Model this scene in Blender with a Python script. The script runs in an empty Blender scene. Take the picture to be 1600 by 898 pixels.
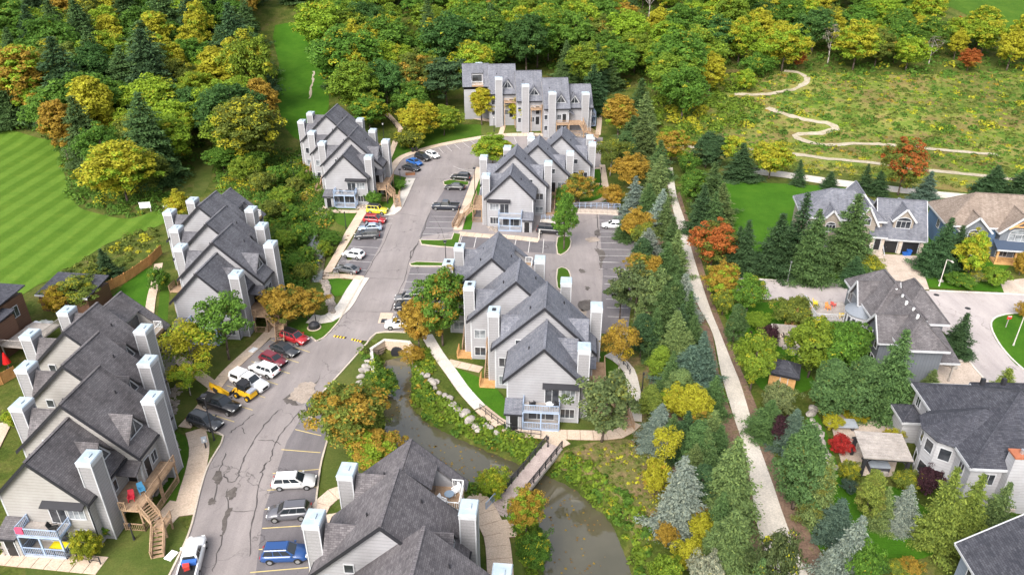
import bpy, bmesh, math, random
import numpy as np
from mathutils import Vector, Matrix
from mathutils.geometry import tessellate_polygon
R = math.radians
rnd = random.Random(7)
COL = bpy.context.scene.collection
SC = bpy.context.scene

# ------------------------------------------------------------------ camera, sky, sun, exposure
CAM_H, PITCH, FPX = 60.0, R(28.3), 1160.0
cam = bpy.data.cameras.new('camera'); camo = bpy.data.objects.new('camera', cam); COL.objects.link(camo)
camo.location = (0, 0, CAM_H); camo.rotation_euler = (R(90) - PITCH, 0, 0)
cam.sensor_width = 36; cam.lens = FPX / 1600 * 36; cam.clip_end = 4000
SC.camera = camo
SUN_EL, SUN_AZ = R(43), R(206)
w = bpy.data.worlds.new('World'); SC.world = w; w.use_nodes = True
nt = w.node_tree; bg = nt.nodes['Background']; sky = nt.nodes.new('ShaderNodeTexSky')
sky.sky_type = 'NISHITA'; sky.sun_disc = False; sky.sun_elevation = SUN_EL; sky.sun_rotation = SUN_AZ
sky.dust_density = 4.0; sky.ozone_density = 0.4; sky.air_density = 1.0
hs = nt.nodes.new('ShaderNodeHueSaturation'); hs.inputs['Saturation'].default_value = 0.45     # an overcast sky is nearly grey
nt.links.new(sky.outputs[0], hs.inputs['Color']); nt.links.new(hs.outputs[0], bg.inputs[0]); bg.inputs[1].default_value = 0.15
sl = bpy.data.lights.new('sun', 'SUN'); sl.energy = 1.4; sl.angle = R(38); sl.color = (1, .96, .9)
so = bpy.data.objects.new('sun', sl); COL.objects.link(so)
sd = Vector((math.sin(SUN_AZ) * math.cos(SUN_EL), math.cos(SUN_AZ) * math.cos(SUN_EL), math.sin(SUN_EL)))
so.rotation_euler = sd.to_track_quat('Z', 'Y').to_euler()
SC.view_settings.view_transform = 'Standard'; SC.view_settings.look = 'None'
SC.view_settings.exposure = 1.2; SC.view_settings.gamma = 1.0

# ------------------------------------------------------------------ materials
MAT = {}
class NT:
    def __init__(s, name):
        m = bpy.data.materials.new(name); m.use_nodes = True; s.m = m; s.t = m.node_tree
        s.b = s.t.nodes['Principled BSDF']; MAT[name] = m
    def n(s, typ, **kw):
        x = s.t.nodes.new('ShaderNode' + typ)
        for k, v in kw.items():
            if k in x.inputs.keys(): x.inputs[k].default_value = v
            else: setattr(x, k, v)
        return x
    def l(s, a, b): s.t.links.new(a, b)
    def coord(s, kind='Object'): return s.n('TexCoord').outputs[kind]
    def noise(s, vec, scale, detail=4, rough=.55):
        x = s.n('TexNoise'); x.inputs['Scale'].default_value = scale; x.inputs['Detail'].default_value = detail; x.inputs['Roughness'].default_value = rough
        if vec is not None: s.l(vec, x.inputs['Vector'])
        return x.outputs['Fac']
    def ramp(s, fac, stops):
        x = s.n('ValToRGB'); e = x.color_ramp.elements
        while len(e) < len(stops): e.new(.5)
        for i, (p, c) in enumerate(stops):
            e[i].position = p; e[i].color = (*c, 1) if len(c) == 3 else c
        s.l(fac, x.inputs[0]); return x.outputs[0]
    def mix(s, fac, a, b, mode='MIX'):
        x = s.n('MixRGB'); x.blend_type = mode
        for i, v in ((0, fac), (1, a), (2, b)):
            if hasattr(v, 'is_output'): s.l(v, x.inputs[i])
            elif i == 0: x.inputs[0].default_value = v
            else: x.inputs[i].default_value = (*v, 1)
        return x.outputs[0]
    def fin(s, col, rough=.85, bump=None, bstr=.3, bdist=.05, metal=0, spec=.3):
        if hasattr(col, 'is_output'): s.l(col, s.b.inputs['Base Color'])
        else: s.b.inputs['Base Color'].default_value = (*col, 1)
        s.b.inputs['Roughness'].default_value = rough; s.b.inputs['Metallic'].default_value = metal
        s.b.inputs['Specular IOR Level'].default_value = spec
        if bump is not None:
            x = s.n('Bump'); x.inputs['Strength'].default_value = bstr; x.inputs['Distance'].default_value = bdist
            s.l(bump, x.inputs['Height']); s.l(x.outputs[0], s.b.inputs['Normal'])
        return s.m

def m_noise(name, c1, c2, scale=1.0, rough=.85, bstr=.2, c3=None, coord='Object', metal=0, spec=.3, fine=None):
    t = NT(name); v = t.coord(coord); f = t.noise(v, scale, 5, .6)
    st = [(.32, c1), (.68, c2)] if c3 is None else [(.3, c1), (.5, c2), (.7, c3)]
    c = t.ramp(f, st)
    if fine:
        g = t.noise(v, fine, 3, .7); c = t.mix(.55, c, t.ramp(g, [(.3, (.55,) * 3), (.7, (1.35,) * 3)]), 'MULTIPLY')
        return t.fin(c, rough, g, bstr, .05, metal, spec)
    return t.fin(c, rough, f, bstr, .05, metal, spec)

def m_siding(name, col, dirt=.1, board=.2, vertical=False):
    t = NT(name); uv = t.n('UVMap').outputs[0]
    w_ = t.n('TexWave', wave_profile='SAW', bands_direction='X' if vertical else 'Y'); w_.inputs['Scale'].default_value = 1 / board / 2 / math.pi * math.pi * 0.318
    t.l(uv, w_.inputs['Vector'])
    a = t.noise(t.coord('Object'), .35, 5, .65); b = t.noise(uv, 6, 2)
    c = t.mix(dirt * 2.2, t.mix(1, tuple(col), t.ramp(a, [(.3, (.78, .76, .74)), (.65, (1.03, 1.03, 1.03))]), 'MULTIPLY'), t.ramp(b, [(.35, tuple(x * .8 for x in col)), (.65, col)]))
    c = t.mix(.75, c, t.ramp(w_.outputs['Fac'], [(.0, (.62,) * 3), (.22, (1.04,) * 3), (1, (1.0,) * 3)]), 'MULTIPLY')
    return t.fin(c, .6, w_.outputs['Fac'], .35, .03)

def m_shingle(name, c1, c2, stain):
    t = NT(name); uv = t.n('UVMap').outputs[0]
    br = t.n('TexBrick'); t.l(uv, br.inputs['Vector'])
    for k, v in (('Scale', 1.0), ('Brick Width', .45), ('Row Height', .2), ('Mortar Size', .012), ('Bias', 0.0)): br.inputs[k].default_value = v
    br.inputs['Color1'].default_value = (*c1, 1); br.inputs['Color2'].default_value = (*c2, 1); br.inputs['Mortar'].default_value = (*[x * .55 for x in c1], 1)
    n1 = t.noise(t.coord('Object'), .28, 5, .65); n2 = t.noise(uv, 9, 3, .7)
    mp = t.n('Mapping'); mp.inputs['Scale'].default_value = (1.6, .12, 1); t.l(uv, mp.inputs['Vector'])
    n3 = t.noise(mp.outputs[0], 1.3, 4)
    c = t.mix(.8, br.outputs['Color'], t.ramp(n1, [(.3, stain), (.62, (1.1,) * 3)]), 'MULTIPLY')
    c = t.mix(.7, c, t.ramp(n3, [(.3, (.75,) * 3), (.7, (1.2,) * 3)]), 'MULTIPLY')
    c = t.mix(.6, c, t.ramp(n2, [(.3, (.6,) * 3), (.7, (1.4,) * 3)]), 'MULTIPLY')
    return t.fin(c, .9, n2, .4, .03)

def m_ground(name, stops, scale, fine=14, bstr=.5, big=None):
    t = NT(name); v = t.coord('Object'); f = t.noise(v, scale, 8, .68); c = t.ramp(f, stops)
    if big: c = t.mix(.75, c, t.ramp(t.noise(v, big, 3), [(.35, (.6, .62, .55)), (.65, (1.35, 1.25, 1.2))]), 'MULTIPLY')
    g = t.noise(v, fine * .25, 5, .75); c = t.mix(.8, c, t.ramp(g, [(.28, (.45,) * 3), (.72, (1.5,) * 3)]), 'MULTIPLY')
    return t.fin(c, .95, g, bstr, .2, 0, .1)

def m_lawn(name, c1, c2, stripes=None):
    t = NT(name); v = t.coord('Object'); f = t.noise(v, .16, 6, .65); c = t.ramp(f, [(.3, c1), (.7, c2)])
    c = t.mix(.4, c, t.ramp(t.noise(v, .55, 5, .7), [(.26, (.7, .8, .6)), (.5, (1.0,) * 3), (.68, (1.5, 1.15, 1.3)), (.8, (2.1, 1.3, 2.0))]), 'MULTIPLY')
    if stripes:
        mp = t.n('Mapping'); mp.inputs['Rotation'].default_value = (0, 0, stripes[1]); t.l(v, mp.inputs['Vector'])
        wv = t.n('TexWave', bands_direction='Y'); wv.inputs['Scale'].default_value = stripes[0]; wv.inputs['Distortion'].default_value = .5; wv.inputs['Detail Scale'].default_value = .4
        t.l(mp.outputs[0], wv.inputs['Vector'])
        c = t.mix(.7, c, t.ramp(wv.outputs['Fac'], [(.3, (.7, .78, .6)), (.7, (1.18, 1.15, 1.3))]), 'MULTIPLY')
    g = t.noise(v, 5, 4, .8); c = t.mix(.6, c, t.ramp(g, [(.3, (.6,) * 3), (.7, (1.35,) * 3)]), 'MULTIPLY')
    return t.fin(c, .95, g, .5, .1, 0, .1)

def m_asphalt(name, c1, c2):
    t = NT(name); v = t.coord('Object'); f = t.noise(v, .09, 6, .6); c = t.ramp(f, [(.3, c1), (.7, c2)])
    mp = t.n('Mapping'); mp.inputs['Scale'].default_value = (1, .12, 1); mp.inputs['Rotation'].default_value = (0, 0, R(8)); t.l(v, mp.inputs['Vector'])
    c = t.mix(.55, c, t.ramp(t.noise(mp.outputs[0], .5, 6, .7), [(.3, (.72, .71, .73)), (.7, (1.22, 1.2, 1.18))]), 'MULTIPLY')
    vo = t.n('TexVoronoi', feature='DISTANCE_TO_EDGE'); vo.inputs['Scale'].default_value = .16
    w2 = t.n('MixRGB'); w2.inputs[0].default_value = .22; nn = t.n('TexNoise'); nn.inputs['Scale'].default_value = .5; nn.inputs['Detail'].default_value = 6
    t.l(v, nn.inputs['Vector']); t.l(v, w2.inputs[1]); mulv = t.n('VectorMath', operation='SCALE'); mulv.inputs['Scale'].default_value = 14
    t.l(nn.outputs['Color'], mulv.inputs[0]); t.l(mulv.outputs[0], w2.inputs[2]); t.l(w2.outputs[0], vo.inputs['Vector'])
    crack = t.ramp(vo.outputs['Distance'], [(.0, (.45,) * 3), (.012, (1,) * 3)])
    msk = t.ramp(t.noise(v, .13, 3), [(.48, (0,) * 3), (.58, (1,) * 3)])
    c = t.mix(msk, c, t.mix(1, c, crack, 'MULTIPLY'))
    sp = t.noise(v, .42, 7, .75); c = t.mix(.75, c, t.ramp(sp, [(.24, (.5, .48, .46)), (.4, (1,) * 3), (1, (1.05,) * 3)]), 'MULTIPLY')
    g = t.noise(v, 7, 3, .8); c = t.mix(.6, c, t.ramp(g, [(.3, (.8,) * 3), (.7, (1.2,) * 3)]), 'MULTIPLY')
    return t.fin(c, .88, g, .2, .03)

def m_objcol(name, rough, spec, coat=0, var=.0, metal=0):
    t = NT(name); oi = t.n('ObjectInfo'); c = oi.outputs['Color']
    if var:
        f = t.noise(t.coord('Object'), 3, 4); c = t.mix(var, c, t.ramp(f, [(.3, (.6,) * 3), (.7, (1.25,) * 3)]), 'MULTIPLY')
    m = t.fin(c, rough, None, 0, 0, metal, spec); t.b.inputs['Coat Weight'].default_value = coat; t.b.inputs['Coat Roughness'].default_value = .08
    return m

def m_leaf(name, autumn, rough=.7, trans=.4, hi=.5):
    t = NT(name); oi = t.n('ObjectInfo'); at = t.n('Attribute'); at.attribute_name = 'tint'; at2 = t.n('Attribute'); at2.attribute_name = 'vary'
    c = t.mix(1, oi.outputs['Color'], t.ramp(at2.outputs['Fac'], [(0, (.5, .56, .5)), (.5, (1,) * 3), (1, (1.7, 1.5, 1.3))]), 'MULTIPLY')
    # a clump turns to its autumn colour once its number is below the tree's share (object alpha)
    gt = t.n('Math', operation='LESS_THAN'); t.l(at.outputs['Fac'], gt.inputs[0]); t.l(oi.outputs['Alpha'], gt.inputs[1])
    au = t.mix(1, tuple(autumn), t.ramp(at2.outputs['Fac'], [(0, (.55, .5, .6)), (.5, (1,) * 3), (1, (1.3, 1.35, 1.3))]), 'MULTIPLY')
    c = t.mix(gt.outputs[0], c, au)
    t.fin(c, rough, None, 0, 0, 0, .2)
    tr = t.n('BsdfTranslucent'); t.l(c, tr.inputs['Color']); ms = t.n('MixShader'); ms.inputs[0].default_value = trans
    out = t.t.nodes['Material Output']; t.l(t.b.outputs[0], ms.inputs[1]); t.l(tr.outputs[0], ms.inputs[2]); t.l(ms.outputs[0], out.inputs[0])
    return t.m

m_siding('siding_grey', (.33, .33, .35)); m_siding('siding_warm', (.35, .338, .325)); m_siding('siding_white', (.42, .42, .44)); m_siding('siding_slate', (.15, .165, .19), vertical=True)
m_siding('siding_blue', (.12, .2, .34)); m_siding('siding_tan', (.3, .26, .22)); m_siding('siding_dark', (.1, .1, .11)); m_siding('siding_brown', (.14, .075, .05)); m_siding('siding_greyblue', (.22, .26, .33))
m_siding('chimney_siding', (.30, .295, .305), .3)
m_shingle('shingle_grey', (.10, .10, .112), (.15, .15, .165), (.6, .58, .6)); m_shingle('shingle_dark', (.1, .094, .099), (.152, .14, .146), (.5, .48, .48))
m_shingle('shingle_blue', (.12, .125, .15), (.18, .185, .21), (.75, .75, .75)); m_shingle('shingle_brown', (.185, .148, .122), (.265, .215, .18), (.75, .72, .7)); m_shingle('shingle_black', (.036, .038, .048), (.068, .069, .082), (.75, .75, .8)); m_shingle('shingle_plum', (.098, .09, .097), (.16, .148, .155), (.7, .69, .7))
for n_, c_, r_ in (('trim_dark', (.025, .025, .03), .5), ('trim_white', (.48, .49, .51), .5), ('door_black', (.02, .02, .022), .35), ('metal_dark', (.03, .03, .035), .45), ('plastic_white', (.8, .8, .8), .4)):
    t = NT(n_); t.fin(t.mix(.3, c_, t.ramp(t.noise(t.coord(), 2, 4), [(.3, tuple(x * .6 for x in c_)), (.7, tuple(min(1, x * 1.1) for x in c_))])), r_)
m_noise('cap_metal', (.3, .37, .42), (.42, .48, .53), .8, .4, .05); m_noise('rail_blue', (.27, .35, .49), (.36, .44, .57), 1.5, .6, .05)
m_noise('wood_deck', (.26, .17, .105), (.42, .29, .19), 1.2, .8, .15, fine=9); m_noise('wood_new', (.45, .24, .09), (.58, .33, .14), 1.0, .8, .1, fine=8); m_noise('wood_grey', (.26, .235, .215), (.4, .36, .33), 1.0, .85, .15, fine=9)
m_noise('wood_fence', (.42, .2, .07), (.6, .32, .12), 1.0, .85, .1, fine=9); m_noise('wood_bridge', (.33, .27, .25), (.46, .38, .35), .8, .85, .1, fine=8)
m_noise('concrete', (.47, .365, .275), (.58, .465, .365), .25, .9, .1, fine=6); m_noise('concrete_pale', (.5, .46, .41), (.6, .56, .51), .25, .9, .1, fine=6); m_noise('kerb_stone', (.42, .36, .29), (.55, .48, .4), .5, .9, .1, fine=6)
m_noise('gravel_path', (.47, .425, .365), (.58, .53, .465), .2, .95, .2, fine=5); m_noise('paver', (.40, .33, .27), (.52, .43, .36), .5, .9, .2, fine=5); m_noise('boulder_stone', (.25, .225, .2), (.42, .385, .35), .9, .9, .5, fine=4); m_noise('rubble_stone', (.2, .17, .145), (.38, .33, .29), 1.3, .9, .4, fine=5)
m_noise('stone_wall', (.36, .3, .25), (.52, .45, .39), .9, .9, .5, fine=3)
m_asphalt('asphalt', (.2, .178, .172), (.275, .248, .242)); m_asphalt('asphalt_stall', (.115, .106, .113), (.17, .158, .164)); m_asphalt('asphalt_pale', (.33, .295, .285), (.41, .37, .36))
m_noise('asphalt_crack', (.055, .05, .05), (.1, .09, .085), 2, .9, .2); m_noise('asphalt_patch', (.26, .21, .17), (.38, .32, .27), .7, .95, .4, fine=4); m_noise('asphalt_stain', (.07, .06, .055), (.13, .115, .105), .9, .9, .3, fine=4)
m_noise('paint_white', (.45, .43, .42), (.62, .6, .58), 1.5, .8, .05); m_noise('paint_yellow', (.48, .38, .16), (.62, .5, .22), 1.5, .8, .05); m_noise('paint_yellow_new', (.7, .42, .02), (.78, .5, .03), 1.5, .7, .05)
m_lawn('lawn', (.035, .085, .008), (.06, .12, .012)); m_lawn('lawn_bright', (.032, .10, .006), (.055, .14, .01)); m_lawn('lawn_mown', (.07, .14, .014), (.1, .175, .02), (.065, R(-89)))
m_lawn('verge', (.05, .08, .014), (.1, .115, .03))
m_ground('ground_wild', [(.28, (.03, .05, .009)), (.45, (.06, .085, .014)), (.58, (.1, .11, .025)), (.72, (.14, .11, .05))], .22, 10, .8)
m_ground('ground_meadow', [(.25, (.055, .11, .014)), (.42, (.11, .165, .026)), (.52, (.18, .185, .05)), (.6, (.16, .125, .05)), (.7, (.125, .165, .03)), (.85, (.2, .18, .07))], .11, 9, .9, .03)
m_ground('leaf_litter', [(.3, (.07, .1, .02)), (.46, (.13, .13, .04)), (.6, (.19, .135, .07)), (.72, (.09, .125, .026))], .5, 12, .6)
m_ground('mulch', [(.3, (.12, .078, .055)), (.55, (.19, .125, .09)), (.66, (.12, .12, .04)), (.8, (.26, .19, .14))], .5, 14, .4)
m_ground('dirt_track', [(.3, (.3, .26, .17)), (.6, (.41, .36, .28)), (.75, (.16, .17, .07))], .3, 12, .3)
t = NT('water'); c = t.ramp(t.noise(t.coord(), .12, 4), [(.3, (.07, .064, .036)), (.7, (.115, .102, .066))])
t.fin(c, .06, t.noise(t.coord(), 1.6, 3), .035, .05, 0, 1.0); t.b.inputs['IOR'].default_value = 1.6; t.b.inputs['Roughness'].default_value = .03
m_objcol('car_paint', .32, .5, .8); m_objcol('painted', .55, .35, 0, .25); m_objcol('fabric', .9, .1, 0, .2)
t = NT('glass_dark'); t.fin(t.ramp(t.noise(t.coord(), .7, 3), [(.35, (.018, .02, .025)), (.65, (.06, .065, .075))]), .08, None, 0, 0, 0, .7)
t = NT('glass_car'); t.fin((.02, .025, .03), .05, None, 0, 0, 0, .7)
t = NT('window_blind'); t.fin(t.ramp(t.noise(t.coord(), .9, 2), [(.4, (.12, .13, .145)), (.6, (.28, .3, .32))]), .15, None, 0, 0, 0, .6)
t = NT('rubber'); t.fin((.02, .02, .02), .85); t = NT('rim_metal'); t.fin((.45, .46, .48), .3, None, 0, 0, .7)
t = NT('lamp_red'); t.fin((.4, .01, .01), .2); t = NT('lamp_clear'); t.fin((.7, .7, .68), .12)
m_noise('bark', (.06, .045, .035), (.13, .1, .08), 1.5, .95, .6, fine=4); m_noise('bark_pale', (.25, .22, .2), (.42, .38, .34), 1.5, .95, .6, fine=4)
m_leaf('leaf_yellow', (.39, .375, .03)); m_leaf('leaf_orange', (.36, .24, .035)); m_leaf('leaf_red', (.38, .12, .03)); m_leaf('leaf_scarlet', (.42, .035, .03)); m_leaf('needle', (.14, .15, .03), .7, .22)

# ------------------------------------------------------------------ mesh builder
class MB:
    def __init__(s): s.v = []; s.f = []
    def poly(s, pts):
        i = len(s.v); s.v += [tuple(p) for p in pts]; s.f.append(tuple(range(i, i + len(pts)))); return s
    def hexa(s, b, t):
        i = len(s.v); s.v += [tuple(p) for p in b] + [tuple(p) for p in t]
        s.f += [(i + 3, i + 2, i + 1, i), (i + 4, i + 5, i + 6, i + 7)] + [(i + k, i + (k + 1) % 4, i + 4 + (k + 1) % 4, i + 4 + k) for k in range(4)]; return s
    def box(s, x0, x1, y0, y1, z0, z1):
        if x0 > x1: x0, x1 = x1, x0
        if y0 > y1: y0, y1 = y1, y0
        return s.hexa([(x0, y0, z0), (x1, y0, z0), (x1, y1, z0), (x0, y1, z0)], [(x0, y0, z1), (x1, y0, z1), (x1, y1, z1), (x0, y1, z1)])
    def slab(s, pts, th):          # a polygon given a thickness downwards along its normal
        a, b, c = Vector(pts[0]), Vector(pts[1]), Vector(pts[2]); n = (b - a).cross(c - a).normalized()
        if n.z < 0: n = -n
        return s.prism(pts, -n * th)
    def prism(s, pts, d):
        k = len(pts); i = len(s.v); d = Vector(d); s.v += [tuple(p) for p in pts] + [tuple(Vector(p) + d) for p in pts]
        s.f += [tuple(range(i, i + k)), tuple(range(i + 2 * k - 1, i + k - 1, -1))] + [(i + j, i + k + j, i + k + (j + 1) % k, i + (j + 1) % k) for j in range(k)]; return s
    def bar(s, a, b, wd, ht=None):
        a, b = Vector(a), Vector(b); ht = ht or wd; d = (b - a).normalized(); up = Vector((0, 0, 1)) if abs(d.z) < .95 else Vector((0, 1, 0))
        x = d.cross(up).normalized() * wd / 2; y = x.normalized().cross(d) * ht / 2
        q = [-x - y, x - y, x + y, -x + y]; return s.hexa([a + k for k in q], [b + k for k in q])
    def tube(s, a, b, r0, r1=None, n=8):
        a, b = Vector(a), Vector(b); r1 = r0 if r1 is None else r1; d = (b - a).normalized(); up = Vector((0, 0, 1)) if abs(d.z) < .95 else Vector((0, 1, 0))
        x = d.cross(up).normalized(); y = x.cross(d); i = len(s.v)
        for c, r in ((a, r0), (b, r1)):
            for k in range(n): s.v.append(tuple(c + (x * math.cos(2 * math.pi * k / n) + y * math.sin(2 * math.pi * k / n)) * r))
        s.f += [(i + k, i + (k + 1) % n, i + n + (k + 1) % n, i + n + k) for k in range(n)] + [tuple(range(i + n - 1, i - 1, -1)), tuple(range(i + n, i + 2 * n))]; return s
    def mesh(s, name, mat, smooth=False):
        me = bpy.data.meshes.new(name); me.from_pydata(s.v, [], s.f)
        uv = me.uv_layers.new(name='UVMap'); co = np.array(s.v); k = 0; buf = np.empty((sum(len(f) for f in s.f), 2))
        for f in s.f:
            p = co[list(f)]; n = np.cross(p[1] - p[0], p[2] - p[0]); ln = np.linalg.norm(n); n = n / ln if ln > 1e-9 else np.array([0, 0, 1.])
            if abs(n[2]) > .999: u = np.array([1., 0, 0])
            else: u = np.array([-n[1], n[0], 0]); u /= np.linalg.norm(u)
            v = np.cross(n, u); v = -v if v[2] < 0 else v; buf[k:k + len(f), 0] = p @ u; buf[k:k + len(f), 1] = p @ v; k += len(f)
        uv.data.foreach_set('uv', buf.ravel().astype('f'))
        me.materials.append(MAT[mat])
        if smooth: me.polygons.foreach_set('use_smooth', [True] * len(me.polygons))
        me.update(); return me
    def build(s, name, mat, parent=None, smooth=False, **kw): return obj(name, s.mesh(name, mat, smooth), parent, **kw)

def obj(name, me, parent=None, loc=None, rz=0, scale=None, color=None):
    o = bpy.data.objects.new(name, me); COL.objects.link(o)
    if parent: o.parent = parent
    if loc is not None: o.location = loc
    if rz: o.rotation_euler = (0, 0, rz)
    if scale is not None: o.scale = scale if hasattr(scale, '__len__') else (scale,) * 3
    if color is not None: o.color = color if len(color) == 4 else (*color, 1)
    return o
def tag(o, label=None, cat=None, group=None, kind=None):
    for k, v in (('label', label), ('category', cat), ('group', group), ('kind', kind)):
        if v: o[k] = v
    return o
def thing(name, label, cat, loc=(0, 0, 0), rz=0, group=None, scale=None):
    return tag(obj(name, None, None, loc, rz, scale), label, cat, group)
def copy_tree(o, parent=None):
    c = o.copy(); COL.objects.link(c)
    if parent: c.parent = parent
    for ch in list(o.children): copy_tree(ch, c)
    return c

# ------------------------------------------------------------------ the lie of the land
def flat(u, v, z=0):                                    # where the camera's line of sight meets the height z
    x = (u - 800) / FPX; y = (449 - v) / FPX
    d = (x, math.cos(PITCH) + y * math.sin(PITCH), -math.sin(PITCH) + y * math.cos(PITCH)); t_ = (z - CAM_H) / d[2]
    return (d[0] * t_, d[1] * t_)
CREEK = [(*flat(u, v, -2), w_) for u, v, w_ in ((616, 560, 1.5), (629, 588, .9), (624, 610, 1.1), (618, 640, 1.5), (640, 678, 2.5), (690, 710, 3.1), (760, 736, 2.6), (822, 757, 2.2), (868, 785, 2.7), (904, 830, 3.4), (916, 880, 3.9), (926, 960, 4.4))]
RAVINE = [(*flat(u, v, -1.3), w_) for u, v, w_ in ((430, 255, .2), (455, 310, .3), (478, 355, .6), (490, 388, 1.7), (497, 420, .7), (492, 455, .3))]
def seg_d(px, py, line):
    best = None
    for (x0, y0, w0), (x1, y1, w1) in zip(line, line[1:]):
        dx, dy = x1 - x0, y1 - y0; t_ = np.clip(((px - x0) * dx + (py - y0) * dy) / (dx * dx + dy * dy), 0, 1)
        d = np.hypot(px - x0 - t_ * dx, py - y0 - t_ * dy) - (w0 + t_ * (w1 - w0)); best = d if best is None else np.minimum(best, d)
    return best
def sm(t_): t_ = np.clip(t_, 0, 1); return t_ * t_ * (3 - 2 * t_)
def H_np(x, y):
    x = np.asarray(x, float); y = np.asarray(y, float)
    r = np.maximum(0, y - 183); z = .1 * r * sm(r / 30) + .14 * np.maximum(0, y - 262) * sm((y - 262) / 40)
    lx = sm((-x - 75) / 60) * sm((y - 150) / 60); z = z + lx * .03 * np.maximum(0, y - 150)
    z = z - 2.7 * (1 - sm((seg_d(x, y, CREEK) + .6) / 3.6)) * (y < 94.5) - 1.5 * (1 - sm((seg_d(x, y, RAVINE) + .5) / 6.0)) * sm((y - 112) / 5)
    return z
def H(x, y): return float(H_np(x, y))
_sp = {}
def spot(u, v):
    if (u, v) in _sp: return _sp[(u, v)]
    x = (u - 800) / FPX; y = (449 - v) / FPX
    d = np.array((x, math.cos(PITCH) + y * math.sin(PITCH), -math.sin(PITCH) + y * math.cos(PITCH)))
    ts = np.concatenate([np.arange(20, 240, .5), np.arange(240, 900, 2)]); X, Y, Z = (d[0] * ts, d[1] * ts, CAM_H + d[2] * ts)
    b = np.nonzero(Z < H_np(X, Y))[0]; i = b[0] if len(b) else len(ts) - 1; lo, hi = ts[max(0, i - 1)], ts[i]
    for _ in range(14):
        m = (lo + hi) / 2
        if CAM_H + d[2] * m < H(d[0] * m, d[1] * m): hi = m
        else: lo = m
    p = (d[0] * hi, d[1] * hi, H(d[0] * hi, d[1] * hi)); _sp[(u, v)] = p; return p
def top_z(u, v, y):                                     # the height seen at pixel row v for something standing at depth y
    yy = (449 - v) / FPX; return CAM_H + (-math.sin(PITCH) + yy * math.cos(PITCH)) * y / (math.cos(PITCH) + yy * math.sin(PITCH))

# ground: one sheet to beyond the horizon, finer where the camera is near
xs = np.unique(np.concatenate([np.arange(-75, 76, 1.25), np.arange(-150, 151, 4), np.arange(-700, 701, 25)])); ys = np.unique(np.concatenate([np.arange(30, 140, 1.25), np.arange(140, 400, 3), np.arange(-60, 30, 10), np.arange(400, 1101, 25)]))
XX, YY = np.meshgrid(xs, ys); ZZ = H_np(XX, YY); nx, ny = len(xs), len(ys)
me = bpy.data.meshes.new('ground'); me.vertices.add(nx * ny); me.vertices.foreach_set('co', np.stack([XX, YY, ZZ], -1).ravel().astype('f'))
ii = (np.arange(ny - 1)[:, None] * nx + np.arange(nx - 1)[None]).ravel(); q = np.stack([ii, ii + 1, ii + nx + 1, ii + nx], -1)
me.loops.add(q.size); me.loops.foreach_set('vertex_index', q.ravel().astype('i')); me.polygons.add(len(q)); me.polygons.foreach_set('loop_start', (np.arange(len(q)) * 4).astype('i'))
me.update(calc_edges=True); me.polygons.foreach_set('use_smooth', [True] * len(q)); me.materials.append(MAT['ground_wild'])
tag(obj('ground', me), kind='structure')

def area_mesh(pts, dz, sub=None):
    v = [Vector((p[0], p[1], 0)) for p in pts]; bm = bmesh.new(); bv = [bm.verts.new(p) for p in v]
    for tri in tessellate_polygon([v]): bm.faces.new([bv[i] for i in tri])
    sub = sub or 60
    if min(seg_d(np.array([p.x for p in v]), np.array([p.y for p in v]), CREEK).min(), seg_d(np.array([p.x for p in v]), np.array([p.y for p in v]), RAVINE).min()) < 40 or sub < 60:
        for _ in range(11):
            cs = np.array([((e.verts[0].co + e.verts[1].co) / 2)[:2] for e in bm.edges]); nr = np.minimum(seg_d(cs[:, 0], cs[:, 1], CREEK), seg_d(cs[:, 0], cs[:, 1], RAVINE))
            es = [e for e, d in zip(bm.edges[:], nr) if e.calc_length() > (max(1.2, min(sub, .7 * d)) if d < 30 else sub)]
            if not es: break
            bmesh.ops.subdivide_edges(bm, edges=es, cuts=1); bmesh.ops.triangulate(bm, faces=bm.faces[:])
    bmesh.ops.recalc_face_normals(bm, faces=bm.faces[:])
    co = np.array([p.co[:] for p in bm.verts]); zz = H_np(co[:, 0], co[:, 1])
    for p, z in zip(bm.verts, zz): p.co.z = z + dz
    if sum(f.normal.z for f in bm.faces) < 0: bmesh.ops.reverse_faces(bm, faces=bm.faces[:])
    return bm
def world(pts): return [spot(*p)[:2] if len(p) == 2 else p[:2] for p in pts]
def smooth_line(pts, closed=False, n=4):
    out = []; k = len(pts); rng = range(k if closed else k - 1)
    g = lambda i: np.array(pts[i % k] if closed else pts[min(max(i, 0), k - 1)], float)
    for i in rng:
        a, b, c, d = g(i - 1), g(i), g(i + 1), g(i + 2)
        for j in range(n):
            t_ = j / n; out.append(tuple(.5 * ((2 * b) + (c - a) * t_ + (2 * a - 5 * b + 4 * c - d) * t_ ** 2 + (3 * b - a - 3 * c + d) * t_ ** 3)))
    if not closed: out.append(tuple(pts[-1]))
    return out
def sheet(name, px, dz, mat, sub=None, smooth=0, parent=None, pts=None, kind='structure'):
    p = pts or world(px)
    if smooth: p = smooth_line(p, True, smooth)
    bm = area_mesh(p, dz, sub); me = bpy.data.meshes.new(name); bm.to_mesh(me); bm.free(); me.materials.append(MAT[mat])
    o = obj(name, me, parent)
    if not parent: tag(o, kind=kind)
    return o
def offset(line, d):
    out = []
    for i, p in enumerate(line):
        a = np.array(line[max(0, i - 1)]); b = np.array(line[min(len(line) - 1, i + 1)]); t_ = (b - a) / (np.linalg.norm(b - a) + 1e-9); out.append((p[0] - t_[1] * d, p[1] + t_[0] * d))
    return out
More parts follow.
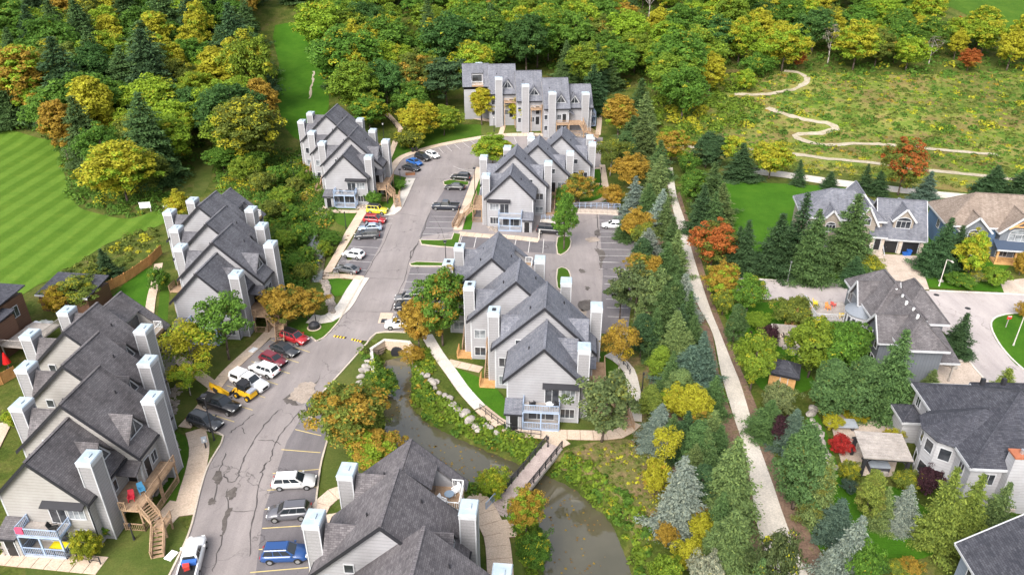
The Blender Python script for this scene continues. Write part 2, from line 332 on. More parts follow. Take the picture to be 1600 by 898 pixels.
def sweep(name, line, wd, ht, mat, parent=None, base=0.0, step=None):
    if step: line = resample(line, step)
    L, Rr = offset(line, wd / 2), offset(line, -wd / 2); m = MB(); n = len(line)
    for (a, b) in zip(L, Rr):
        za, zb = H(*a) + base, H(*b) + base; m.v += [(*a, za - .05), (*b, zb - .05), (*b, zb + ht), (*a, za + ht)]
    for i in range(n - 1):
        k = 4 * i; m.f += [(k + j, k + (j + 1) % 4, k + 4 + (j + 1) % 4, k + 4 + j) for j in range(4)]
    m.f += [(0, 1, 2, 3), (4 * n - 4, 4 * n - 3, 4 * n - 2, 4 * n - 1)]
    o = m.build(name, mat, parent)
    if not parent: tag(o, kind='structure')
    return o
def resample(line, step):
    p = np.array(line, float); d = np.r_[0, np.cumsum(np.hypot(*np.diff(p, axis=0).T))]; n = max(2, int(round(d[-1] / step)) + 1); s_ = np.linspace(0, d[-1], n)
    return [tuple(x) for x in np.stack([np.interp(s_, d, p[:, 0]), np.interp(s_, d, p[:, 1])], -1)]
_pn = [0]
def slab_path(px, wd, mat='concrete', length=1.6, pts=None, name='footpath', gap=.03, dz=.0):
    _pn[0] += 1; dz += .0035 * (_pn[0] % 17)
    line = resample(smooth_line(pts or world(px), False, 5), length); L, Rr = offset(line, wd / 2), offset(line, -wd / 2)
    root = sweep(name, line, wd + .06, .03 + dz, 'mulch')
    for i in range(len(line) - 1):
        def e(a, b, t_): return (a[0] + (b[0] - a[0]) * t_, a[1] + (b[1] - a[1]) * t_)
        ln = math.dist(line[i], line[i + 1]); g = gap / max(ln, .1); q = [e(L[i], L[i + 1], g), e(Rr[i], Rr[i + 1], g), e(Rr[i], Rr[i + 1], 1 - g), e(L[i], L[i + 1], 1 - g)]
        m = MB().hexa([(*p, H(*p) - .02) for p in q], [(*p, H(*p) + .085 + dz + .004 * ((i * 7) % 3)) for p in q]); m.build('slab', mat, root)
    return root
# ------------------------------------------------------------------ open ground
sheet('meadow', [(1050, 225), (1090, 160), (1110, 112), (1230, 112), (1400, 118), (1640, 120), (1660, 262), (1560, 300), (1440, 292), (1300, 268), (1160, 258)], .04, 'ground_meadow', 5, 4)
sheet('ski_run', [(430, 40), (512, 50), (508, 110), (514, 165), (488, 222), (446, 200), (432, 140), (436, 100)], .05, 'lawn_bright', 3, 3)
sheet('ski_slope', [(1440, -25), (1660, -30), (1660, 55), (1560, 40), (1490, 14)], .05, 'lawn', 6, 3)
sheet('woodland_path', [(300, 240), (325, 232), (333, 255), (328, 285), (316, 305), (300, 310), (305, 275)], .05, 'verge', 3, 3)
sheet('golf_fairway', [(-60, 205), (60, 216), (88, 226), (100, 270), (118, 318), (150, 333), (200, 342), (246, 330), (262, 345), (225, 362), (170, 380), (120, 412), (60, 445), (-60, 470)], .05, 'lawn_mown', 4, 4)
sheet('rear_lawn', [(222, 420), (246, 420), (240, 460), (234, 500), (210, 488), (176, 462), (196, 442)], .04, 'lawn_bright')
sheet('side_lawn', [(255, 425), (266, 430), (262, 500), (246, 500), (250, 455)], .035, 'lawn')
sheet('lawn', [(1128, 284), (1195, 286), (1300, 292), (1330, 300), (1290, 330), (1240, 400), (1200, 430), (1165, 434), (1140, 400), (1118, 330)], .04, 'lawn_bright', None, 3)
sheet('lawn', [(1165, 428), (1240, 412), (1330, 425), (1352, 437), (1340, 446), (1250, 441), (1168, 436)], .045, 'lawn')
sheet('lawn', [(1425, 300), (1520, 302), (1490, 335), (1462, 345), (1432, 402), (1452, 449), (1569, 457), (1560, 430), (1600, 400), (1600, 310), (1660, 300), (1700, 420), (1500, 320), (1420, 318)][:9], .04, 'lawn_bright')
sheet('lawn', [(1133, 480), (1190, 472), (1290, 478), (1300, 520), (1245, 560), (1275, 600), (1215, 620), (1175, 590), (1150, 530)], .035, 'lawn_bright', None, 3)
sheet('lawn', [(1262, 640), (1282, 655), (1300, 700), (1318, 745), (1362, 757), (1420, 765), (1440, 790), (1480, 800), (1470, 860), (1370, 880), (1300, 850), (1240, 900), (1225, 860), (1280, 780), (1265, 700)], .035, 'lawn_bright', None, 3)
sheet('lawn', [(1557, 497), (1620, 490), (1660, 560), (1600, 575), (1572, 553), (1550, 520)], .09, 'lawn_bright', None, 3)
sheet('lawn', [(1497, 542), (1522, 573), (1500, 560), (1480, 548), (1470, 520)], .05, 'lawn_bright')
sheet('leaf_litter', [(880, 705), (930, 690), (1000, 690), (1040, 740), (1050, 830), (1000, 850), (985, 830), (960, 775), (915, 745), (868, 728)], .03, 'leaf_litter', 1.5, 3)
sheet('leaf_litter', [(945, 520), (1000, 530), (1015, 600), (1005, 680), (990, 690), (992, 610), (985, 570), (955, 545)], .03, 'leaf_litter', None, 3)
# ------------------------------------------------------------------ the road and its parking bays
lot = sheet('parking_lot', [(250, 960), (262, 905), (296, 832), (312, 769), (326, 726), (350, 682), (322, 672), (290, 660), (332, 607), (366, 575), (400, 548), (432, 522), (452, 512), (486, 527), (499, 533), (525, 508), (537, 489), (569, 433), (520, 426), (548, 380), (573, 330), (580, 318), (608, 331), (636, 278), (611, 271), (620, 258), (632, 247), (662, 236), (697, 227), (754, 217), (800, 213), (918, 213), (942, 215), (938, 253), (965, 328), (995, 335), (996, 400), (980, 524), (928, 524), (715, 468), (634, 520), (590, 520), (569, 542), (498, 620), (527, 634), (514, 680), (502, 723), (496, 766), (491, 818), (480, 960)], .03, 'asphalt', 4)
def band(px, mat='asphalt_stall', dz=.042): return sheet('stall_paving', px, dz, mat, 4, 0, lot)
band([(391, 960), (412, 800), (430, 745), (448, 690), (478, 640), (500, 622), (525, 636), (512, 682), (500, 722), (494, 766), (489, 818), (478, 960)])
band([(655, 371), (668, 338), (700, 287), (738, 287), (721, 330), (707, 362)]); band([(612, 512), (642, 418), (700, 419), (700, 512)], dz=.041)
band([(720, 369), (871, 378), (868, 397), (712, 386)]); band([(936, 335), (994, 338), (996, 400), (980, 522), (937, 522), (942, 430)], dz=.04)
for i_, px in enumerate([[(573, 330), (608, 335), (596, 380), (568, 432), (520, 424), (548, 380)]]): band(px, dz=.041)
def lines(pairs, mat='paint_white', wd=.13):
    for a, b in pairs:
        A, B = np.array(spot(*a)), np.array(spot(*b)); d = B[:2] - A[:2]; d /= np.linalg.norm(d) + 1e-9; n_ = np.array((-d[1], d[0])) * wd / 2; m = MB(); k = 6
        pts = [A[:2] + (B[:2] - A[:2]) * j / k for j in range(k + 1)]
        for p, q_ in zip(pts, pts[1:]): m.poly([(*(p - n_), H(*p) + .062), (*(q_ - n_), H(*q_) + .062), (*(q_ + n_), H(*q_) + .062), (*(p + n_), H(*p) + .062)])
        m.build('painted_line', mat, lot)
z4 = lambda x, y: (240 + x / 3.48, 640 + y / 3.48); z42 = lambda x, y: (420 + x / 4.49, 320 + y / 4.49); z60 = lambda x, y: (600 + x / 4.08, 200 + y / 4.08)
z28 = lambda x, y: (280 + x / 4.08, 480 + y / 4.08); z90 = lambda x, y: (900 + x / 3.99, 200 + y / 3.99); z94 = lambda x, y: (900 + x / 3.99, 400 + y / 3.99); z68 = lambda x, y: (680 + x / 3.74, 90 + y / 3.74); z44 = lambda x, y: (440 + x / 3.74, 140 + y / 3.74)
lines([(z4(*a), z4(*b)) for a, b in [((525, 885), (842, 858)), ((572, 760), (850, 738)), ((592, 645), (866, 628)), ((605, 541), (874, 519)), ((618, 438), (888, 420)), ((648, 347), (898, 324)), ((695, 217), (908, 234)), ((770, 108), (912, 142)), ((835, 37), (930, 62))]], 'paint_yellow', .12)
lines([(z28(x, y), z28(x - 245, y - 78)) for x, y in ((352, 731), (468, 656), (548, 577), (630, 494), (706, 424), (762, 354), (832, 287))], 'paint_yellow', .11)
lines([(z42(*a), z42(*b)) for a, b in [((672, 88), (872, 98)), ((640, 135), (865, 133)), ((600, 230), (800, 245)), ((570, 293), (770, 303)), ((540, 345), (748, 352)), ((510, 400), (720, 405)), ((470, 458), (690, 462)), ((1142, 83), (1320, 86)), ((1125, 121), (1310, 124)), ((1100, 163), (1303, 168)), ((1077, 205), (1290, 211)), ((1062, 243), (1278, 251)), ((1180, 45), (1330, 45)), ((985, 487), (1135, 489)), ((957, 540), (1130, 545)), ((930, 596), (1085, 600)), ((905, 650), (1060, 655)), ((885, 700), (1040, 705)), ((880, 757), (1010, 760))]], 'paint_white', .1)
lines([(z60(*a), z60(*b)) for a, b in [((500, 686), (475, 765)), ((590, 690), (573, 765)), ((673, 695), (660, 765)), ((845, 700), (830, 768)), ((932, 705), (919, 797)), ((1019, 708), (1012, 800)), ((1104, 712), (1104, 800)), ((440, 245), (560, 290)), ((470, 262), (590, 270))]], 'paint_white', .11)
lines([(z90(145, y), z90(335, y + 3)) for y in (545, 577, 610, 646, 681, 717, 757, 797, 838, 880)] + [(z94(160 + .1 * y, y), z94(310 + .05 * y, y + 5)) for y in (38, 82, 128, 175, 222, 270, 322, 378)], 'paint_white', .1)
lines([(z68(*a), z68(*b)) for a, b in [((20, 528), (48, 560)), ((62, 515), (98, 549)), ((106, 502), (148, 538)), ((152, 490), (200, 527)), ((200, 482), (246, 518)), ((250, 474), (292, 507)), ((460, 465), (475, 500)), ((870, 470), (872, 500)), ((905, 470), (905, 500)), ((940, 470), (943, 500))]], 'paint_white', .1)
def crack(px, wd, mat='asphalt_crack'):
    l_ = smooth_line(world(px), False, 5); r_ = random.Random(len(px) * 31 + int(px[0][0])); l_ = [(x + r_.uniform(-.14, .14), y + r_.uniform(-.14, .14)) for x, y in l_]
    ws = [.75 * wd * r_.uniform(.35, 1.3) for _ in l_]; ws[0] = ws[-1] = .01; m = MB(); dn = offset(l_, 1)
    for (a, b, w0, w1, na, nb) in zip(l_, l_[1:], ws, ws[1:], dn, dn[1:]):
        u0 = (na[0] - a[0], na[1] - a[1]); u1 = (nb[0] - b[0], nb[1] - b[1])
        m.poly([(a[0] - u0[0] * w0, a[1] - u0[1] * w0, .056), (b[0] - u1[0] * w1, b[1] - u1[1] * w1, .056), (b[0] + u1[0] * w1, b[1] + u1[1] * w1, .056), (a[0] + u0[0] * w0, a[1] + u0[1] * w0, .056)])
    m.build('crack', mat, lot)
for pts, wd in [([(690, 0), (620, 65), (545, 165), (490, 280), (455, 375), (410, 390), (375, 345)], .11), ([(800, 5), (735, 80), (670, 165), (640, 260), (610, 300), (590, 350), (560, 500), (535, 640), (520, 800)], .09), ([(545, 20), (490, 70), (440, 105), (410, 130)], .1), ([(400, 430), (405, 560), (380, 660), (350, 780), (320, 880)], .08), ([(390, 235), (370, 300), (345, 400), (330, 520)], .09), ([(560, 165), (640, 170), (700, 190)], .06), ([(390, 550), (560, 553)], .05), ([(610, 290), (580, 350)], .1), ([(480, 95), (495, 135)], .06)]: crack([z4(*p) for p in pts], wd)
for pts, wd in [([(870, 130), (790, 300), (700, 450), (660, 520)], .09), ([(1140, 20), (1080, 200), (1040, 280), (985, 400), (950, 530), (890, 660), (850, 750)], .1), ([(680, 515), (800, 518), (950, 518)], .07), ([(560, 745), (720, 752), (880, 752)], .05), ([(1050, 270), (1000, 330), (990, 380)], .14), ([(900, 60), (1100, 88)], .05)]: crack([z42(*p) for p in pts], wd)
for pts, wd in [([(1360, 540), (1365, 650), (1360, 760), (1385, 890)], .12), ([(640, 350), (600, 420), (540, 540)], .06), ([(300, 540), (360, 640), (400, 760)], .06)]: crack([z60(*p) for p in pts], wd)
def blot(px, mat, k, dz=.06):
    w_ = world(px); c = np.mean(w_, 0); r_ = random.Random(k); p = smooth_line(w_, True, 4); p = [(x + r_.uniform(-.22, .22), y + r_.uniform(-.22, .22)) for x, y in p]; sheet('worn_patch', None, dz, mat, None, 0, lot, p)
blot([z28(*p) for p in [(740, 520), (785, 478), (850, 480), (872, 500), (855, 570), (800, 612), (740, 600), (700, 580)]], 'asphalt_patch', 1)
blot([z28(*p) for p in [(660, 600), (720, 540), (735, 600), (800, 620), (700, 618)]], 'asphalt_stain', 2, .058); blot([z28(*p) for p in [(800, 560), (870, 480), (900, 420), (870, 500), (830, 590)]], 'asphalt_stain', 3, .057)
blot([z4(*p) for p in [(395, 470), (425, 425), (447, 430), (440, 470), (415, 492)]], 'asphalt_stain', 4); blot([z4(*p) for p in [(385, 560), (420, 535), (410, 590), (375, 680), (370, 660)]], 'asphalt_stain', 5); blot([z4(*p) for p in [(330, 345), (370, 340), (365, 400), (335, 400)]], 'asphalt_stain', 6); blot([z4(*p) for p in [(300, 490), (335, 480), (335, 510), (305, 515)]], 'asphalt_stain', 16)
for k, p in enumerate([[(120, 640), (150, 640), (150, 670), (125, 672)], [(65, 690), (130, 680), (140, 705), (80, 712)], [(115, 760), (150, 755), (180, 790), (155, 860), (145, 890), (150, 800)], [(20, 880), (55, 885), (60, 900), (25, 905)]]): blot([z90(*q_) for q_ in p], 'asphalt_stain' if k != 1 else 'asphalt_patch', 20 + k)
blot([z94(*p) for p in [(15, 290), (70, 275), (110, 290), (100, 330), (60, 345), (25, 330)]], 'asphalt_stain', 30); blot([z94(*p) for p in [(60, 190), (85, 195), (80, 212), (58, 208)]], 'asphalt_stain', 31); blot([z94(*p) for p in [(25, 335), (60, 345), (58, 375), (30, 370)]], 'asphalt_patch', 32)
sheet('concrete_apron', [z42(*p) for p in [(785, 757), (875, 760), (850, 835), (765, 830)]], .05, 'concrete', None, 0, lot)
bs = MB(); P_ = spot(*z42(808, 815)); bs.box(P_[0] - .45, P_[0] + .45, P_[1] - .6, P_[1] + .6, .051, .068).build('storm_drain', 'metal_dark', lot)
def island(px, parent=None, mat='lawn', smooth=2, kerb=True):
    w_ = world(px); s_ = smooth_line(w_, True, smooth) if smooth > 1 else w_; sheet('grass_island', None, .14, mat, 3, 0, None, s_)
    if kerb: sweep('kerb', s_ + [s_[0]], .2, .17, 'kerb_stone')
island([z60(*p) for p in [(228, 716), (350, 718), (430, 712), (445, 672), (490, 678), (470, 765), (350, 757), (240, 745)]], smooth=1); island([z42(*p) for p in [(988, 415), (1040, 402), (1240, 410), (1255, 440), (1235, 480), (1205, 470), (1212, 432), (1060, 432), (1000, 430)]], smooth=1)
island([z60(*p) for p in [(1106, 700), (1185, 700), (1186, 760), (1150, 800), (1106, 803)]]); island([(871, 421), (884, 420), (891, 430), (892, 456), (885, 456), (871, 450)]); island([z60(*p) for p in [(378, 345), (420, 333), (540, 345), (535, 368), (385, 366)]], smooth=1)
# ------------------------------------------------------------------ verges, lawns and kerbs along the road
def lawn(px, mat='lawn', dz=.05, sub=None): sheet('grass_verge', px, dz, mat, sub)
lawn([(240, 815), (268, 800), (296, 832), (262, 905), (200, 960), (40, 960), (40, 868), (120, 850), (150, 830)], 'verge'); lawn([(246, 775), (302, 668), (300, 735), (285, 787), (265, 788)], 'lawn')
lawn([(262, 672), (283, 678), (302, 690), (302, 740), (288, 770), (270, 785), (247, 775), (268, 740), (276, 710)], 'lawn', .055); lawn([(318, 672), (350, 682), (326, 726), (323, 720), (320, 690)], 'verge')
lawn([(262, 545), (330, 600), (300, 648), (276, 662), (245, 640), (240, 600)], 'verge'); lawn([(330, 540), (400, 548), (340, 602), (290, 572)], 'verge', .045)
lawn([(424, 520), (470, 496), (538, 489), (525, 508), (499, 533), (486, 527), (452, 512), (438, 528)], 'lawn'); lawn([(508, 437), (551, 438), (535, 462), (524, 463), (512, 450)], 'lawn_bright', .06)
lawn([(634, 520), (590, 520), (569, 542), (498, 620), (560, 640), (585, 600), (583, 560), (602, 545), (640, 552), (660, 550), (670, 530), (640, 500)], 'verge')
lawn([(700, 570), (745, 588), (770, 600), (794, 630), (793, 660), (775, 654), (745, 625), (718, 598)], 'lawn_bright', .06); lawn([(690, 560), (735, 572), (795, 580), (796, 625), (770, 602), (706, 575)], 'verge', .05)
lawn([(527, 634), (514, 680), (500, 760), (515, 770), (560, 765), (590, 715), (560, 660)], 'verge'); lawn([(516, 787), (535, 772), (563, 775), (575, 790), (542, 806)], 'verge', .06)
lawn([(563, 335), (575, 325), (556, 362), (530, 395), (512, 420), (505, 418), (530, 370)], 'verge'); lawn([(515, 333), (560, 333), (548, 358), (528, 350)], 'lawn', .055)
lawn([(612, 276), (634, 277), (622, 300), (604, 303)], 'lawn', .05); lawn([(590, 318), (620, 305), (634, 282), (640, 285), (622, 330), (608, 328)], 'lawn', .04)
lawn([(604, 250), (632, 246), (668, 233), (710, 222), (752, 215), (752, 195), (700, 195), (640, 205), (610, 228)], 'lawn', .06, 3); lawn([(752, 216), (800, 211), (918, 211), (920, 196), (752, 196)], 'verge', .055, 3)
lawn([(921, 263), (941, 262), (947, 315), (920, 318), (900, 318), (905, 285)], 'lawn_bright', .05); lawn([(723, 359), (748, 272), (756, 272), (742, 330), (736, 359)], 'lawn_bright', .05)
lawn([(715, 468), (690, 418), (705, 418), (735, 460), (745, 560), (690, 552), (665, 526), (640, 515)], 'verge', .06); lawn([(870, 645), (905, 640), (935, 600), (960, 590), (980, 620), (985, 665), (930, 676), (872, 672)], 'verge', .05)
lawn([(932, 521), (980, 523), (975, 545), (935, 545)], 'verge', .055); lawn([(930, 548), (962, 552), (975, 590), (950, 600), (930, 590)], 'lawn', .05)
lawn([(752, 765), (785, 742), (800, 752), (788, 780), (766, 790), (752, 778)], 'lawn', .05, 1.5); lawn([(798, 850), (830, 838), (862, 860), (872, 960), (800, 960)], 'verge', .05, 1.5)
lawn([(846, 694), (795, 694), (770, 720), (800, 735), (838, 715)], 'verge', .04, 1.0)
for px in ([(262, 905), (296, 832), (312, 769), (326, 726), (350, 682), (322, 672)], [(486, 527), (499, 533), (525, 508), (537, 489), (569, 433)], [(634, 520), (590, 520), (569, 542), (533, 582), (498, 620)], [(527, 634), (514, 680), (502, 723), (496, 766), (491, 818), (480, 960)], [(611, 271), (620, 258), (632, 247), (662, 236), (697, 227), (754, 217), (800, 213), (918, 213)], [(608, 331), (624, 304), (636, 278)]):
    sweep('kerb', smooth_line(world(px), False, 4), .2, .16, 'kerb_stone', step=1.5)
# ------------------------------------------------------------------ footpaths of separate slabs
slab_path([(252, 797), (283, 803)], 3.0); slab_path([(286, 806), (297, 765), (306, 735), (312, 700), (305, 672)], 2.3); slab_path([(288, 668), (318, 634), (345, 594), (372, 566), (400, 541), (425, 516)], 1.7)
slab_path([(245, 540), (266, 551), (300, 578), (335, 604)], 1.6); slab_path([(424, 528), (424, 510), (432, 498)], 1.7); slab_path([(248, 412), (243, 440), (237, 465), (233, 495)], 1.4)
slab_path([(484, 498), (507, 500), (526, 490), (540, 476), (552, 455), (566, 434)], 2.6, 'concrete_pale'); slab_path([(502, 431), (530, 432), (566, 435)], 1.5)
slab_path([(511, 427), (534, 387), (554, 352), (572, 322), (582, 305)], 1.9); slab_path([(509, 330), (535, 331), (570, 331)], 1.5); slab_path([(600, 334), (616, 331), (630, 305), (642, 279)], 2.2, 'concrete_pale')
slab_path([(467, 243), (458, 266), (466, 289), (488, 311), (506, 328)], 1.5); slab_path([(607, 272), (617, 257), (630, 245), (661, 234), (697, 225), (754, 215), (800, 211), (860, 211), (918, 211)], 1.8)
slab_path([(607, 248), (620, 216), (626, 204), (614, 188), (604, 178)], 1.5); slab_path([(715, 360), (728, 322), (741, 287), (750, 262)], 1.7); slab_path([(737, 184), (765, 189), (786, 191), (782, 211)], 1.3)
slab_path([(716, 365), (760, 369), (800, 371), (842, 376)], 1.8); slab_path([(937, 180), (936, 196), (934, 211)], 1.4); slab_path([(941, 258), (945, 285), (948, 306), (930, 316), (905, 318)], 1.4); slab_path([(921, 264), (942, 263)], 1.0); slab_path([(922, 288), (944, 288)], 1.0)
slab_path([(667, 524), (684, 553), (704, 580), (726, 611), (750, 637)], 1.7, 'concrete_pale', 1.8); slab_path([(700, 566), (722, 571), (752, 578)], 1.5); slab_path([(751, 638), (768, 652), (785, 664), (808, 674), (844, 678), (880, 679), (914, 680), (945, 680), (972, 676), (992, 660)], 1.8)
slab_path([(992, 658), (993, 630), (989, 602), (982, 578), (966, 562), (950, 553)], 1.7, 'concrete_pale'); slab_path([(860, 694), (880, 684)], 2.8); slab_path([(795, 640), (812, 640), (810, 668)], 1.7)
slab_path([(494, 806), (506, 785), (534, 766), (566, 768)], 2.0); slab_path([(490, 830), (512, 815), (535, 812)], 2.2); slab_path([(730, 778), (748, 785), (765, 815), (778, 850), (785, 960)], 2.6); slab_path([(792, 812), (797, 840)], 1.6)
slab_path([(10, 660), (-20, 720)], 1.5); slab_path([(930, 516), (905, 519)], 1.6); slab_path([(600, 224), (575, 232)], 1.2); slab_path([(0, 868), (40, 872), (100, 878), (160, 884)], 2.2, 'concrete', 1.4); slab_path([(900, 505), (932, 560)], 1.3)
# the gravel trail and its mulch strip
L_ = [(1040, 262), (1045, 300), (1056, 345), (1063, 375), (1070, 425), (1090, 475), (1113, 520), (1125, 575), (1131, 600), (1146, 650), (1159, 690), (1172, 750), (1182, 816), (1200, 880), (1222, 960)]
R_ = [(1051, 262), (1057, 305), (1070, 345), (1080, 388), (1093, 432), (1110, 483), (1125, 520), (1143, 565), (1157, 600), (1172, 649), (1184, 690), (1207, 755), (1224, 805), (1245, 860), (1262, 898), (1292, 960)]
sheet('mulch_strip', R_[1:] + [(1345, 960), (1296, 885), (1264, 830), (1240, 780), (1220, 735), (1200, 690), (1184, 640), (1168, 600), (1150, 560), (1138, 530), (1118, 480), (1103, 432), (1090, 388), (1076, 345), (1062, 300)], .045, 'mulch')
sheet('gravel_path', None, .06, 'gravel_path', None, 0, None, smooth_line(world(L_), False, 5) + smooth_line(world(R_), False, 5)[::-1])
sheet('mulch_strip', [(1010, 262), (1040, 260), (1056, 345), (1063, 375), (1090, 475), (1113, 520), (1128, 610), (1165, 690), (1180, 820), (1245, 960), (1120, 960), (1060, 800), (1040, 660), (1000, 560), (1000, 400), (1005, 300)], .028, 'mulch')
sheet('gravel_path', [(1155, 260), (1226, 269), (1310, 281), (1400, 292), (1470, 300), (1640, 314), (1640, 322), (1466, 309), (1400, 301), (1300, 290), (1226, 278), (1155, 270)], .07, 'gravel_path', 4)
def trail(px, wd, mat='dirt_track', name='dirt_trail'):
    l_ = resample(smooth_line(world(px), False, 6), 2.0); r_ = random.Random(5); a = offset(l_, wd / 2); b = offset(l_, -wd / 2)
    a = [(x + r_.uniform(-.3, .3), y + r_.uniform(-.4, .4)) for x, y in a]; b = [(x + r_.uniform(-.3, .3), y + r_.uniform(-.4, .4)) for x, y in b]; m = MB(); n = len(l_)
    m.v = [(*p, H(*p) + .13) for p in a] + [(*p, H(*p) + .13) for p in b]; m.f = [(i, i + 1, n + i + 1, n + i) for i in range(n - 1)]; tag(m.build(name, mat), kind='structure')
trail([(1030, 236), (1080, 230), (1160, 232), (1226, 240), (1300, 249), (1390, 258), (1440, 266), (1540, 276), (1660, 290)], 2.2)
trail([(1148, 148), (1190, 148), (1240, 140), (1262, 126), (1250, 115), (1225, 111)], 1.9); trail([(1198, 169), (1230, 180), (1265, 189), (1297, 194), (1304, 202), (1282, 209), (1246, 211), (1246, 217), (1290, 227), (1340, 225), (1400, 228), (1470, 235), (1560, 243)], 2.1)
trail([(490, 112), (488, 130), (484, 155)], .55)
# the quiet street on the east side
street = sheet('street', [(1150, 434), (1181, 436), (1307, 444), (1385, 450), (1458, 455), (1569, 459), (1640, 463), (1660, 490), (1600, 489), (1560, 493), (1548, 507), (1557, 531), (1575, 555), (1600, 578), (1680, 640), (1640, 680), (1547, 602), (1522, 575), (1497, 540), (1470, 515), (1400, 490), (1240, 470), (1150, 466)], .05, 'asphalt_pale')
for px in ([(1181, 436), (1307, 444), (1385, 449)], [(1452, 454), (1569, 459), (1640, 463)], [(1640, 489), (1600, 489), (1560, 494), (1548, 507), (1557, 531), (1575, 555), (1600, 578), (1680, 640)], [(1497, 540), (1522, 575), (1547, 602)]): sweep('kerb', smooth_line(world(px), False, 4), .25, .15, 'concrete_pale', step=1.5)
sheet('driveway', [(1374, 397), (1434, 400), (1443, 425), (1452, 453), (1385, 449), (1376, 425)], .06, 'paver'); sheet('driveway', [(1455, 575), (1495, 545), (1521, 574), (1548, 604), (1560, 620), (1470, 612)], .06, 'paver'); sheet('driveway', [(1569, 458), (1562, 440), (1640, 430), (1640, 462)], .06, 'paver')
sheet('patio', [(1296, 640), (1400, 645), (1410, 690), (1395, 745), (1320, 742), (1308, 700), (1300, 670)], .06, 'paver'); mh = MB()
for u_, v_ in ((1463, 461), (1512, 482)): x_, y_, z_ = spot(u_, v_); MB().tube((x_, y_, .052), (x_, y_, .06), .45, n=14).build('manhole_cover', 'metal_dark', street)
# the pond-like creek, the small stream in the ravine
def water(line, z, name, extra):
    L2, R2 = [], []
    pts = [(x, y) for x, y, _ in line]; a, b = [], []
    for i, (x, y, w_) in enumerate(line):
        p = offset(pts, w_ + extra)[i]; q_ = offset(pts, -w_ - extra)[i]; a.append(p); b.append(q_)
    a, b = smooth_line(a, False, 4), smooth_line(b, False, 4); n = len(a); m = MB(); m.v = [(*p, z) for p in a] + [(*p, z) for p in b]; m.f = [(i, i + 1, n + i + 1, n + i) for i in range(n - 1)]
    tag(m.build(name, 'water'), kind='structure')
water(CREEK, -2.02, 'creek', .9); water(RAVINE[1:], -1.12, 'stream', .4)
# ------------------------------------------------------------------ townhouse blocks: stepped gables, paired chimneys, decks, balconies
_mc = {}
def cached(key, make):
    if key not in _mc: _mc[key] = make()
    return _mc[key]
def window(parent, cx, cy, cz, wd, ht, face, pane='glass_dark', bars=1, rails=1, name='window', frame='trim_white'):
    """face: outward direction in the parent's plan (radians, 0 = +x); the window is a frame with a recessed pane and glazing bars"""
    def mk_f():
        m = MB(); f = .09; a, b = wd / 2, ht / 2
        m.box(-a - f, -a, -.08, .06, -b - f, b + f).box(a, a + f, -.08, .06, -b - f, b + f).box(-a, a, -.08, .06, b, b + f).box(-a, a, -.08, .09, -b - f, -b)
        for i in range(bars): x = -a + wd * (i + 1) / (bars + 1); m.box(x - .03, x + .03, -.05, .045, -b, b)
        return m.mesh(name, frame)
    def mk_p(): return MB().box(-wd / 2, wd / 2, -.05, .02, -ht / 2, ht / 2).mesh('pane', pane)
    o = obj(name, cached((name, wd, ht, bars, frame), mk_f), parent, (cx, cy, cz), face + R(90)); o.rotation_euler.z = face + R(90) if True else 0
    # local -y of the mesh is indoors: turn so that +y looks outwards
    o.rotation_euler.z = face - R(90); obj('pane', cached(('pane', wd, ht, pane), mk_p), o); return o
def door(parent, cx, cy, cz, face, wd=1.0, ht=2.15, mat='door_black'):
    def mk(): return MB().box(-wd / 2, wd / 2, -.04, .035, 0, ht).mesh('door', mat)
    def mf():
        return MB().box(-wd / 2 - .1, -wd / 2, -.04, .06, 0, ht + .1).box(wd / 2, wd / 2 + .1, -.04, .06, 0, ht + .1).box(-wd / 2, wd / 2, -.04, .06, ht, ht + .1).mesh('door_frame', 'trim_white')
    o = obj('door', cached(('door', wd, ht, mat), mk), parent, (cx, cy, cz), face - R(90)); obj('door_frame', cached(('df', wd, ht), mf), o)
    obj('handle', cached('dh', lambda: MB().box(.34, .42, .03, .1, 1.0, 1.06).mesh('handle', 'rim_metal')), o); return o
def railing(parent, pts, ht=1.0, mat='rail_blue', gap=.24, name='railing'):
    m = MB()
    for a, b in zip(pts, pts[1:]):
        a, b = Vector(a), Vector(b); up = Vector((0, 0, 1)); m.bar(a + up * ht, b + up * ht, .09, .07); m.bar(a + up * .12, b + up * .12, .06, .05)
        n = max(1, int((b - a).length / gap))
        for i in range(n + 1):
            p = a + (b - a) * i / n; big = i in (0, n); m.box(p.x - (.05 if big else .022), p.x + (.05 if big else .022), p.y - (.05 if big else .022), p.y + (.05 if big else .022), p.z + (0 if big else .1), p.z + ht + (.06 if big else 0))
    return m.build(name, mat, parent)
def stair(parent, a, b, wd, mat='wood_deck', name='stair'):
    """a flight from a (top) down to b; treads, stringers and two handrails"""
    a, b = Vector(a), Vector(b); d = b - a; n = max(2, int(abs(d.z) / .19)); h = Vector((d.x, d.y, 0)); L = h.length; hd = h.normalized(); sd_ = Vector((-hd.y, hd.x, 0)); m = MB()
    for i in range(n):
        p = a + h * (i + .5) / n; z = a.z + d.z * (i + 1) / n; q = [p - sd_ * wd / 2 - hd * (L / n / 2 - .02), p + sd_ * wd / 2 - hd * (L / n / 2 - .02), p + sd_ * wd / 2 + hd * (L / n / 2 - .02), p - sd_ * wd / 2 + hd * (L / n / 2 - .02)]
        m.hexa([(v.x, v.y, z - .05) for v in q], [(v.x, v.y, z) for v in q])
    o = m.build(name, mat, parent)
    st = MB()
    for s in (-1, 1): st.bar(a + sd_ * s * wd / 2 + Vector((0, 0, -.15)), b + sd_ * s * wd / 2 + Vector((0, 0, -.05)), .06, .28)
    st.build('stringer', mat, o)
    for s in (-1, 1): railing(o, [a + sd_ * s * wd / 2, b + sd_ * s * wd / 2], .95, mat, .2)
    return o
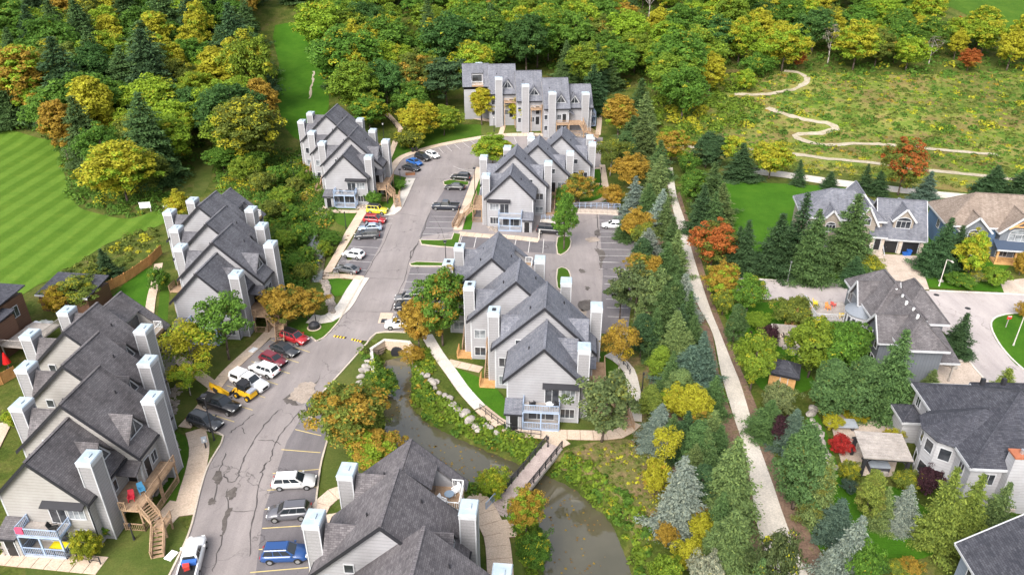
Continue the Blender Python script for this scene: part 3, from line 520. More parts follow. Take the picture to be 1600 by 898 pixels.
def deck(parent, x0, x1, y0, y1, z, open_sides, mat='wood_deck', lower=True):
    o = MB().box(x0, x1, y0, y1, z - .24, z - .05).build('deck', mat, parent); n = max(2, int(abs(x1 - x0) / .3)); m = MB(); lo, hi = min(x0, x1), max(x0, x1); st = (hi - lo) / n
    for i in range(n): m.box(lo + i * st + .01, lo + (i + 1) * st - .01, y0, y1, z - .045, z)
    m.build('deck_boards', mat, o)
    c = {'w': [(x0, y0), (x0, y1)], 'e': [(x1, y0), (x1, y1)], 's': [(x0, y0), (x1, y0)], 'n': [(x0, y1), (x1, y1)]}
    for s in open_sides: railing(o, [(*p, z) for p in c[s]], 1.0, mat, .18)
    for x, y in ((x0 + (.1 if x1 > x0 else -.1), y0 + .1), (x1 - (.1 if x1 > x0 else -.1), y0 + .1), (x1 - (.1 if x1 > x0 else -.1), y1 - .1)): MB().box(x - .08, x + .08, y - .08, y + .08, -.4, z - .24).build('post', mat, o)
    return o
def townhouse(label, x0, y0, rz, mir, ts, units=None, roof='shingle_grey', wall='siding_grey', wood='wood_deck', zs=None, z0=0.0, right_deck=True, opts=()):
    root = thing('townhouse_block', label, 'townhouses', (x0, y0, z0), rz, 'grey stepped townhouse blocks'); X = lambda t_: mir * t_; FW = -R(90)
    U = units or [(0, 6.6, 4.5, 11.0, 6.5), (6.6, 13.4, 6.4, 12.9, 6.8), (13.4, 20.2, 6.4, 12.9, 6.8), (20.2, 27.0, 6.4, 12.9, 6.8), (27.0, 32.6, 5.4, 11.2, 6.6)]
    FR = 0 if mir > 0 else R(180); BK = R(180) if mir > 0 else 0; zs = zs or [0] * 5; N = len(U)
    for i, (s0, s1, hw, zr, ze) in enumerate(U):
        tc = ts[i]; zo = zs[i]; zr += zo; ze += zo; zb = min(zs) - 1.2; sl_ = (zr - ze) / hw; P = lambda t_, s_, z: (X(tc + t_), s_, z); last = i == N - 1
        e = .5; th = .2; zz = lambda t_: zr - sl_ * abs(t_)
        m = MB()
        for s_ in ((s0, s1) if last or True else (s0,)): m.poly([P(-hw, s_, zb), P(hw, s_, zb), P(hw, s_, ze), P(0, s_, zr), P(-hw, s_, ze)])
        m.poly([P(-hw, s0, zb), P(-hw, s1, zb), P(-hw, s1, ze), P(-hw, s0, ze)])
        if last: m.poly([P(hw, s0, zb), P(hw, s1, zb), P(hw, s1, 5.6 + zo), P(hw, s0, 5.6 + zo)])
        else: m.poly([P(hw, s0, zb), P(hw, s1, zb), P(hw, s1, ze), P(hw, s0, ze)])
        wl = m.build('wall', wall, root)
        for t_ in (-hw, hw): MB().box(X(tc + t_) - .09, X(tc + t_) + .09, s0 - .03, s0 + .12, zb, ze - .1).build('corner_board', 'trim_white', wl)
        a0, a1 = s0 - .4, s1 + (.35 if last else .02); up = .04 + th; m = MB()
        m.slab([P(0, a0, zr + up), P(0, a1, zr + up), P(-hw - e, a1, zz(hw + e) + up), P(-hw - e, a0, zz(hw + e) + up)], th)
        if not last: m.slab([P(0, a0, zr + up), P(0, a1, zr + up), P(hw + e, a1, zz(hw + e) + up), P(hw + e, a0, zz(hw + e) + up)], th)
        else:                                              # the far unit has a roof balcony cut into its front slope
            b0, b1, tt = s0 + 1.4, s0 + 4.6, 2.5
            for q in ([(0, a0), (0, a1), (tt, a1), (tt, a0)], [(tt, a0), (tt, b0), (hw + e, b0), (hw + e, a0)], [(tt, b1), (tt, a1), (hw + e, a1), (hw + e, b1)]): m.slab([P(t_, s_, zz(t_) + up) for t_, s_ in q], th)
        rf = m.build('roof', roof, root)
        MB().bar(P(0, a0, zr + up + .02), P(0, a1, zr + up + .02), .3, .07).build('ridge_cap', roof, rf)
        m = MB()
        for sg in (-1, 1): m.hexa([P(0, a0 - .05, zr + up - .42), P(sg * (hw + e + .1), a0 - .05, zz(hw + e + .1) + up - .42), P(sg * (hw + e + .1), a0 + .03, zz(hw + e + .1) + up - .42), P(0, a0 + .03, zr + up - .42)], [P(0, a0 - .05, zr + up + .03), P(sg * (hw + e + .1), a0 - .05, zz(hw + e + .1) + up + .03), P(sg * (hw + e + .1), a0 + .03, zz(hw + e + .1) + up + .03), P(0, a0 + .03, zr + up + .03)])
        m.build('rake_trim', 'trim_dark', rf)
        if last:
            m = MB()
            for sg in (-1, 1): m.hexa([P(0, a1, zr + up - .42), P(sg * (hw + e), a1, zz(hw + e) + up - .42), P(sg * (hw + e), a1 + .06, zz(hw + e) + up - .42), P(0, a1 + .06, zr + up - .42)], [P(0, a1, zr + up), P(sg * (hw + e), a1, zz(hw + e) + up), P(sg * (hw + e), a1 + .06, zz(hw + e) + up), P(0, a1 + .06, zr + up)])
            m.build('rake_trim', 'trim_dark', rf)
        for sg in (-1, 1):
            if last and sg > 0: continue
            g = X(tc + sg * (hw + e + .06)); MB().box(g - .07, g + .07, a0, a1, zz(hw + e) + up - .34, zz(hw + e) + up - .12).build('gutter', 'trim_dark', rf)
        for k, (tv, sv) in enumerate(((-2.0, s0 + 2.5), (2.4, s0 + 4.9))):
            if last and tv > 0: continue
            p = P(tv, sv, zz(tv) + up - .15); MB().tube(p, (p[0], p[1], p[2] + .55), .09, n=6).build('roof_vent', 'metal_dark', rf)
        def dormer(sg, sd_):
            t1 = hw * .86; zb_ = zz(t1) + .05; za = zb_ + 2.35; t0 = (zr - za) / sl_; f = .28; d = MB(); zu = up + .02
            for q in (-1, 1): d.slab([P(sg * (t0 - .1), sd_, za + zu), P(sg * (t1 + f), sd_, za + zu), P(sg * (t1 + f), sd_ + q * 1.95, zb_ + zu - .22), P(sg * (t1 - .1), sd_ + q * 1.95, zb_ + zu - .22)], .14)
            o = d.build('dormer', roof, root); MB().prism([P(sg * t1, sd_ - 1.7, zb_ - .1), P(sg * t1, sd_ + 1.7, zb_ - .1), P(sg * t1, sd_, za + .02)], (X(sg * -.2), 0, 0)).build('dormer_wall', wall, o)
            w_ = MB().prism([P(sg * (t1 + .03), sd_ - 1.2, zb_ + .12), P(sg * (t1 + .03), sd_ + 1.2, zb_ + .12), P(sg * (t1 + .03), sd_, za - .28)], (X(sg * -.04), 0, 0)).build('dormer_window', 'glass_dark', o)
            fr = MB(); A, B, C_ = P(sg * (t1 + .05), sd_ - 1.3, zb_ + .1), P(sg * (t1 + .05), sd_ + 1.3, zb_ + .1), P(sg * (t1 + .05), sd_, za - .22); fr.bar(A, B, .12, .14).bar(A, C_, .1, .12).bar(B, C_, .1, .12).bar(P(sg * (t1 + .05), sd_, zb_ + .1), C_, .07, .07)
            fr.build('window_frame', 'trim_white', o); return o
        def chimney(sg, sc, zc):
            c = X(tc + sg * (hw + .35)); a, b = c - .7, c + .7; o = MB().box(a, b, sc - .9, sc + .9, zb, zc).build('chimney', 'chimney_siding', root); m = MB()
            for x in (a, b):
                for y in (sc - .9, sc + .9): m.box(x - .07 if x < c else x - .05, x + .05 if x < c else x + .07, y - .06 if y < sc else y - .05, y + .05 if y < sc else y + .06, zb, zc - .5)
            m.build('corner_board', 'trim_white', o); MB().box(a - .1, b + .1, sc - 1.0, sc + 1.0, zc - .5, zc).build('chimney_collar', 'trim_white', o)
            cp = MB().hexa([(a - .14, sc - 1.04, zc), (b + .14, sc - 1.04, zc), (b + .14, sc + 1.04, zc), (a - .14, sc + 1.04, zc)], [(a - .05, sc - .95, zc + .12), (b + .05, sc - .95, zc + .12), (b + .05, sc + .95, zc + .16), (a - .05, sc + .95, zc + .16)]).build('chimney_cap', 'cap_metal', o)
            MB().box(c - .25, c + .25, sc - .3, sc + .3, zc + .13, zc + .27).build('flue', 'metal_dark' if 'new' in opts and sg < 0 else 'cap_metal', cp)
        zc = ze + 4.1
        if i == 0: chimney(1, s0 + 1.9, zc - .3); dormer(1, s0 + 4.6)
        elif not last: dormer(1, s0 + 2.1); chimney(1, s0 + 4.6, zc); dormer(-1, s0 + 2.3); chimney(-1, s0 + 2.2, zc)
        else: chimney(-1, s0 + 2.2, zc - .3); dormer(-1, s0 + 2.4)
        fz = zo                                             # windows of this unit's faces
        bl = ('window_blind', 'glass_dark')
        if i:
            step = ts[i] - ts[i - 1]; ex = ts[i - 1] - U[i - 1][2] - (tc - hw)     # how much of the gable stands clear on the back side
            if i < 4:
                window(root, X(tc - 3.3), s0 - .02, 7.4 + fz, .8, .95, FW, bars=0)
                for z in (4.3, 1.4): window(root, X(tc - hw + 1.25), s0 - .02, z + fz, 1.5, 1.3, FW, pane=bl[(i + int(z)) % 2])
            if i in (2, 3):
                door(root, X(tc - hw + 3.0), s0 - .02, 2.8 + fz, FW); d_ = deck(root, X(tc - hw + 2.3), X(tc - hw + 3.8), s0 - 1.3, s0 - .05, 2.8 + fz, 'w' if mir > 0 else 'w', wood)
                stair(d_, (X(tc - hw + 3.05), s0 - 1.35, 2.8 + fz), (X(tc - hw + 3.05), s0 - 5.0, .1 + fz), 1.2, wood); deck(root, X(tc - hw + 2.0), X(tc - hw + 4.1), s0 - 7.0, s0 - 5.1, .35 + fz, 'w', 'wood_new' if 'new' in opts else wood)
            if i == 1 and ex > .8:
                window(root, X(tc - 1.0 - hw + 2.2 - .3), s0 - .02, 7.3, .75, .9, FW, bars=0) if False else None
            if i < 4:                                        # side windows and doors on the front side
                door(root, X(tc + hw + .02), s0 + 1.2, 2.9 + fz, FR); window(root, X(tc + hw + .01), s0 + 2.6, 4.2 + fz, 1.0, 1.3, FR); window(root, X(tc + hw + .01), s0 + 6.1, 4.2 + fz, .8, 1.2, FR, bars=0); window(root, X(tc + hw + .01), s0 + 6.1, 1.3 + fz, .8, 1.2, FR, bars=0)
                door(root, X(tc + hw + .02), s0 + 1.2, .05 + fz, FR); window(root, X(tc + hw + .01), s0 + 2.6, 1.4 + fz, 1.0, 1.3, FR)
                for z in (4.2, 1.3): window(root, X(tc - hw - .01), s0 + 5.0, z + fz, 1.4, 1.2, BK)
        if last:
            t_in = 2.5; zf = ze + .2; b0, b1 = s0 + 1.4, s0 + 4.6; t_out = hw + .25
            rb = MB().box(X(tc + t_in), X(tc + t_out), b0, b1, zf - .45, zf).build('roof_balcony', 'wood_deck', root)
            m = MB()
            for s_ in (b0, b1): m.poly([P(t_in, s_, zf), P(t_out, s_, zf), P(t_out, s_, max(zf, zz(t_out))), P(t_in, s_, zz(t_in) + .05)])
            m.poly([P(t_in, b0, zf), P(t_in, b1, zf), P(t_in, b1, zz(t_in) + .1), P(t_in, b0, zz(t_in) + .1)]); m.build('recess_wall', wall, rb)
            MB().box(X(tc + t_in + .04), X(tc + t_in + .1), b0 + .35, b1 - .35, zf, zf + 2.1).build('sliding_door', 'glass_dark', rb)
            railing(rb, [(X(tc + hw - .9), b0 + .05, zf), (X(tc + hw + .2), b0 + .05, zf), (X(tc + hw + .2), b1 - .05, zf), (X(tc + hw - .9), b1 - .05, zf)], 1.0, 'plastic_white', .2); m = MB()
            m.slab([P(.2, b0 - .1, zz(.2) + .42), P(.2, b1 + .1, zz(.2) + .42), P(t_in + .35, b1 + .1, zz(t_in) + .36), P(t_in + .35, b0 - .1, zz(t_in) + .36)], .08).build('recess_roof', roof, rb)
            for k in (0, 1): window(root, X(tc + hw + .01), s0 + 1.5 + 2.7 * k, 4.2 + zo, 1.1, 1.3, FR)
    # ---- the near end wall with its double balcony
    tc = ts[0]; zo = zs[0]
    bw0, bw1 = tc - 2.4, tc + 2.1; bal = MB().box(X(bw0), X(bw1), -2.0, -.04, 2.75 + zo, 2.95 + zo).build('balcony', 'rail_blue', root)
    MB().box(X(bw0 + .05), X(bw1 - .05), -1.95, -.05, 2.952 + zo, 2.99 + zo).build('balcony_floor', 'wood_grey', bal); lo_ = MB().box(X(bw0), X(bw1), -2.0, -.04, .1 + zo, .28 + zo).build('balcony', 'rail_blue', root); MB().box(X(bw0 + .05), X(bw1 - .05), -1.95, -.05, .282 + zo, .31 + zo).build('balcony_floor', 'wood_grey', lo_)
    for b_, z in ((bal, 2.95), (lo_, .3)): railing(b_, [(X(bw0), -.1, z + zo), (X(bw0), -1.95, z + zo), (X(bw1), -1.95, z + zo), (X(bw1), -.1, z + zo)], 1.0, 'rail_blue', .2)
    for t_ in (bw0, (bw0 + bw1) / 2, bw1): MB().box(X(t_) - .08, X(t_) + .08, -2.0, -1.86, .3 + zo, 2.75 + zo).build('post', 'rail_blue', lo_)
    window(root, X(tc + 1.1), -.02, 4.05 + zo, 1.7, 2.0, FW, 'glass_dark', 1, 1, 'sliding_door'); window(root, X(tc + 3.1), -.02, 4.4 + zo, 1.7, 1.3, FW, 'window_blind', 2)
    window(root, X(tc - .2), -.02, 1.4 + zo, 3.2, 2.0, FW, 'glass_dark', 2, 1, 'sliding_door'); window(root, X(tc + 3.1), -.02, 1.5 + zo, 1.7, 1.3, FW, 'glass_dark', 2)
    MB().slab([(X(tc - .1), -.02, 6.0 + zo), (X(tc + 4.45), -.02, 6.0 + zo), (X(tc + 4.45), -.75, 5.62 + zo), (X(tc - .1), -.75, 5.62 + zo)], .14).build('awning', 'trim_dark', root)
    for z in (4.2, 1.4): window(root, X(tc + 4.51), 4.2, z + zo, 1.1, 1.3, FR)
    m = MB(); m.box(X(tc + 4.52), X(tc + 4.62), -.06, .04, 0 + zo, 6.2 + zo).build('downspout', 'trim_dark', root)
    sh = MB().box(X(tc - 4.5), X(tc - 2.55), -2.0, -.03, -.4, 2.55 + zo).build('storage_shed', wall, root); MB().slab([(X(tc - 4.75), -.03, 3.5 + zo), (X(tc - 2.5), -.03, 3.5 + zo), (X(tc - 2.5), -2.3, 2.62 + zo), (X(tc - 4.75), -2.3, 2.62 + zo)], .16).build('shed_roof', roof, sh)
    MB().box(X(tc - 4.75), X(tc - 2.5), -2.36, -2.29, 2.42 + zo, 2.66 + zo).build('gutter', 'trim_dark', sh); door(sh, X(tc - 3.5), -2.02, .05 + zo, FW)
    # ---- front-side deck: between the near unit and the next gable, with a flight down
    if right_deck:
        z = 2.85 + zo; tR = tc + 4.5; t2 = ts[1] + 6.4; s1 = 6.6
        for k in (.55, 1.75):
            if tR + k < t2 - .4: door(root, X(tR + k), s1 - .02, z, FW); door(root, X(tR + k), s1 - .02, .05, FW)
        MB().slab([(X(tR - .1), s1 - .05, 5.9 + zo), (X(t2 + .5), s1 - .05, 5.9 + zo), (X(t2 + .5), s1 - 1.7, 5.1 + zo), (X(tR - .1), s1 - 1.7, 5.1 + zo)], .18).build('porch_roof', roof, root)
        d1 = deck(root, X(tR + 1.4), X(t2 + 1.8), 2.4, s1 - .05, z, '', wood); railing(d1, [(X(tR + 1.4), 2.4, z), (X(t2 + .3), 2.4, z)], 1.0, wood, .18); railing(d1, [(X(t2 + 1.8), 3.9, z), (X(t2 + 1.8), s1, z)], 1.0, wood, .18)
        MB().box(X(tR + .05), X(tR + 1.4), 3.1, s1 - .06, z - .24, z).build('landing', wood, d1)
        d2 = deck(root, X(t2 + .05), X(t2 + 1.8), s1, s1 + 3.3, z, 'e', wood)
        mid = deck(root, X(t2 + 3.3), X(t2 + 4.6), 1.6, 3.0, 1.5 + zo, 'e', wood); stair(d1, (X(t2 + 1.8), 3.1, z), (X(t2 + 3.3), 2.4, 1.5 + zo), 1.2, wood); stair(mid, (X(t2 + 4.0), 1.6, 1.5 + zo), (X(t2 + 4.9), -1.0, .1 + zo), 1.2, wood)
        railing(root, [(X(tR + 1.4), 2.3, .0 + zo), (X(t2 + 1.8), 2.3, .0 + zo), (X(t2 + 1.8), s1 + 3, .0 + zo)], 1.0, wood, .2, 'fence_panel')
        for k, zz_ in ((0, 2), (1, 3)):
            if 1 + k + 1 < N: s2 = U[1 + k][1]; tt = ts[2 + k] + 6.4; deck(root, X(tt + .05), X(tt + 1.9), s2 - 1.5 + 1.6, s2 + 3.2, z + zs[2 + k], 'es', wood)
    return root
def block(label, f1, ax, mir, steps, **k):
    """f1: world point of the near unit's ridge end; steps: sideways positions of the units' ridges"""
    return townhouse(label, f1[0], f1[1], ax, mir, steps, **k)
AX = R(-5)
TA = block('warm grey townhouse block beside the street with the yellow loader, weathered brown roofs', (-47.0, 55.4), AX, 1, [0, -.15, -4.35, -8.6, -9.3], roof='shingle_dark', wall='siding_warm')
TE = block('grey townhouse block with dark slate roofs between the ravine and the golf fairway', (-45.4, 95.2), AX, 1, [0, -.2, -4.3, -8.9, -9.2], roof='shingle_grey')
TF = block('grey townhouse block with pale blue balconies beside the yellow off-roader', (-35.1, 148.8), R(-4), 1, [0, -.3, -5.0, -10.2, -12.2], units=[(0, 6.6, 4.5, 11, 6.5), (6.6, 14.2, 6.4, 12.9, 6.8), (14.2, 23.0, 6.4, 12.9, 6.8), (23.0, 32, 6.4, 12.9, 6.8), (32, 39, 5.2, 11.2, 6.6)], roof='shingle_grey')
TC = block('grey townhouse block on the creek bank by the end of the footbridge', (3.9, 75.4), AX, 1, [0, -.3, -4.5, -8.6, -9.0], roof='shingle_blue', opts=('new',))
TD = block('grey townhouse block inside the loop road with the dark minivan parked at its corner', (-.4, 136.6), AX, -1, [0, -.3, -4.6, -9.3, -9.8], roof='shingle_blue')
TB = block('grey townhouse block on the near creek bank, its roof balcony holding white chairs', (-4.6, 28.2), AX, 1, [0, -.15, -4.2, -7.9, -8.1], roof='shingle_plum', units=[(0, 4.4, 4.5, 11.0, 6.5), (4.4, 9.6, 6.4, 12.9, 6.8), (9.6, 16.6, 6.4, 12.9, 6.8), (16.6, 23.4, 6.4, 12.9, 6.8), (23.4, 29.0, 5.2, 11.3, 6.6)])
TG = block('grey townhouse block at the head of the loop road, below the wooded hill', (21.0, 203.8), R(94), -1, [0, 1.0, -3.6, -7.8, -11.5], roof='shingle_blue', zs=[1.8, 1.9, 2.9, 3.9, 5.0], units=[(0, 6.4, 5.6, 11.0, 6.5), (6.4, 13.1, 6.4, 12.9, 6.8), (13.1, 20.0, 6.4, 12.9, 6.8), (20.0, 27.2, 6.4, 12.9, 6.8), (27.2, 34.0, 5.4, 11.3, 6.6)])
# ------------------------------------------------------------------ trees: crowns of many leaf-sized faces in uneven clumps
def leaf_mesh(name, C_, U_, V_, tint, vary, mat):
    n = len(C_); co = np.stack([C_ - U_, C_ + V_ * .8 - U_ * .1, C_ + U_, C_ - V_ * .8 - U_ * .1], 1).reshape(-1, 3); me = bpy.data.meshes.new(name)
    me.vertices.add(4 * n); me.vertices.foreach_set('co', co.ravel().astype('f')); me.loops.add(4 * n); me.loops.foreach_set('vertex_index', np.arange(4 * n, dtype='i')); me.polygons.add(n); me.polygons.foreach_set('loop_start', (np.arange(n) * 4).astype('i')); me.update(calc_edges=True)
    for k, a in (('tint', tint), ('vary', vary)): at = me.attributes.new(k, 'FLOAT', 'FACE'); at.data.foreach_set('value', a.astype('f'))
    me.materials.append(MAT[mat]); return me
def unit(v): return v / (np.linalg.norm(v, axis=-1, keepdims=True) + 1e-9)
def frame(nrm, rng):
    a = unit(np.cross(nrm, rng.normal(size=nrm.shape))); return a, np.cross(nrm, a)
def crown_mesh(name, seed, H_=10, Rw=3.2, z0=1.2, nc=190, nl=85, leaf=.15, shape='round', mat='leaf_yellow', clump=.7, fill=.42):
    rng = np.random.default_rng(seed); d = unit(rng.normal(size=(nc, 3))); d[:, 2] = np.abs(d[:, 2]) * np.where(rng.random(nc) < .72, 1, -.8); r = fill + (1 - fill) * rng.random(nc) ** .6
    hz = (H_ - z0) / 2; zc = z0 + hz; lob = 1 + .22 * np.sin(np.arctan2(d[:, 1], d[:, 0]) * 3 + seed) + .12 * rng.normal(size=nc)
    if shape == 'cone': k = np.clip(1.0 - .62 * (d[:, 2] * r + 1) / 2, .2, 1); lob = lob * k * 1.25
    if shape == 'column': lob = lob * .9
    if shape == 'vase': k = .55 + .6 * (d[:, 2] * r + 1) / 2; lob = lob * k
    c = np.stack([d[:, 0] * r * lob * Rw, d[:, 1] * r * lob * Rw, zc + d[:, 2] * r * hz * (.92 + .1 * rng.normal(size=nc))], 1)
    cr = clump * (.65 + .7 * rng.random(nc)); ct = rng.random(nc) * .75 + .25 * rng.random(nc); ct = np.where(c[:, 2] > zc, ct * .85, ct)
    idx = np.repeat(np.arange(nc), nl); e = unit(rng.normal(size=(nc * nl, 3))); e[:, 2] = np.where(rng.random(nc * nl) < .6, np.abs(e[:, 2]), e[:, 2]) * .75
    P = c[idx] + e * (cr[idx] * (.35 + .65 * rng.random(nc * nl) ** .5))[:, None]; out = unit(P - np.array([0, 0, zc - hz * .35])); nrm = unit(e * .55 + out * .5 + np.array([0, 0, .45]) + rng.normal(size=P.shape) * .6)
    u, v = frame(nrm, rng); s = leaf * (.6 + .8 * rng.random(len(P)))[:, None]
    return leaf_mesh(name, P, u * s, v * s * .75, ct[idx] + rng.normal(size=len(P)) * .06, np.clip(.5 + .22 * rng.normal(size=len(P)) + .25 * (rng.random(nc)[idx] - .5), 0, 1), mat), c
def trunk_mesh(name, seed, H_, z0, c, r=.17, mat='bark', limbs=9):
    rng = random.Random(seed); m = MB(); p = Vector((0, 0, -.3)); rr = r; n = 5; top = z0 + (H_ - z0) * .75; pts = [p]
    for i in range(1, n + 1):
        q_ = Vector((rng.uniform(-.12, .12) * i * .5, rng.uniform(-.12, .12) * i * .5, top * i / n)); m.tube(p, q_, rr, rr * .8, 7); p = q_; rr *= .8; pts.append(p)
    for k in range(min(limbs, len(c))):
        t_ = Vector(c[(k * 7) % len(c)]); b = pts[min(n, 2 + k % 4)]; mid = b.lerp(t_, .5) + Vector((0, 0, -.2)); m.tube(b, mid, r * .4, r * .26, 5); m.tube(mid, t_, r * .26, r * .08, 5)
    return m.mesh(name, mat, True)
def spruce_mesh(name, seed, H_=10, Rw=2.3, levels=30, nb=11, z0=.35, leaf=.16, droop=.3, taper=.82, nt=9, ragged=.3):
    rng = np.random.default_rng(seed); C_, U_, V_, T_, W_ = [], [], [], [], []
    for li in range(levels):
        f = li / (levels - 1); z = z0 + (H_ - z0 - .2) * f; Rr = Rw * ((1 - f) ** taper) * (1 + ragged * .35 * rng.normal()) + .08; n = max(4, int(round(nb * (1 - .55 * f)))); a0 = rng.random() * 6.28
        for b in range(n):
            a = a0 + 6.283 * b / n + rng.normal() * .2; L = max(Rr * (1 + ragged * rng.normal() * .7), .15); k = max(2, int(L / .27)); tv = rng.random(); ca, sa = math.cos(a), math.sin(a); up = .13 * rng.normal()
            for t_ in np.linspace(.3, 1, k):                  # tufts of short needles strung along the bough, thickest towards its tip
                rad = L * t_; wd = (.13 + .2 * L * .45) * math.sin(math.pi * min(t_ * .8, 1)) + .05; m = nt + int(3 * L)
                q_ = rng.normal(size=(m, 3)) * np.array([.13 + .06 * L, wd, .07]); cz = z - droop * rad + .34 * droop * rad * rad / max(L, .3) + up * rad
                C_.append(np.stack([ca * (rad + q_[:, 0]) - sa * q_[:, 1], sa * (rad + q_[:, 0]) + ca * q_[:, 1], cz + q_[:, 2] - .12 * np.abs(q_[:, 1])], 1)); ang = a + np.sign(q_[:, 1]) * .6 + rng.normal(size=m) * .5
                u = unit(np.stack([np.cos(ang), np.sin(ang), -.15 + .35 * rng.normal(size=m)], 1)); nr = np.stack([.5 * rng.normal(size=m), .5 * rng.normal(size=m), np.ones(m)], 1); vv = unit(np.cross(nr, u)); s = leaf * (.6 + .8 * rng.random(m))[:, None]
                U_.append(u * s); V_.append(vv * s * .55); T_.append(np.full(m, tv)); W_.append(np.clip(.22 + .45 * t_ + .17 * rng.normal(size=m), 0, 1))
    return leaf_mesh(name, np.concatenate(C_), np.concatenate(U_), np.concatenate(V_), np.concatenate(T_), np.concatenate(W_), 'needle')
def pine_mesh(name, seed):
    return crown_mesh(name, seed, 10, 3.3, 2.0, 90, 95, .18, 'round', 'needle', .8, .3)
PROTO = {}
def reg(kind, crowns, trunks, hw): PROTO[kind] = (crowns, trunks, hw)
def _b(kind, n, seed, tr='bark', **k):
    cr, tk = [], []
    for i in range(n):
        me_, c = crown_mesh('crown', seed + i, **k); cr.append(me_); tk.append(trunk_mesh('trunk', seed + i, k.get('H_', 10), k.get('z0', 1.2), c, mat=tr))
    reg(kind, cr, tk, k.get('Rw', 3.2))
_b('broad', 6, 10); _b('broad_orange', 2, 30, mat='leaf_orange'); _b('broad_red', 1, 40, mat='leaf_red'); _b('tall', 3, 50, Rw=2.3, z0=1.8, nc=170, shape='column', clump=.6); _b('tall_orange', 1, 57, Rw=2.3, z0=1.8, nc=170, shape='column', clump=.6, mat='leaf_orange'); _b('cone', 2, 60, Rw=3.0, z0=1.0, nc=180, shape='cone', clump=.62)
_b('open', 2, 70, Rw=3.4, z0=3.0, nc=50, nl=125, clump=1.0, tr='bark_pale'); _b('open_orange', 1, 75, Rw=3.4, z0=3.0, nc=48, nl=125, clump=1.0, tr='bark_pale', mat='leaf_orange'); _b('vase', 1, 80, Rw=3.0, z0=3.6, nc=40, nl=90, shape='vase', tr='bark_pale', clump=.95); _b('cedar', 2, 90, Rw=2.1, z0=.2, nc=170, nl=110, leaf=.12, shape='cone', mat='needle', clump=.62, fill=.7)
_b('bush', 3, 100, H_=6, Rw=3.6, z0=.2, nc=150, nl=75, leaf=.15); _b('bush_orange', 1, 106, H_=6, Rw=3.6, z0=.2, nc=150, nl=75, leaf=.15, mat='leaf_orange'); _b('bush_red', 1, 107, H_=6, Rw=3.6, z0=.2, nc=150, nl=75, leaf=.15, mat='leaf_scarlet')
_b('bare', 1, 120, nc=26, nl=14, leaf=.16, tr='bark_pale', z0=3)
st_ = MB().tube((0, 0, -.3), (0, 0, 9.6), .16, .02, 7).mesh('trunk', 'bark', True)
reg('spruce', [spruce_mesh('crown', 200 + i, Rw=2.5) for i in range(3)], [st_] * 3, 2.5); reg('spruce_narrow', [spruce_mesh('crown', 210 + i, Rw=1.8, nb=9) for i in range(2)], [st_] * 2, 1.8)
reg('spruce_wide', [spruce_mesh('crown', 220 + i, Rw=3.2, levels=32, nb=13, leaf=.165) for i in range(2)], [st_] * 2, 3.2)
pm = [crown_mesh('crown', 230 + i, 10, 3.3, 2.4, 62, 100, .17, 'round', 'needle', .75, .3) for i in range(2)]; reg('pine', [p[0] for p in pm], [trunk_mesh('trunk', 230 + i, 10, 2.4, p[1]) for i, p in enumerate(pm)], 3.3)
NAME = {'broad': 'broadleaf_tree', 'broad_orange': 'broadleaf_tree', 'broad_red': 'broadleaf_tree', 'tall': 'broadleaf_tree', 'tall_orange': 'broadleaf_tree', 'cone': 'broadleaf_tree', 'open': 'broadleaf_tree', 'open_orange': 'broadleaf_tree', 'vase': 'broadleaf_tree', 'cedar': 'cedar_tree', 'bush': 'shrub', 'bush_orange': 'shrub', 'bush_red': 'shrub', 'bare': 'bare_tree', 'spruce': 'spruce_tree', 'spruce_narrow': 'spruce_tree', 'spruce_wide': 'spruce_tree', 'pine': 'pine_tree'}
G_ = dict(g=(.085, .175, .024), dg=(.055, .125, .03), yg=(.2, .3, .026), y=(.34, .27, .02), o=(.34, .21, .03), gb=(.125, .165, .03), bg=(.045, .105, .03), lg=(.145, .225, .024), s=(.06, .112, .036), ds=(.036, .076, .03), ls=(.1, .15, .05), b=(.16, .205, .175), db=(.07, .115, .085), pg=(.18, .22, .09), pu=(.05, .022, .03), w=(.23, .26, .19), gy=(.16, .15, .12), ru=(.2, .10, .035), p=(.075, .11, .04))
def plant(kind, x, y, h, wd, col, aut=0.0, label=None, group=None, name=None, sink=.0):
    cr, tk, hw = PROTO[kind]; r_ = rnd.random; i = int(r_() * len(cr)); nm = name or NAME[kind]; root = thing(nm, label, nm.replace('_', ' '), (x, y, H(x, y) - sink), r_() * 6.28, group); base = 6. if kind.startswith('bush') else 10.
    sx = wd / 2 / hw; c = G_[col] if isinstance(col, str) else col; j = 1 + .16 * (r_() - .5) * 2; j *= 1.12; c = (c[0] * j * (1 + .12 * (r_() - .5)), c[1] * j, c[2] * j, aut)
    if 'spruce' in kind or kind == 'pine': root.rotation_euler.x = rnd.gauss(0, .035); root.rotation_euler.y = rnd.gauss(0, .035); sx *= rnd.uniform(.88, 1.1)
    obj('trunk', tk[i], root, None, 0, (sx * .5 + h / base * .5,) * 2 + (h / base,)); obj('crown', cr[i], root, None, 0, (sx * (1 + .16 * (r_() - .5)), sx * (1 + .24 * (r_() - .5)), h / base), c); return root
def T(kind, u, vb, vt, wpx, col, aut, label, group=None, name=None):
    x, y, z = spot(u, vb); h = max(.5, top_z(u, vt, y) - z); dist = math.hypot(y, CAM_H); wd = (1.1 if kind.startswith('spruce') else 1.04) * wpx / FPX * (y * math.cos(PITCH) + (CAM_H - z) * math.sin(PITCH))
    # the crown's own width also takes up picture height
    return plant(kind, x, y, h, wd, col, aut, label, group, name)
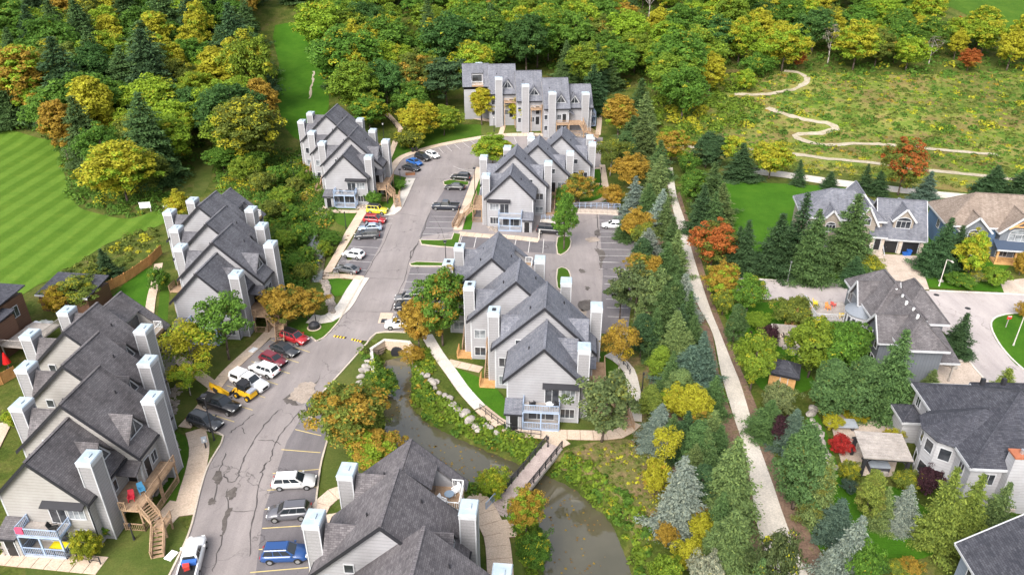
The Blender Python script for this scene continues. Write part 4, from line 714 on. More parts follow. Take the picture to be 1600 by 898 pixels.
# ---- the evergreen belt between the east car park and the gravel trail
GB = 'evergreen belt along the gravel trail'
for a in [
 ('tall_orange', 965, 218, 150, 46, 'yg', .75, 'yellow and orange tree at the end of the walk beside the hillside townhouses'),
 ('spruce_narrow', 999, 185, 122, 34, 's', 0, 'slim dark spruce where the evergreen belt meets the forest'),
 ('spruce', 1004, 205, 142, 40, 'ls', 0, 'grey green spruce in front of the slim one at the far tip of the belt'),
 ('spruce', 984, 232, 180, 40, 's', 0, 'spruce rising beside the yellow and orange tree by the hillside walk'),
 ('spruce', 1003, 245, 178, 52, 'ls', 0, 'broad sage spruce near the far end of the evergreen belt'),
 ('open', 953, 275, 216, 46, 'gb', .2, 'olive tree at the east car park corner by the single parked black car'),
 ('broad_orange', 985, 300, 240, 48, 'o', .7, 'rust orange tree by the small lawns, among the grey spruces'),
 ('broad_orange', 1047, 258, 204, 46, 'yg', .5, 'yellow green round tree at the far end of the gravel trail'),
 ('spruce', 1028, 280, 218, 36, 's', 0, 'spruce behind the bend where the gravel trail starts'),
 ('spruce', 1024, 318, 240, 44, 'ls', 0, 'spruce at the trail edge just below the trailhead'),
 ('spruce', 990, 338, 276, 40, 'b', 0, 'silver blue spruce beside the rust orange tree'),
 ('spruce', 1010, 345, 285, 36, 's', 0, 'green spruce between the two silver blue spruces'),
 ('spruce', 1029, 362, 294, 38, 'b', 0, 'silver blue spruce overhanging the trail above the white car'),
 ('bush_orange', 955, 322, 290, 34, 'o', .6, 'brown and orange shrub at the railing above the east car park'),
 ('broad_orange', 993, 378, 326, 44, 'o', .8, 'bright orange tree hanging over the tail of the white sedan'),
 ('open', 1005, 398, 348, 38, 'gb', .2, 'olive tree squeezed behind the bright orange one'),
 ('spruce', 1036, 368, 308, 36, 'ls', 0, 'yellowish spruce at the trail, level with the white sedan'),
 ('spruce', 1046, 405, 338, 38, 's', 0, 'narrow leaning spruce at the trail verge past the white sedan'),
 ('spruce', 1052, 432, 358, 40, 'ls', 0, 'spruce leaning over the trail opposite the orange maple'),
 ('spruce_wide', 1011, 412, 356, 48, 'b', 0, 'pale blue spruce at the middle of the east bays'),
 ('spruce', 1037, 440, 378, 36, 's', 0, 'spruce behind the pale blue one, towards the trail'),
 ('broad_orange', 998, 440, 396, 38, 'gb', .4, 'olive and rust tree at the middle of the east bays'),
 ('tall_orange', 1021, 448, 400, 24, 'ru', .8, 'small rust coloured tree in the heart of the belt'),
 ('pine', 990, 508, 415, 62, 'p', .1, 'thin grey pine over the last white bay lines'),
 ('pine', 968, 498, 440, 44, 'p', .15, 'straggly pine reaching over the car park edge'),
 ('spruce', 1053, 455, 398, 38, 's', 0, 'spruce at the trail opposite the second maple'),
 ('spruce', 1066, 500, 427, 44, 'b', 0, 'upright silver spruce at the trail opposite the two maples'),
 ('pine', 1016, 515, 425, 50, 'ls', 0, 'soft grey green pine beside the last parking bays'),
 ('spruce_wide', 1036, 530, 446, 56, 's', 0, 'dense green spruce behind the last parking bays'),
 ('spruce', 1070, 535, 456, 44, 's', 0, 'green spruce by the trail before the big gap'),
 ('cedar', 1000, 558, 490, 40, 'ds', 0, 'dark cedar at the foot of the grey pine'),
 ('spruce', 1020, 560, 482, 42, 's', 0, 'spruce behind the golden maple by the curved walk'),
 ('spruce_wide', 1053, 568, 484, 50, 'ls', 0, 'fresh green spruce in the thick of the belt'),
 ('spruce', 1080, 566, 493, 42, 's', 0, 'spruce at the trail where the maple branches cross'),
 ('spruce', 1069, 580, 515, 40, 'ls', 0, 'light spruce between the fresh green one and the trail'),
 ('cedar', 1030, 592, 542, 34, 'lg', 0, 'bright green cedar beside the leaf strewn bank'),
 ('spruce_wide', 1072, 615, 540, 66, 'db', 0, 'wide grey blue spruce under the leaning light ones'),
 ('spruce_wide', 1096, 605, 520, 50, 'db', 0, 'dark blue spruce touching the trail edge'),
 ('spruce', 1110, 650, 588, 44, 's', 0, 'spruce at the trail just past the dark blue one'),
 ('broad', 1055, 655, 602, 48, 'yg', .75, 'yellow ash among the blue spruces'),
 ('broad', 1081, 668, 606, 46, 'yg', .8, 'golden yellow tree at the middle of the belt'),
 ('broad_orange', 1098, 685, 642, 40, 'gb', .3, 'mustard coloured low tree before the pair of tall spruces'),
 ('cedar', 1013, 650, 603, 36, 'gb', 0, 'olive conifer beside the black lamp post on the bank'),
 ('spruce_wide', 1026, 695, 632, 56, 'b', 0, 'low blue spruce at the bend of the creek walk'),
 ('vase', 1036, 745, 668, 46, 'y', .9, 'yellow leaved multi stemmed tree with pale bare stems'),
 ('bush', 1022, 772, 720, 44, 'o', .8, 'amber shrub below the pale stemmed yellow tree'),
 ('spruce', 1116, 728, 664, 44, 's', 0, 'spruce behind the tallest pair, near the trail'),
 ('spruce', 1097, 735, 668, 42, 'ls', 0, 'light spruce behind the tall silver one'),
 ('spruce', 1078, 755, 694, 38, 'ls', 0, 'slim light spruce beside the yellow stemmed tree'),
 ('spruce_wide', 1062, 825, 714, 78, 'b', 0, 'tall silver blue spruce standing over the creek bank'),
 ('spruce_wide', 1130, 812, 682, 72, 'ls', 0, 'tallest fresh green spruce, its tips over the trail'),
 ('bush_orange', 1083, 826, 790, 36, 'gb', .7, 'orange and brown shrub at the foot of the silver spruce'),
 ('bush', 1094, 852, 806, 40, 'y', .9, 'vivid yellow shrub between the silver spruce and the near spruce'),
 ('bush', 1074, 890, 845, 46, 'y', .9, 'lower vivid yellow shrub near the creek'),
 ('bush_orange', 1040, 850, 822, 34, 'o', .7, 'rusty shrub at the creek edge under the silver spruce'),
 ('spruce_wide', 1136, 905, 800, 78, 'ls', 0, 'sage green spruce beside the nearest bend of the trail'),
 ('bush', 1196, 935, 834, 74, 'p', .1, 'pale feathery willow beside the near end of the trail'),
 ('bush', 1102, 925, 868, 54, 'w', 0, 'whitish grey shrub below the yellow ones'),
 ('bush', 1040, 925, 872, 48, 'lg', .1, 'leafy green shrub on the near creek bank'),
 ('spruce', 1172, 955, 872, 50, 's', 0, 'spruce at the nearest end of the belt'),
 # ---- far side of the trail
 ('cedar', 1102, 262, 206, 36, 'ds', 0, 'dark columnar cedar at the trail fork'), ('cedar', 1117, 262, 211, 32, 'ds', 0, 'second dark columnar cedar at the trail fork, nearer the lawn'),
 ('broad', 1144, 265, 212, 42, 'yg', .5, 'yellow green tree behind the cross path by the big lawn'), ('spruce', 1156, 280, 223, 44, 'ds', 0, 'dark spreading spruce where the cross path begins'),
 ('broad', 1201, 279, 222, 58, 'yg', .55, 'round bright yellow green tree by the cross path'), ('bush', 1074, 272, 240, 34, 'g', .1, 'green shrub at the trail fork'),
 ('broad', 1083, 325, 266, 46, 'g', 0, 'round green maple at the head of the trail'), ('spruce', 1108, 335, 252, 44, 's', 0, 'tall spruce between the trail and the big lawn'),
 ('spruce', 1122, 355, 286, 42, 'ls', 0, 'lighter spruce at the edge of the big lawn'), ('spruce', 1093, 368, 290, 42, 'ds', 0, 'shaded spruce beside the trail above the maple'),
 ('spruce', 1112, 372, 300, 40, 's', 0, 'spruce just behind the orange maple'), ('broad_red', 1110, 418, 346, 60, 'gb', .5, 'large orange and green maple beside the trail'),
 ('spruce', 1158, 424, 342, 46, 'ds', 0, 'dark spruce at the lower corner of the big lawn'), ('spruce', 1146, 420, 352, 36, 'ds', 0, 'dark spruce pressed against the orange maple'),
 ('spruce_narrow', 1247, 290, 249, 18, 'ds', 0, 'first small spruce standing alone by the cross path'), ('spruce_narrow', 1295, 294, 268, 20, 'ds', 0, 'second small spruce by the cross path, nearer the slate roofed house'), ('spruce', 1350, 298, 256, 22, 'ds', 0, 'small spruce behind the slate roofed house'),
 ('spruce', 1210, 425, 333, 52, 'ds', 0, 'dark spruce beside the lawn on the street corner'), ('spruce_narrow', 1238, 415, 300, 42, 'ds', 0, 'very tall narrow spruce in front of the slate roofed house'), ('spruce_wide', 1262, 438, 325, 66, 's', 0, 'heavy spruce by the street in front of the slate roofed house'), ('spruce_wide', 1320, 418, 302, 74, 's', 0, 'huge spruce hiding the entrance side of the slate roofed house'),
 ('spruce', 1331, 442, 400, 34, 'ds', 0, 'small dark spruce at the kerb below the huge one'), ('bush', 1354, 428, 402, 44, 'gb', .3, 'olive shrub beside the paved driveway'), ('bush', 1340, 436, 415, 30, 'g', 0, 'round green shrub at the driveway mouth'),
 ('broad_orange', 1124, 466, 412, 54, 'yg', .6, 'yellow and orange maple below the large one by the trail'), ('broad', 1166, 490, 430, 50, 'g', .15, 'round green tree at the start of the quiet street'), ('bush', 1128, 492, 455, 32, 'gb', .2, 'olive shrub at the trail below the yellow maple'),
 ('cedar', 1143, 545, 474, 32, 's', 0, 'slender cedar beside the brown mulch strip'), ('broad', 1172, 610, 522, 54, 'lg', .15, 'lime green leaning tree with a bare brown trunk'), ('bush', 1182, 512, 490, 40, 'lg', 0, 'bright mounded shrub near the sunken patio'), ('bush', 1195, 550, 508, 32, 'pu', 0, 'grey purple shrub beside the sunken patio'),
 ('bush', 1236, 508, 466, 56, 'gb', .1, 'large olive bush below the wooden deck'), ('broad', 1262, 590, 500, 74, 'lg', .1, 'pale green ornamental tree by the sunken patio'), ('broad', 1300, 600, 505, 62, 'g', .1, 'leafy green tree against the wall of the long grey house'), ('broad', 1325, 575, 505, 52, 'g', 0, 'green tree touching the eaves of the long grey house'),
 ('spruce_wide', 1377, 648, 514, 66, 's', 0, 'tall drooping spruce at the corner of the long grey house'), ('cedar', 1290, 648, 566, 62, 's', 0, 'dense green cedar below the garden shed'), ('cedar', 1335, 656, 560, 60, 's', 0, 'dense green cedar between the shed and the drooping spruce'), ('bush', 1215, 578, 555, 30, 'g', .1, 'green shrub behind the little wooden shed'),
 ('spruce_narrow', 1450, 610, 576, 26, 'ls', 0, 'little spruce against the grey siding'), ('spruce', 1489, 552, 488, 42, 'ds', 0, 'dark spruce beside the paved forecourt'), ('spruce_narrow', 1559, 636, 574, 40, 'gb', 0, 'thin olive spruce between the white house and the street'),
 ('spruce', 1196, 682, 625, 48, 's', 0, 'spruce at the mulch strip above the purple bush'), ('bush', 1215, 650, 602, 46, 'pg', 0, 'pale cream green shrub at the mulch strip'), ('bush', 1214, 692, 648, 34, 'pu', 0, 'dark purple leaved bush by the trail'), ('spruce', 1232, 700, 640, 46, 'db', 0, 'blue green spruce behind the big cedar'),
 ('cedar', 1238, 795, 664, 74, 's', 0, 'massive dark green cedar beside the trail'), ('spruce_wide', 1272, 815, 712, 58, 'ls', .25, 'yellowish open spruce by the massive cedar'), ('spruce', 1298, 838, 776, 46, 'db', 0, 'grey green spruce behind the silvery one'), ('spruce_wide', 1310, 908, 804, 70, 'b', 0, 'silvery blue spruce at the nearest garden corner'), ('bush', 1335, 925, 850, 50, 'g', 0, 'green shrub at the foot of the silvery spruce'),
 ('cedar', 1348, 815, 734, 40, 'gb', .2, 'yellow brown arborvitae in the garden row'), ('spruce', 1372, 822, 758, 36, 'ls', 0, 'small green spruce in the garden row'), ('spruce', 1402, 826, 758, 38, 'b', 0, 'small blue spruce in the garden row'), ('bush', 1325, 768, 752, 26, 'db', 0, 'blue green juniper below the pergola'),
 ('spruce', 1459, 850, 732, 56, 'gb', 0, 'olive spruce in front of the white house, first of three'), ('spruce', 1496, 848, 736, 50, 'gb', 0, 'olive spruce in front of the white house, middle of three'), ('spruce', 1534, 842, 745, 50, 'ls', 0, 'green spruce beside the white house chimney'),
 ('bush', 1445, 772, 732, 38, 'pu', 0, 'purple brown bush under the bay of the white house'), ('bush', 1412, 765, 738, 36, 'gb', .2, 'olive shrub at the patio corner under the bay'), ('bush_red', 1311, 708, 682, 32, (.4, .045, .03), .9, 'scarlet burning bush on the stone edged patio'), ('bush', 1325, 750, 722, 34, 'gb', .4, 'yellow green shrub at the boulder edge under the pergola'), ('bush', 1298, 668, 648, 30, 'y', .7, 'yellow ground shrub beside the stone table'), ('bush', 1335, 652, 641, 34, 'y', .6, 'yellow creeping shrub behind the stone table'), ('bush', 1392, 698, 672, 28, 'y', .5, 'yellow shrub below the white house wall'),
 ('bush', 1366, 892, 874, 30, 'dg', 0, 'clipped dark green shrub at the near lawn edge'), ('bush_orange', 1420, 896, 876, 36, 'gb', .6, 'orange tipped shrub near the blue gabled house'), ('bush', 1396, 894, 878, 28, 'gb', .2, 'olive shrub between the clipped one and the orange one'), ('bush', 1580, 830, 812, 50, 'g', 0, 'leafy hedge below the white house side wall'),
 ('spruce', 1441, 318, 267, 38, 'db', 0, 'blue spruce between the slate roofed and brown roofed houses'), ('spruce', 1370, 305, 266, 32, 'ds', 0, 'dark spruce behind the slate roof'), ('broad_red', 1403, 305, 218, 58, 'gb', .4, 'tall orange brown maple behind the slate roofed house'), ('spruce_wide', 1548, 305, 258, 50, 'ds', 0, 'dark spruce behind the brown roofed house'), ('spruce_wide', 1588, 315, 262, 52, 'ds', 0, 'second dark spruce behind the brown roofed house, nearer the edge'),
 ('spruce_wide', 1457, 425, 338, 54, 'ds', 0, 'tall dark spruce between the driveway and the blue house'), ('spruce', 1486, 415, 352, 44, 'ds', 0, 'dark spruce against the wall of the blue house'), ('cone', 1509, 438, 360, 52, 'yg', .5, 'yellow green young maple before the blue house porch'), ('bush', 1500, 448, 428, 38, 'g', .1, 'rounded shrub on the rockery by the street lamp'), ('bush', 1550, 446, 420, 36, 'lg', .1, 'lime shrub at the front of the blue house garden'), ('bush', 1525, 442, 424, 24, 'pg', .3, 'cream flowering shrub on the rockery'), ('bush_orange', 1592, 430, 395, 26, 'o', .8, 'orange ornamental tree at the porch steps'), ('bush_orange', 1598, 498, 470, 24, 'o', .8, 'orange topped small tree by the island lamp post'),
 # ---- the townhouse grounds
 ('pine', 358, 562, 462, 78, 'g', 0, 'green pine in front of the block on the ravine side'), ('broad_orange', 448, 508, 450, 68, 'gb', .65, 'amber tree above the red parked car'), ('broad_orange', 482, 500, 456, 50, 'gb', .6, 'amber tree at the ravine edge next to the first amber one'), ('open', 305, 585, 512, 84, 'yg', .6, 'yellow tree by the path junction above the loader'),
 ('open', 298, 618, 570, 52, 'yg', .4, 'small yellow green tree behind the yellow bucket'), ('broad_orange', 555, 700, 605, 98, 'gb', .38, 'russet and green tree behind the dark trailer'), ('broad_orange', 592, 742, 682, 84, 'yg', .4, 'golden tree on the creek bank behind the nearest block'), ('bush', 600, 618, 582, 50, 'g', .15, 'green shrub on the creek bank by the culvert'),
 ('broad_orange', 692, 540, 422, 72, 'g', .22, 'large green tree with rusty top beside the creek block'), ('broad_orange', 655, 545, 468, 48, 'o', .75, 'brown orange tree at the end of the creek walk'), ('open_orange', 645, 575, 542, 34, 'o', .7, 'small orange tree beside the culvert'), ('broad', 770, 262, 210, 58, 'yg', .25, 'olive green tree behind the loop road block'), ('cone', 881, 390, 296, 38, 'g', .05, 'upright green pear tree in the kerbed island'), ('broad_orange', 903, 325, 270, 42, 'gb', .5, 'orange and green tree beside the small lawns'), ('bush', 880, 322, 292, 30, 'g', .1, 'green shrub at the side wall of the loop road block'),
 ('open_orange', 966, 585, 508, 50, 'y', .75, 'bright golden orange maple at the corner of the creek block'), ('pine', 940, 690, 588, 92, 'p', .12, 'sprawling loose pine in front of the creek walk'), ('broad_orange', 822, 835, 762, 50, 'yg', .55, 'orange tipped young tree beside the footbridge steps'), ('bush', 838, 880, 838, 54, 'g', .15, 'green shrub on the bank below the footbridge'), ('bush', 772, 772, 736, 46, 'yg', .25, 'yellow green bush at the footbridge, by the creek'),
 ('broad', 655, 222, 158, 54, 'y', .65, 'golden tree on the bank inside the loop road'), ('broad', 694, 212, 164, 48, 'lg', .15, 'green tree beside the golden one inside the loop'), ('bush', 640, 232, 200, 46, 'gb', .2, 'olive bushes below the golden tree'), ('tall', 753, 196, 134, 36, 'y', .5, 'tall golden tree at the first chimney of the hillside block'), ('broad', 817, 198, 150, 38, 'y', .8, 'yellow orange tree before the hillside block'), ('pine', 700, 172, 92, 84, 'ds', 0, 'wide dark pine above the loop road'), ('broad', 645, 192, 128, 52, 'g', .1, 'green tree beside the wooden stairs'), ('broad', 578, 205, 148, 60, 'g', .25, 'green tree touching the wall of the off-roader block'),
 ('cone', 285, 345, 298, 36, 'y', .6, 'small yellow tree by the golf tee'), ('spruce', 173, 435, 388, 34, 'ds', 0, 'little dark spruce by the golf fairway'), ('broad', 128, 480, 436, 56, 'gb', .2, 'olive and yellow bush at the wooden fence end'), ('bush_orange', 98, 490, 450, 44, 'y', .4, 'yellow shrub behind the first chimney'), ('bush', 150, 440, 415, 40, 'gb', .1, 'rough shrub beside the little dark spruce'), ('bush', 237, 582, 540, 40, 'g', 0, 'green shrub at the corner of the weathered block'), ('bush', 138, 872, 836, 48, (.17, .2, .015), .3, 'chartreuse rounded shrub below the balcony'), ('bush', 166, 835, 812, 30, 'g', .1, 'small green shrub at the foot of the chimney'), ('bush', 24, 668, 640, 26, 'yg', .2, 'yellow green shrub beside the back path'),
 ('bush', 585, 322, 300, 26, 'g', 0, 'round shrub below the off-roader block deck'), ('bush', 475, 288, 268, 22, 'lg', 0, 'light shrub behind the off-roader block'), ('bush', 625, 295, 282, 24, 'g', 0, 'shrub by the waste bins'), ('bush', 250, 455, 420, 34, 'g', .1, 'green hedge shrub at the rear path'), ('bush', 800, 765, 750, 22, 'g', .1, 'little shrub under the footbridge end'),
 ('broad', 200, 318, 222, 92, 'yg', .6, 'weeping yellow green tree at the golf fairway edge'), ('broad', 236, 300, 236, 66, 'gb', .1, 'grey green tree beside the weeping yellow one'), ('bush', 158, 300, 262, 40, 'y', .6, 'yellow drooping shrub at the fairway edge'),
]: T(*a)
for a in [
 ('cedar', 975, 262, 205, 34, 's', 0, 'first inner cedar of the belt, counted from the forest end'),
 ('spruce', 1014, 300, 250, 34, 'ls', 0, 'second inner spruce of the belt, counted from the forest end'),
 ('spruce', 978, 372, 335, 34, 's', 0, 'third inner spruce of the belt, counted from the forest end'),
 ('cedar', 1002, 425, 372, 34, 'ds', 0, 'fourth inner cedar of the belt, counted from the forest end'),
 ('spruce', 1022, 475, 412, 34, 's', 0, 'fifth inner spruce of the belt, counted from the forest end'),
 ('spruce', 1002, 535, 462, 34, 'ls', 0, 'sixth inner spruce of the belt, counted from the forest end'),
 ('cedar', 1046, 505, 432, 34, 's', 0, 'seventh inner cedar of the belt, counted from the forest end'),
 ('spruce', 1060, 548, 474, 34, 'ds', 0, 'eighth inner spruce of the belt, counted from the forest end'),
 ('spruce', 1042, 618, 548, 34, 's', 0, 'ninth inner spruce of the belt, counted from the forest end'),
 ('cedar', 1058, 640, 578, 42, 'ls', 0, 'tenth inner cedar of the belt, counted from the forest end'),
 ('spruce', 1045, 705, 645, 42, 's', 0, 'eleventh inner spruce of the belt, counted from the forest end'),
 ('spruce', 1066, 712, 640, 42, 'ds', 0, 'twelfth inner spruce of the belt, counted from the forest end'),
 ('cedar', 1085, 728, 658, 42, 's', 0, 'thirteenth inner cedar of the belt, counted from the forest end'),
 ('spruce', 1108, 705, 640, 42, 'ls', 0, 'fourteenth inner spruce of the belt, counted from the forest end'),
 ('spruce', 1104, 775, 700, 42, 's', 0, 'fifteenth inner spruce of the belt, counted from the forest end'),
 ('cedar', 1092, 798, 728, 42, 'ds', 0, 'sixteenth inner cedar of the belt, counted from the forest end'),
 ('spruce', 1118, 845, 765, 42, 's', 0, 'seventeenth inner spruce of the belt, counted from the forest end'),
 ('spruce', 1108, 890, 815, 42, 'ls', 0, 'eighteenth inner spruce of the belt, counted from the forest end')]: T(*a, group=GB)
for a in [
 ('broad', 350, 268, 228, 48, 'g', 0.05, 'first leafy tree of the ravine, counted from the woods'),
 ('bush', 385, 282, 245, 44, 'lg', 0.1, 'second leafy bush of the ravine, counted from the woods'),
 ('bush', 412, 300, 268, 36, 'gb', 0.12, 'third leafy bush of the ravine, counted from the woods'),
 ('broad', 402, 268, 236, 40, 'g', 0.05, 'fourth leafy tree of the ravine, counted from the woods'),
 ('bush', 436, 292, 258, 34, 'g', 0.1, 'fifth leafy bush of the ravine, counted from the woods'),
 ('bush', 446, 325, 292, 36, 'lg', 0.12, 'sixth leafy bush of the ravine, counted from the woods'),
 ('broad', 428, 345, 312, 34, 'gb', 0.05, 'seventh leafy tree of the ravine, counted from the woods'),
 ('bush', 458, 352, 322, 32, 'g', 0.1, 'eighth leafy bush of the ravine, counted from the woods'),
 ('bush', 474, 385, 350, 34, 'g', 0.12, 'ninth leafy bush of the ravine, counted from the woods'),
 ('broad', 447, 392, 360, 32, 'lg', 0.05, 'tenth leafy tree of the ravine, counted from the woods'),
 ('bush', 462, 305, 278, 28, 'gb', 0.1, 'eleventh leafy bush of the ravine, counted from the woods'),
 ('bush', 482, 412, 385, 26, 'g', 0.12, 'twelfth leafy bush of the ravine, counted from the woods'),
 ('broad', 520, 385, 362, 26, 'g', 0.05, 'thirteenth leafy tree of the ravine, counted from the woods'),
 ('bush', 508, 402, 378, 24, 'lg', 0.1, 'fourteenth leafy bush of the ravine, counted from the woods'),
 ('bush', 478, 440, 412, 30, 'gb', 0.12, 'fifteenth leafy bush of the ravine, counted from the woods'),
 ('broad', 462, 425, 398, 26, 'g', 0.05, 'sixteenth leafy tree of the ravine, counted from the woods')]: T(*a, group='growth standing in the ravine')
# ------------------------------------------------------------------ the woods behind, tree by tree
def inside(p, poly):
    x, y = p; c = False; j = len(poly) - 1
    for i in range(len(poly)):
        xi, yi = poly[i]; xj, yj = poly[j]
        if (yi > y) != (yj > y) and x < (xj - xi) * (y - yi) / (yj - yi) + xi: c = not c
        j = i
    return c
def scatter(poly, gap, seed, n=6000, old=None):
    r_ = random.Random(seed); pts = []; cell = {}; X0 = min(p[0] for p in poly); X1 = max(p[0] for p in poly); Y0 = min(p[1] for p in poly); Y1 = max(p[1] for p in poly)
    for p in (old or []): cell.setdefault((int(p[0] // gap), int(p[1] // gap)), []).append(p)
    for _ in range(n):
        p = (r_.uniform(X0, X1), r_.uniform(Y0, Y1)); k = (int(p[0] // gap), int(p[1] // gap))
        if not inside(p, poly): continue
        if any(math.dist(p, q) < gap for a in (-1, 0, 1) for b in (-1, 0, 1) for q in cell.get((k[0] + a, k[1] + b), ())): continue
        cell.setdefault(k, []).append(p); pts.append(p)
    return pts
def gpoly(px): return [spot(*p)[:2] for p in px]
WL = gpoly([(-90, 196), (60, 208), (92, 226), (110, 262), (150, 288), (190, 300), (300, 268), (296, 235), (330, 226), (345, 250), (395, 262), (420, 235), (418, 190), (398, 140), (400, 60), (390, -14), (-90, -14)])
WM = gpoly([(538, 66), (535, 120), (535, 168), (555, 190), (600, 176), (640, 170), (690, 150), (742, 142), (770, 95), (905, 118), (925, 160), (952, 140), (1010, 130), (1065, 190), (1095, 150), (1110, 108), (1230, 108), (1400, 114), (1680, 118), (1680, 98), (1590, 84), (1500, 56), (1440, 14), (1420, -14), (430, -14), (520, 40)])
KINDS_L = [('spruce_wide', 'ds', 0, 'dark green spruce', 22), ('spruce_wide', 's', 0, 'mid green spruce', 20), ('tall_orange', 'yg', .75, 'tall amber leaved tree', 19), ('tall', 'yg', .75, 'tall yellow leaved tree', 18), ('broad', 'g', .06, 'leafy green tree', 16), ('broad', 'gb', .35, 'olive and gold tree', 15), ('broad', 'dg', .05, 'deep green tree', 16), ('broad', 'yg', .2, 'lime green tree', 14)]
KINDS_M = [('broad', 'g', .08, 'leafy green tree', 16), ('broad', 'dg', .05, 'deep green tree', 17), ('broad', 'yg', .35, 'yellow green tree', 15), ('cone', 'yg', .8, 'golden tree', 15), ('broad_orange', 'gb', .3, 'bronze and olive tree', 14), ('bare', 'gy', 0, 'grey half bare tree', 14), ('broad_orange', 'o', .85, 'orange tree glowing', 11), ('spruce', 's', 0, 'conifer', 17), ('broad', 'lg', .12, 'bright green tree', 14)]
KINDS_R = [('broad', 'yg', .45, 'yellow green tree', 13), ('broad', 'g', .15, 'green tree', 13), ('cone', 'yg', .85, 'bright yellow tree', 12), ('broad_orange', 'gb', .35, 'brown and olive tree', 12), ('bare', 'gy', 0, 'grey leafless tree', 12), ('broad_red', 'o', .85, 'fiery orange tree', 7), ('broad', 'dg', .1, 'dark green tree', 13)]
W_L, W_M, W_R = [12, 14, 4, 12, 20, 7, 8, 22], [26, 9, 26, 8, 3, 4, 2, 7, 26], [36, 20, 14, 6, 9, 5, 6]
ORD = 'first second third fourth fifth sixth seventh eighth ninth tenth eleventh twelfth thirteenth fourteenth fifteenth'.split()
def wood(poly, gap, seed, kinds, wt, place, xr=None):
    r_ = random.Random(seed); pts = sorted(scatter(poly, gap, seed), key=lambda p: p[1]); made = []
    for (x, y) in pts:
        ks, ws, g = (KINDS_R, W_R, 'the meadow wood edge') if (kinds is KINDS_M and x > 62 + r_.uniform(-25, 25)) else (kinds, wt, place)
        k, c, a, lab, h = r_.choices(ks, ws)[0]; h *= r_.uniform(.8, 1.22); wd = h * {'spruce': .55, 'spruce_wide': .62, 'tall': .48, 'tall_orange': .48, 'cone': .68}.get(k, .8) * r_.uniform(.9, 1.12)
        nm = {'broad': 'woodland_tree', 'broad_orange': 'woodland_tree', 'broad_red': 'woodland_tree', 'cone': 'woodland_tree', 'tall': 'slender_tree', 'tall_orange': 'slender_tree', 'bare': 'bare_tree'}.get(k)
        o = plant(k, x, y, h, wd, c, min(.95, a * r_.uniform(.6, 1.35)) if a > .5 else a * r_.uniform(.2, 1.0), lab, 'trees of ' + g, nm); made.append((o, lab, g, x, y))
    ranks = {}
    for m_ in made: ranks.setdefault((m_[1], m_[2]), []).append(m_)
    for (lab, g), ms in ranks.items():                        # each tree told by its kind, its rank up the slope and its order along that rank
        ms.sort(key=lambda m_: m_[4]); k = max(1, math.ceil(len(ms) / 4)) if len(ms) > 5 else len(ms); names = ['front', 'second', 'third', 'rear']
        for j in range(0, len(ms), k):
            for i, m_ in enumerate(sorted(ms[j:j + k], key=lambda m_: m_[3] / m_[4])): m_[0]['label'] = f'{ORD[min(i, 14)]} {lab} from left, {names[min(3, j // k)]} rank of {g}'
    return len(made)
nL = wood(WL, 7.8, 3, KINDS_L, W_L, 'the fairway woods'); nM = wood(WM, 8.4, 4, KINDS_M, W_M, 'the hillside woods'); print('woods', nL, nM)
for a in [('broad', 543, 152, 42, 100, 'g', .08, 'great round green tree beside the grassy ski run'), ('broad', 512, 90, -2, 80, 'yg', .15, 'light green tree at the top of the grassy ski run'), ('broad', 585, 120, 34, 62, 'y', .8, 'golden tree behind the great round one by the ski run'), ('broad', 822, 118, 20, 62, 'dg', 0, 'blue green domed tree behind the hillside block roofs'), ('tall', 350, 168, 72, 58, 'y', .85, 'amber pillar shaped tree at the front of the fairway woods'), ('broad', 403, 180, 45, 70, 'lg', .25, 'willow green tree at the edge of the ski run'), ('broad', 370, 255, 165, 80, 'lg', .1, 'fresh green tree in front of the fairway woods'), ('cone', 1107, 150, 82, 42, 'y', .7, 'yellow cone shaped tree at the meadow corner'), ('broad', 1221, 112, 36, 62, 'yg', .5, 'yellow topped tree with a clear trunk by the dirt trail'), ('spruce_wide', 885, 122, 62, 34, 's', 0, 'first dark spruce behind the hillside block end'), ('spruce_wide', 908, 130, 66, 36, 's', 0, 'second dark spruce behind the hillside block end'), ('spruce_wide', 932, 145, 66, 40, 'ds', 0, 'third dark spruce behind the hillside block end'), ('spruce_wide', 955, 140, 80, 36, 's', 0, 'spruce at the edge of the trees behind the hillside block'), ('spruce_wide', 925, 175, 100, 40, 'ds', 0, 'dark drooping spruce right beside the hillside block'), ('spruce_wide', 240, 165, 30, 110, 's', 0, 'huge mossy spruce in the front of the fairway woods'), ('broad_red', 187, 215, 192, 34, 'o', .7, 'pinkish red shrub tree at the fairway woods edge'),
 ('bush', 1180, 120, 85, 50, 'g', .1, 'round bush beside the dirt trail at the meadow top'), ('bush', 1160, 140, 110, 40, 'yg', .2, 'light bush at the meadow top')]: T(*a)
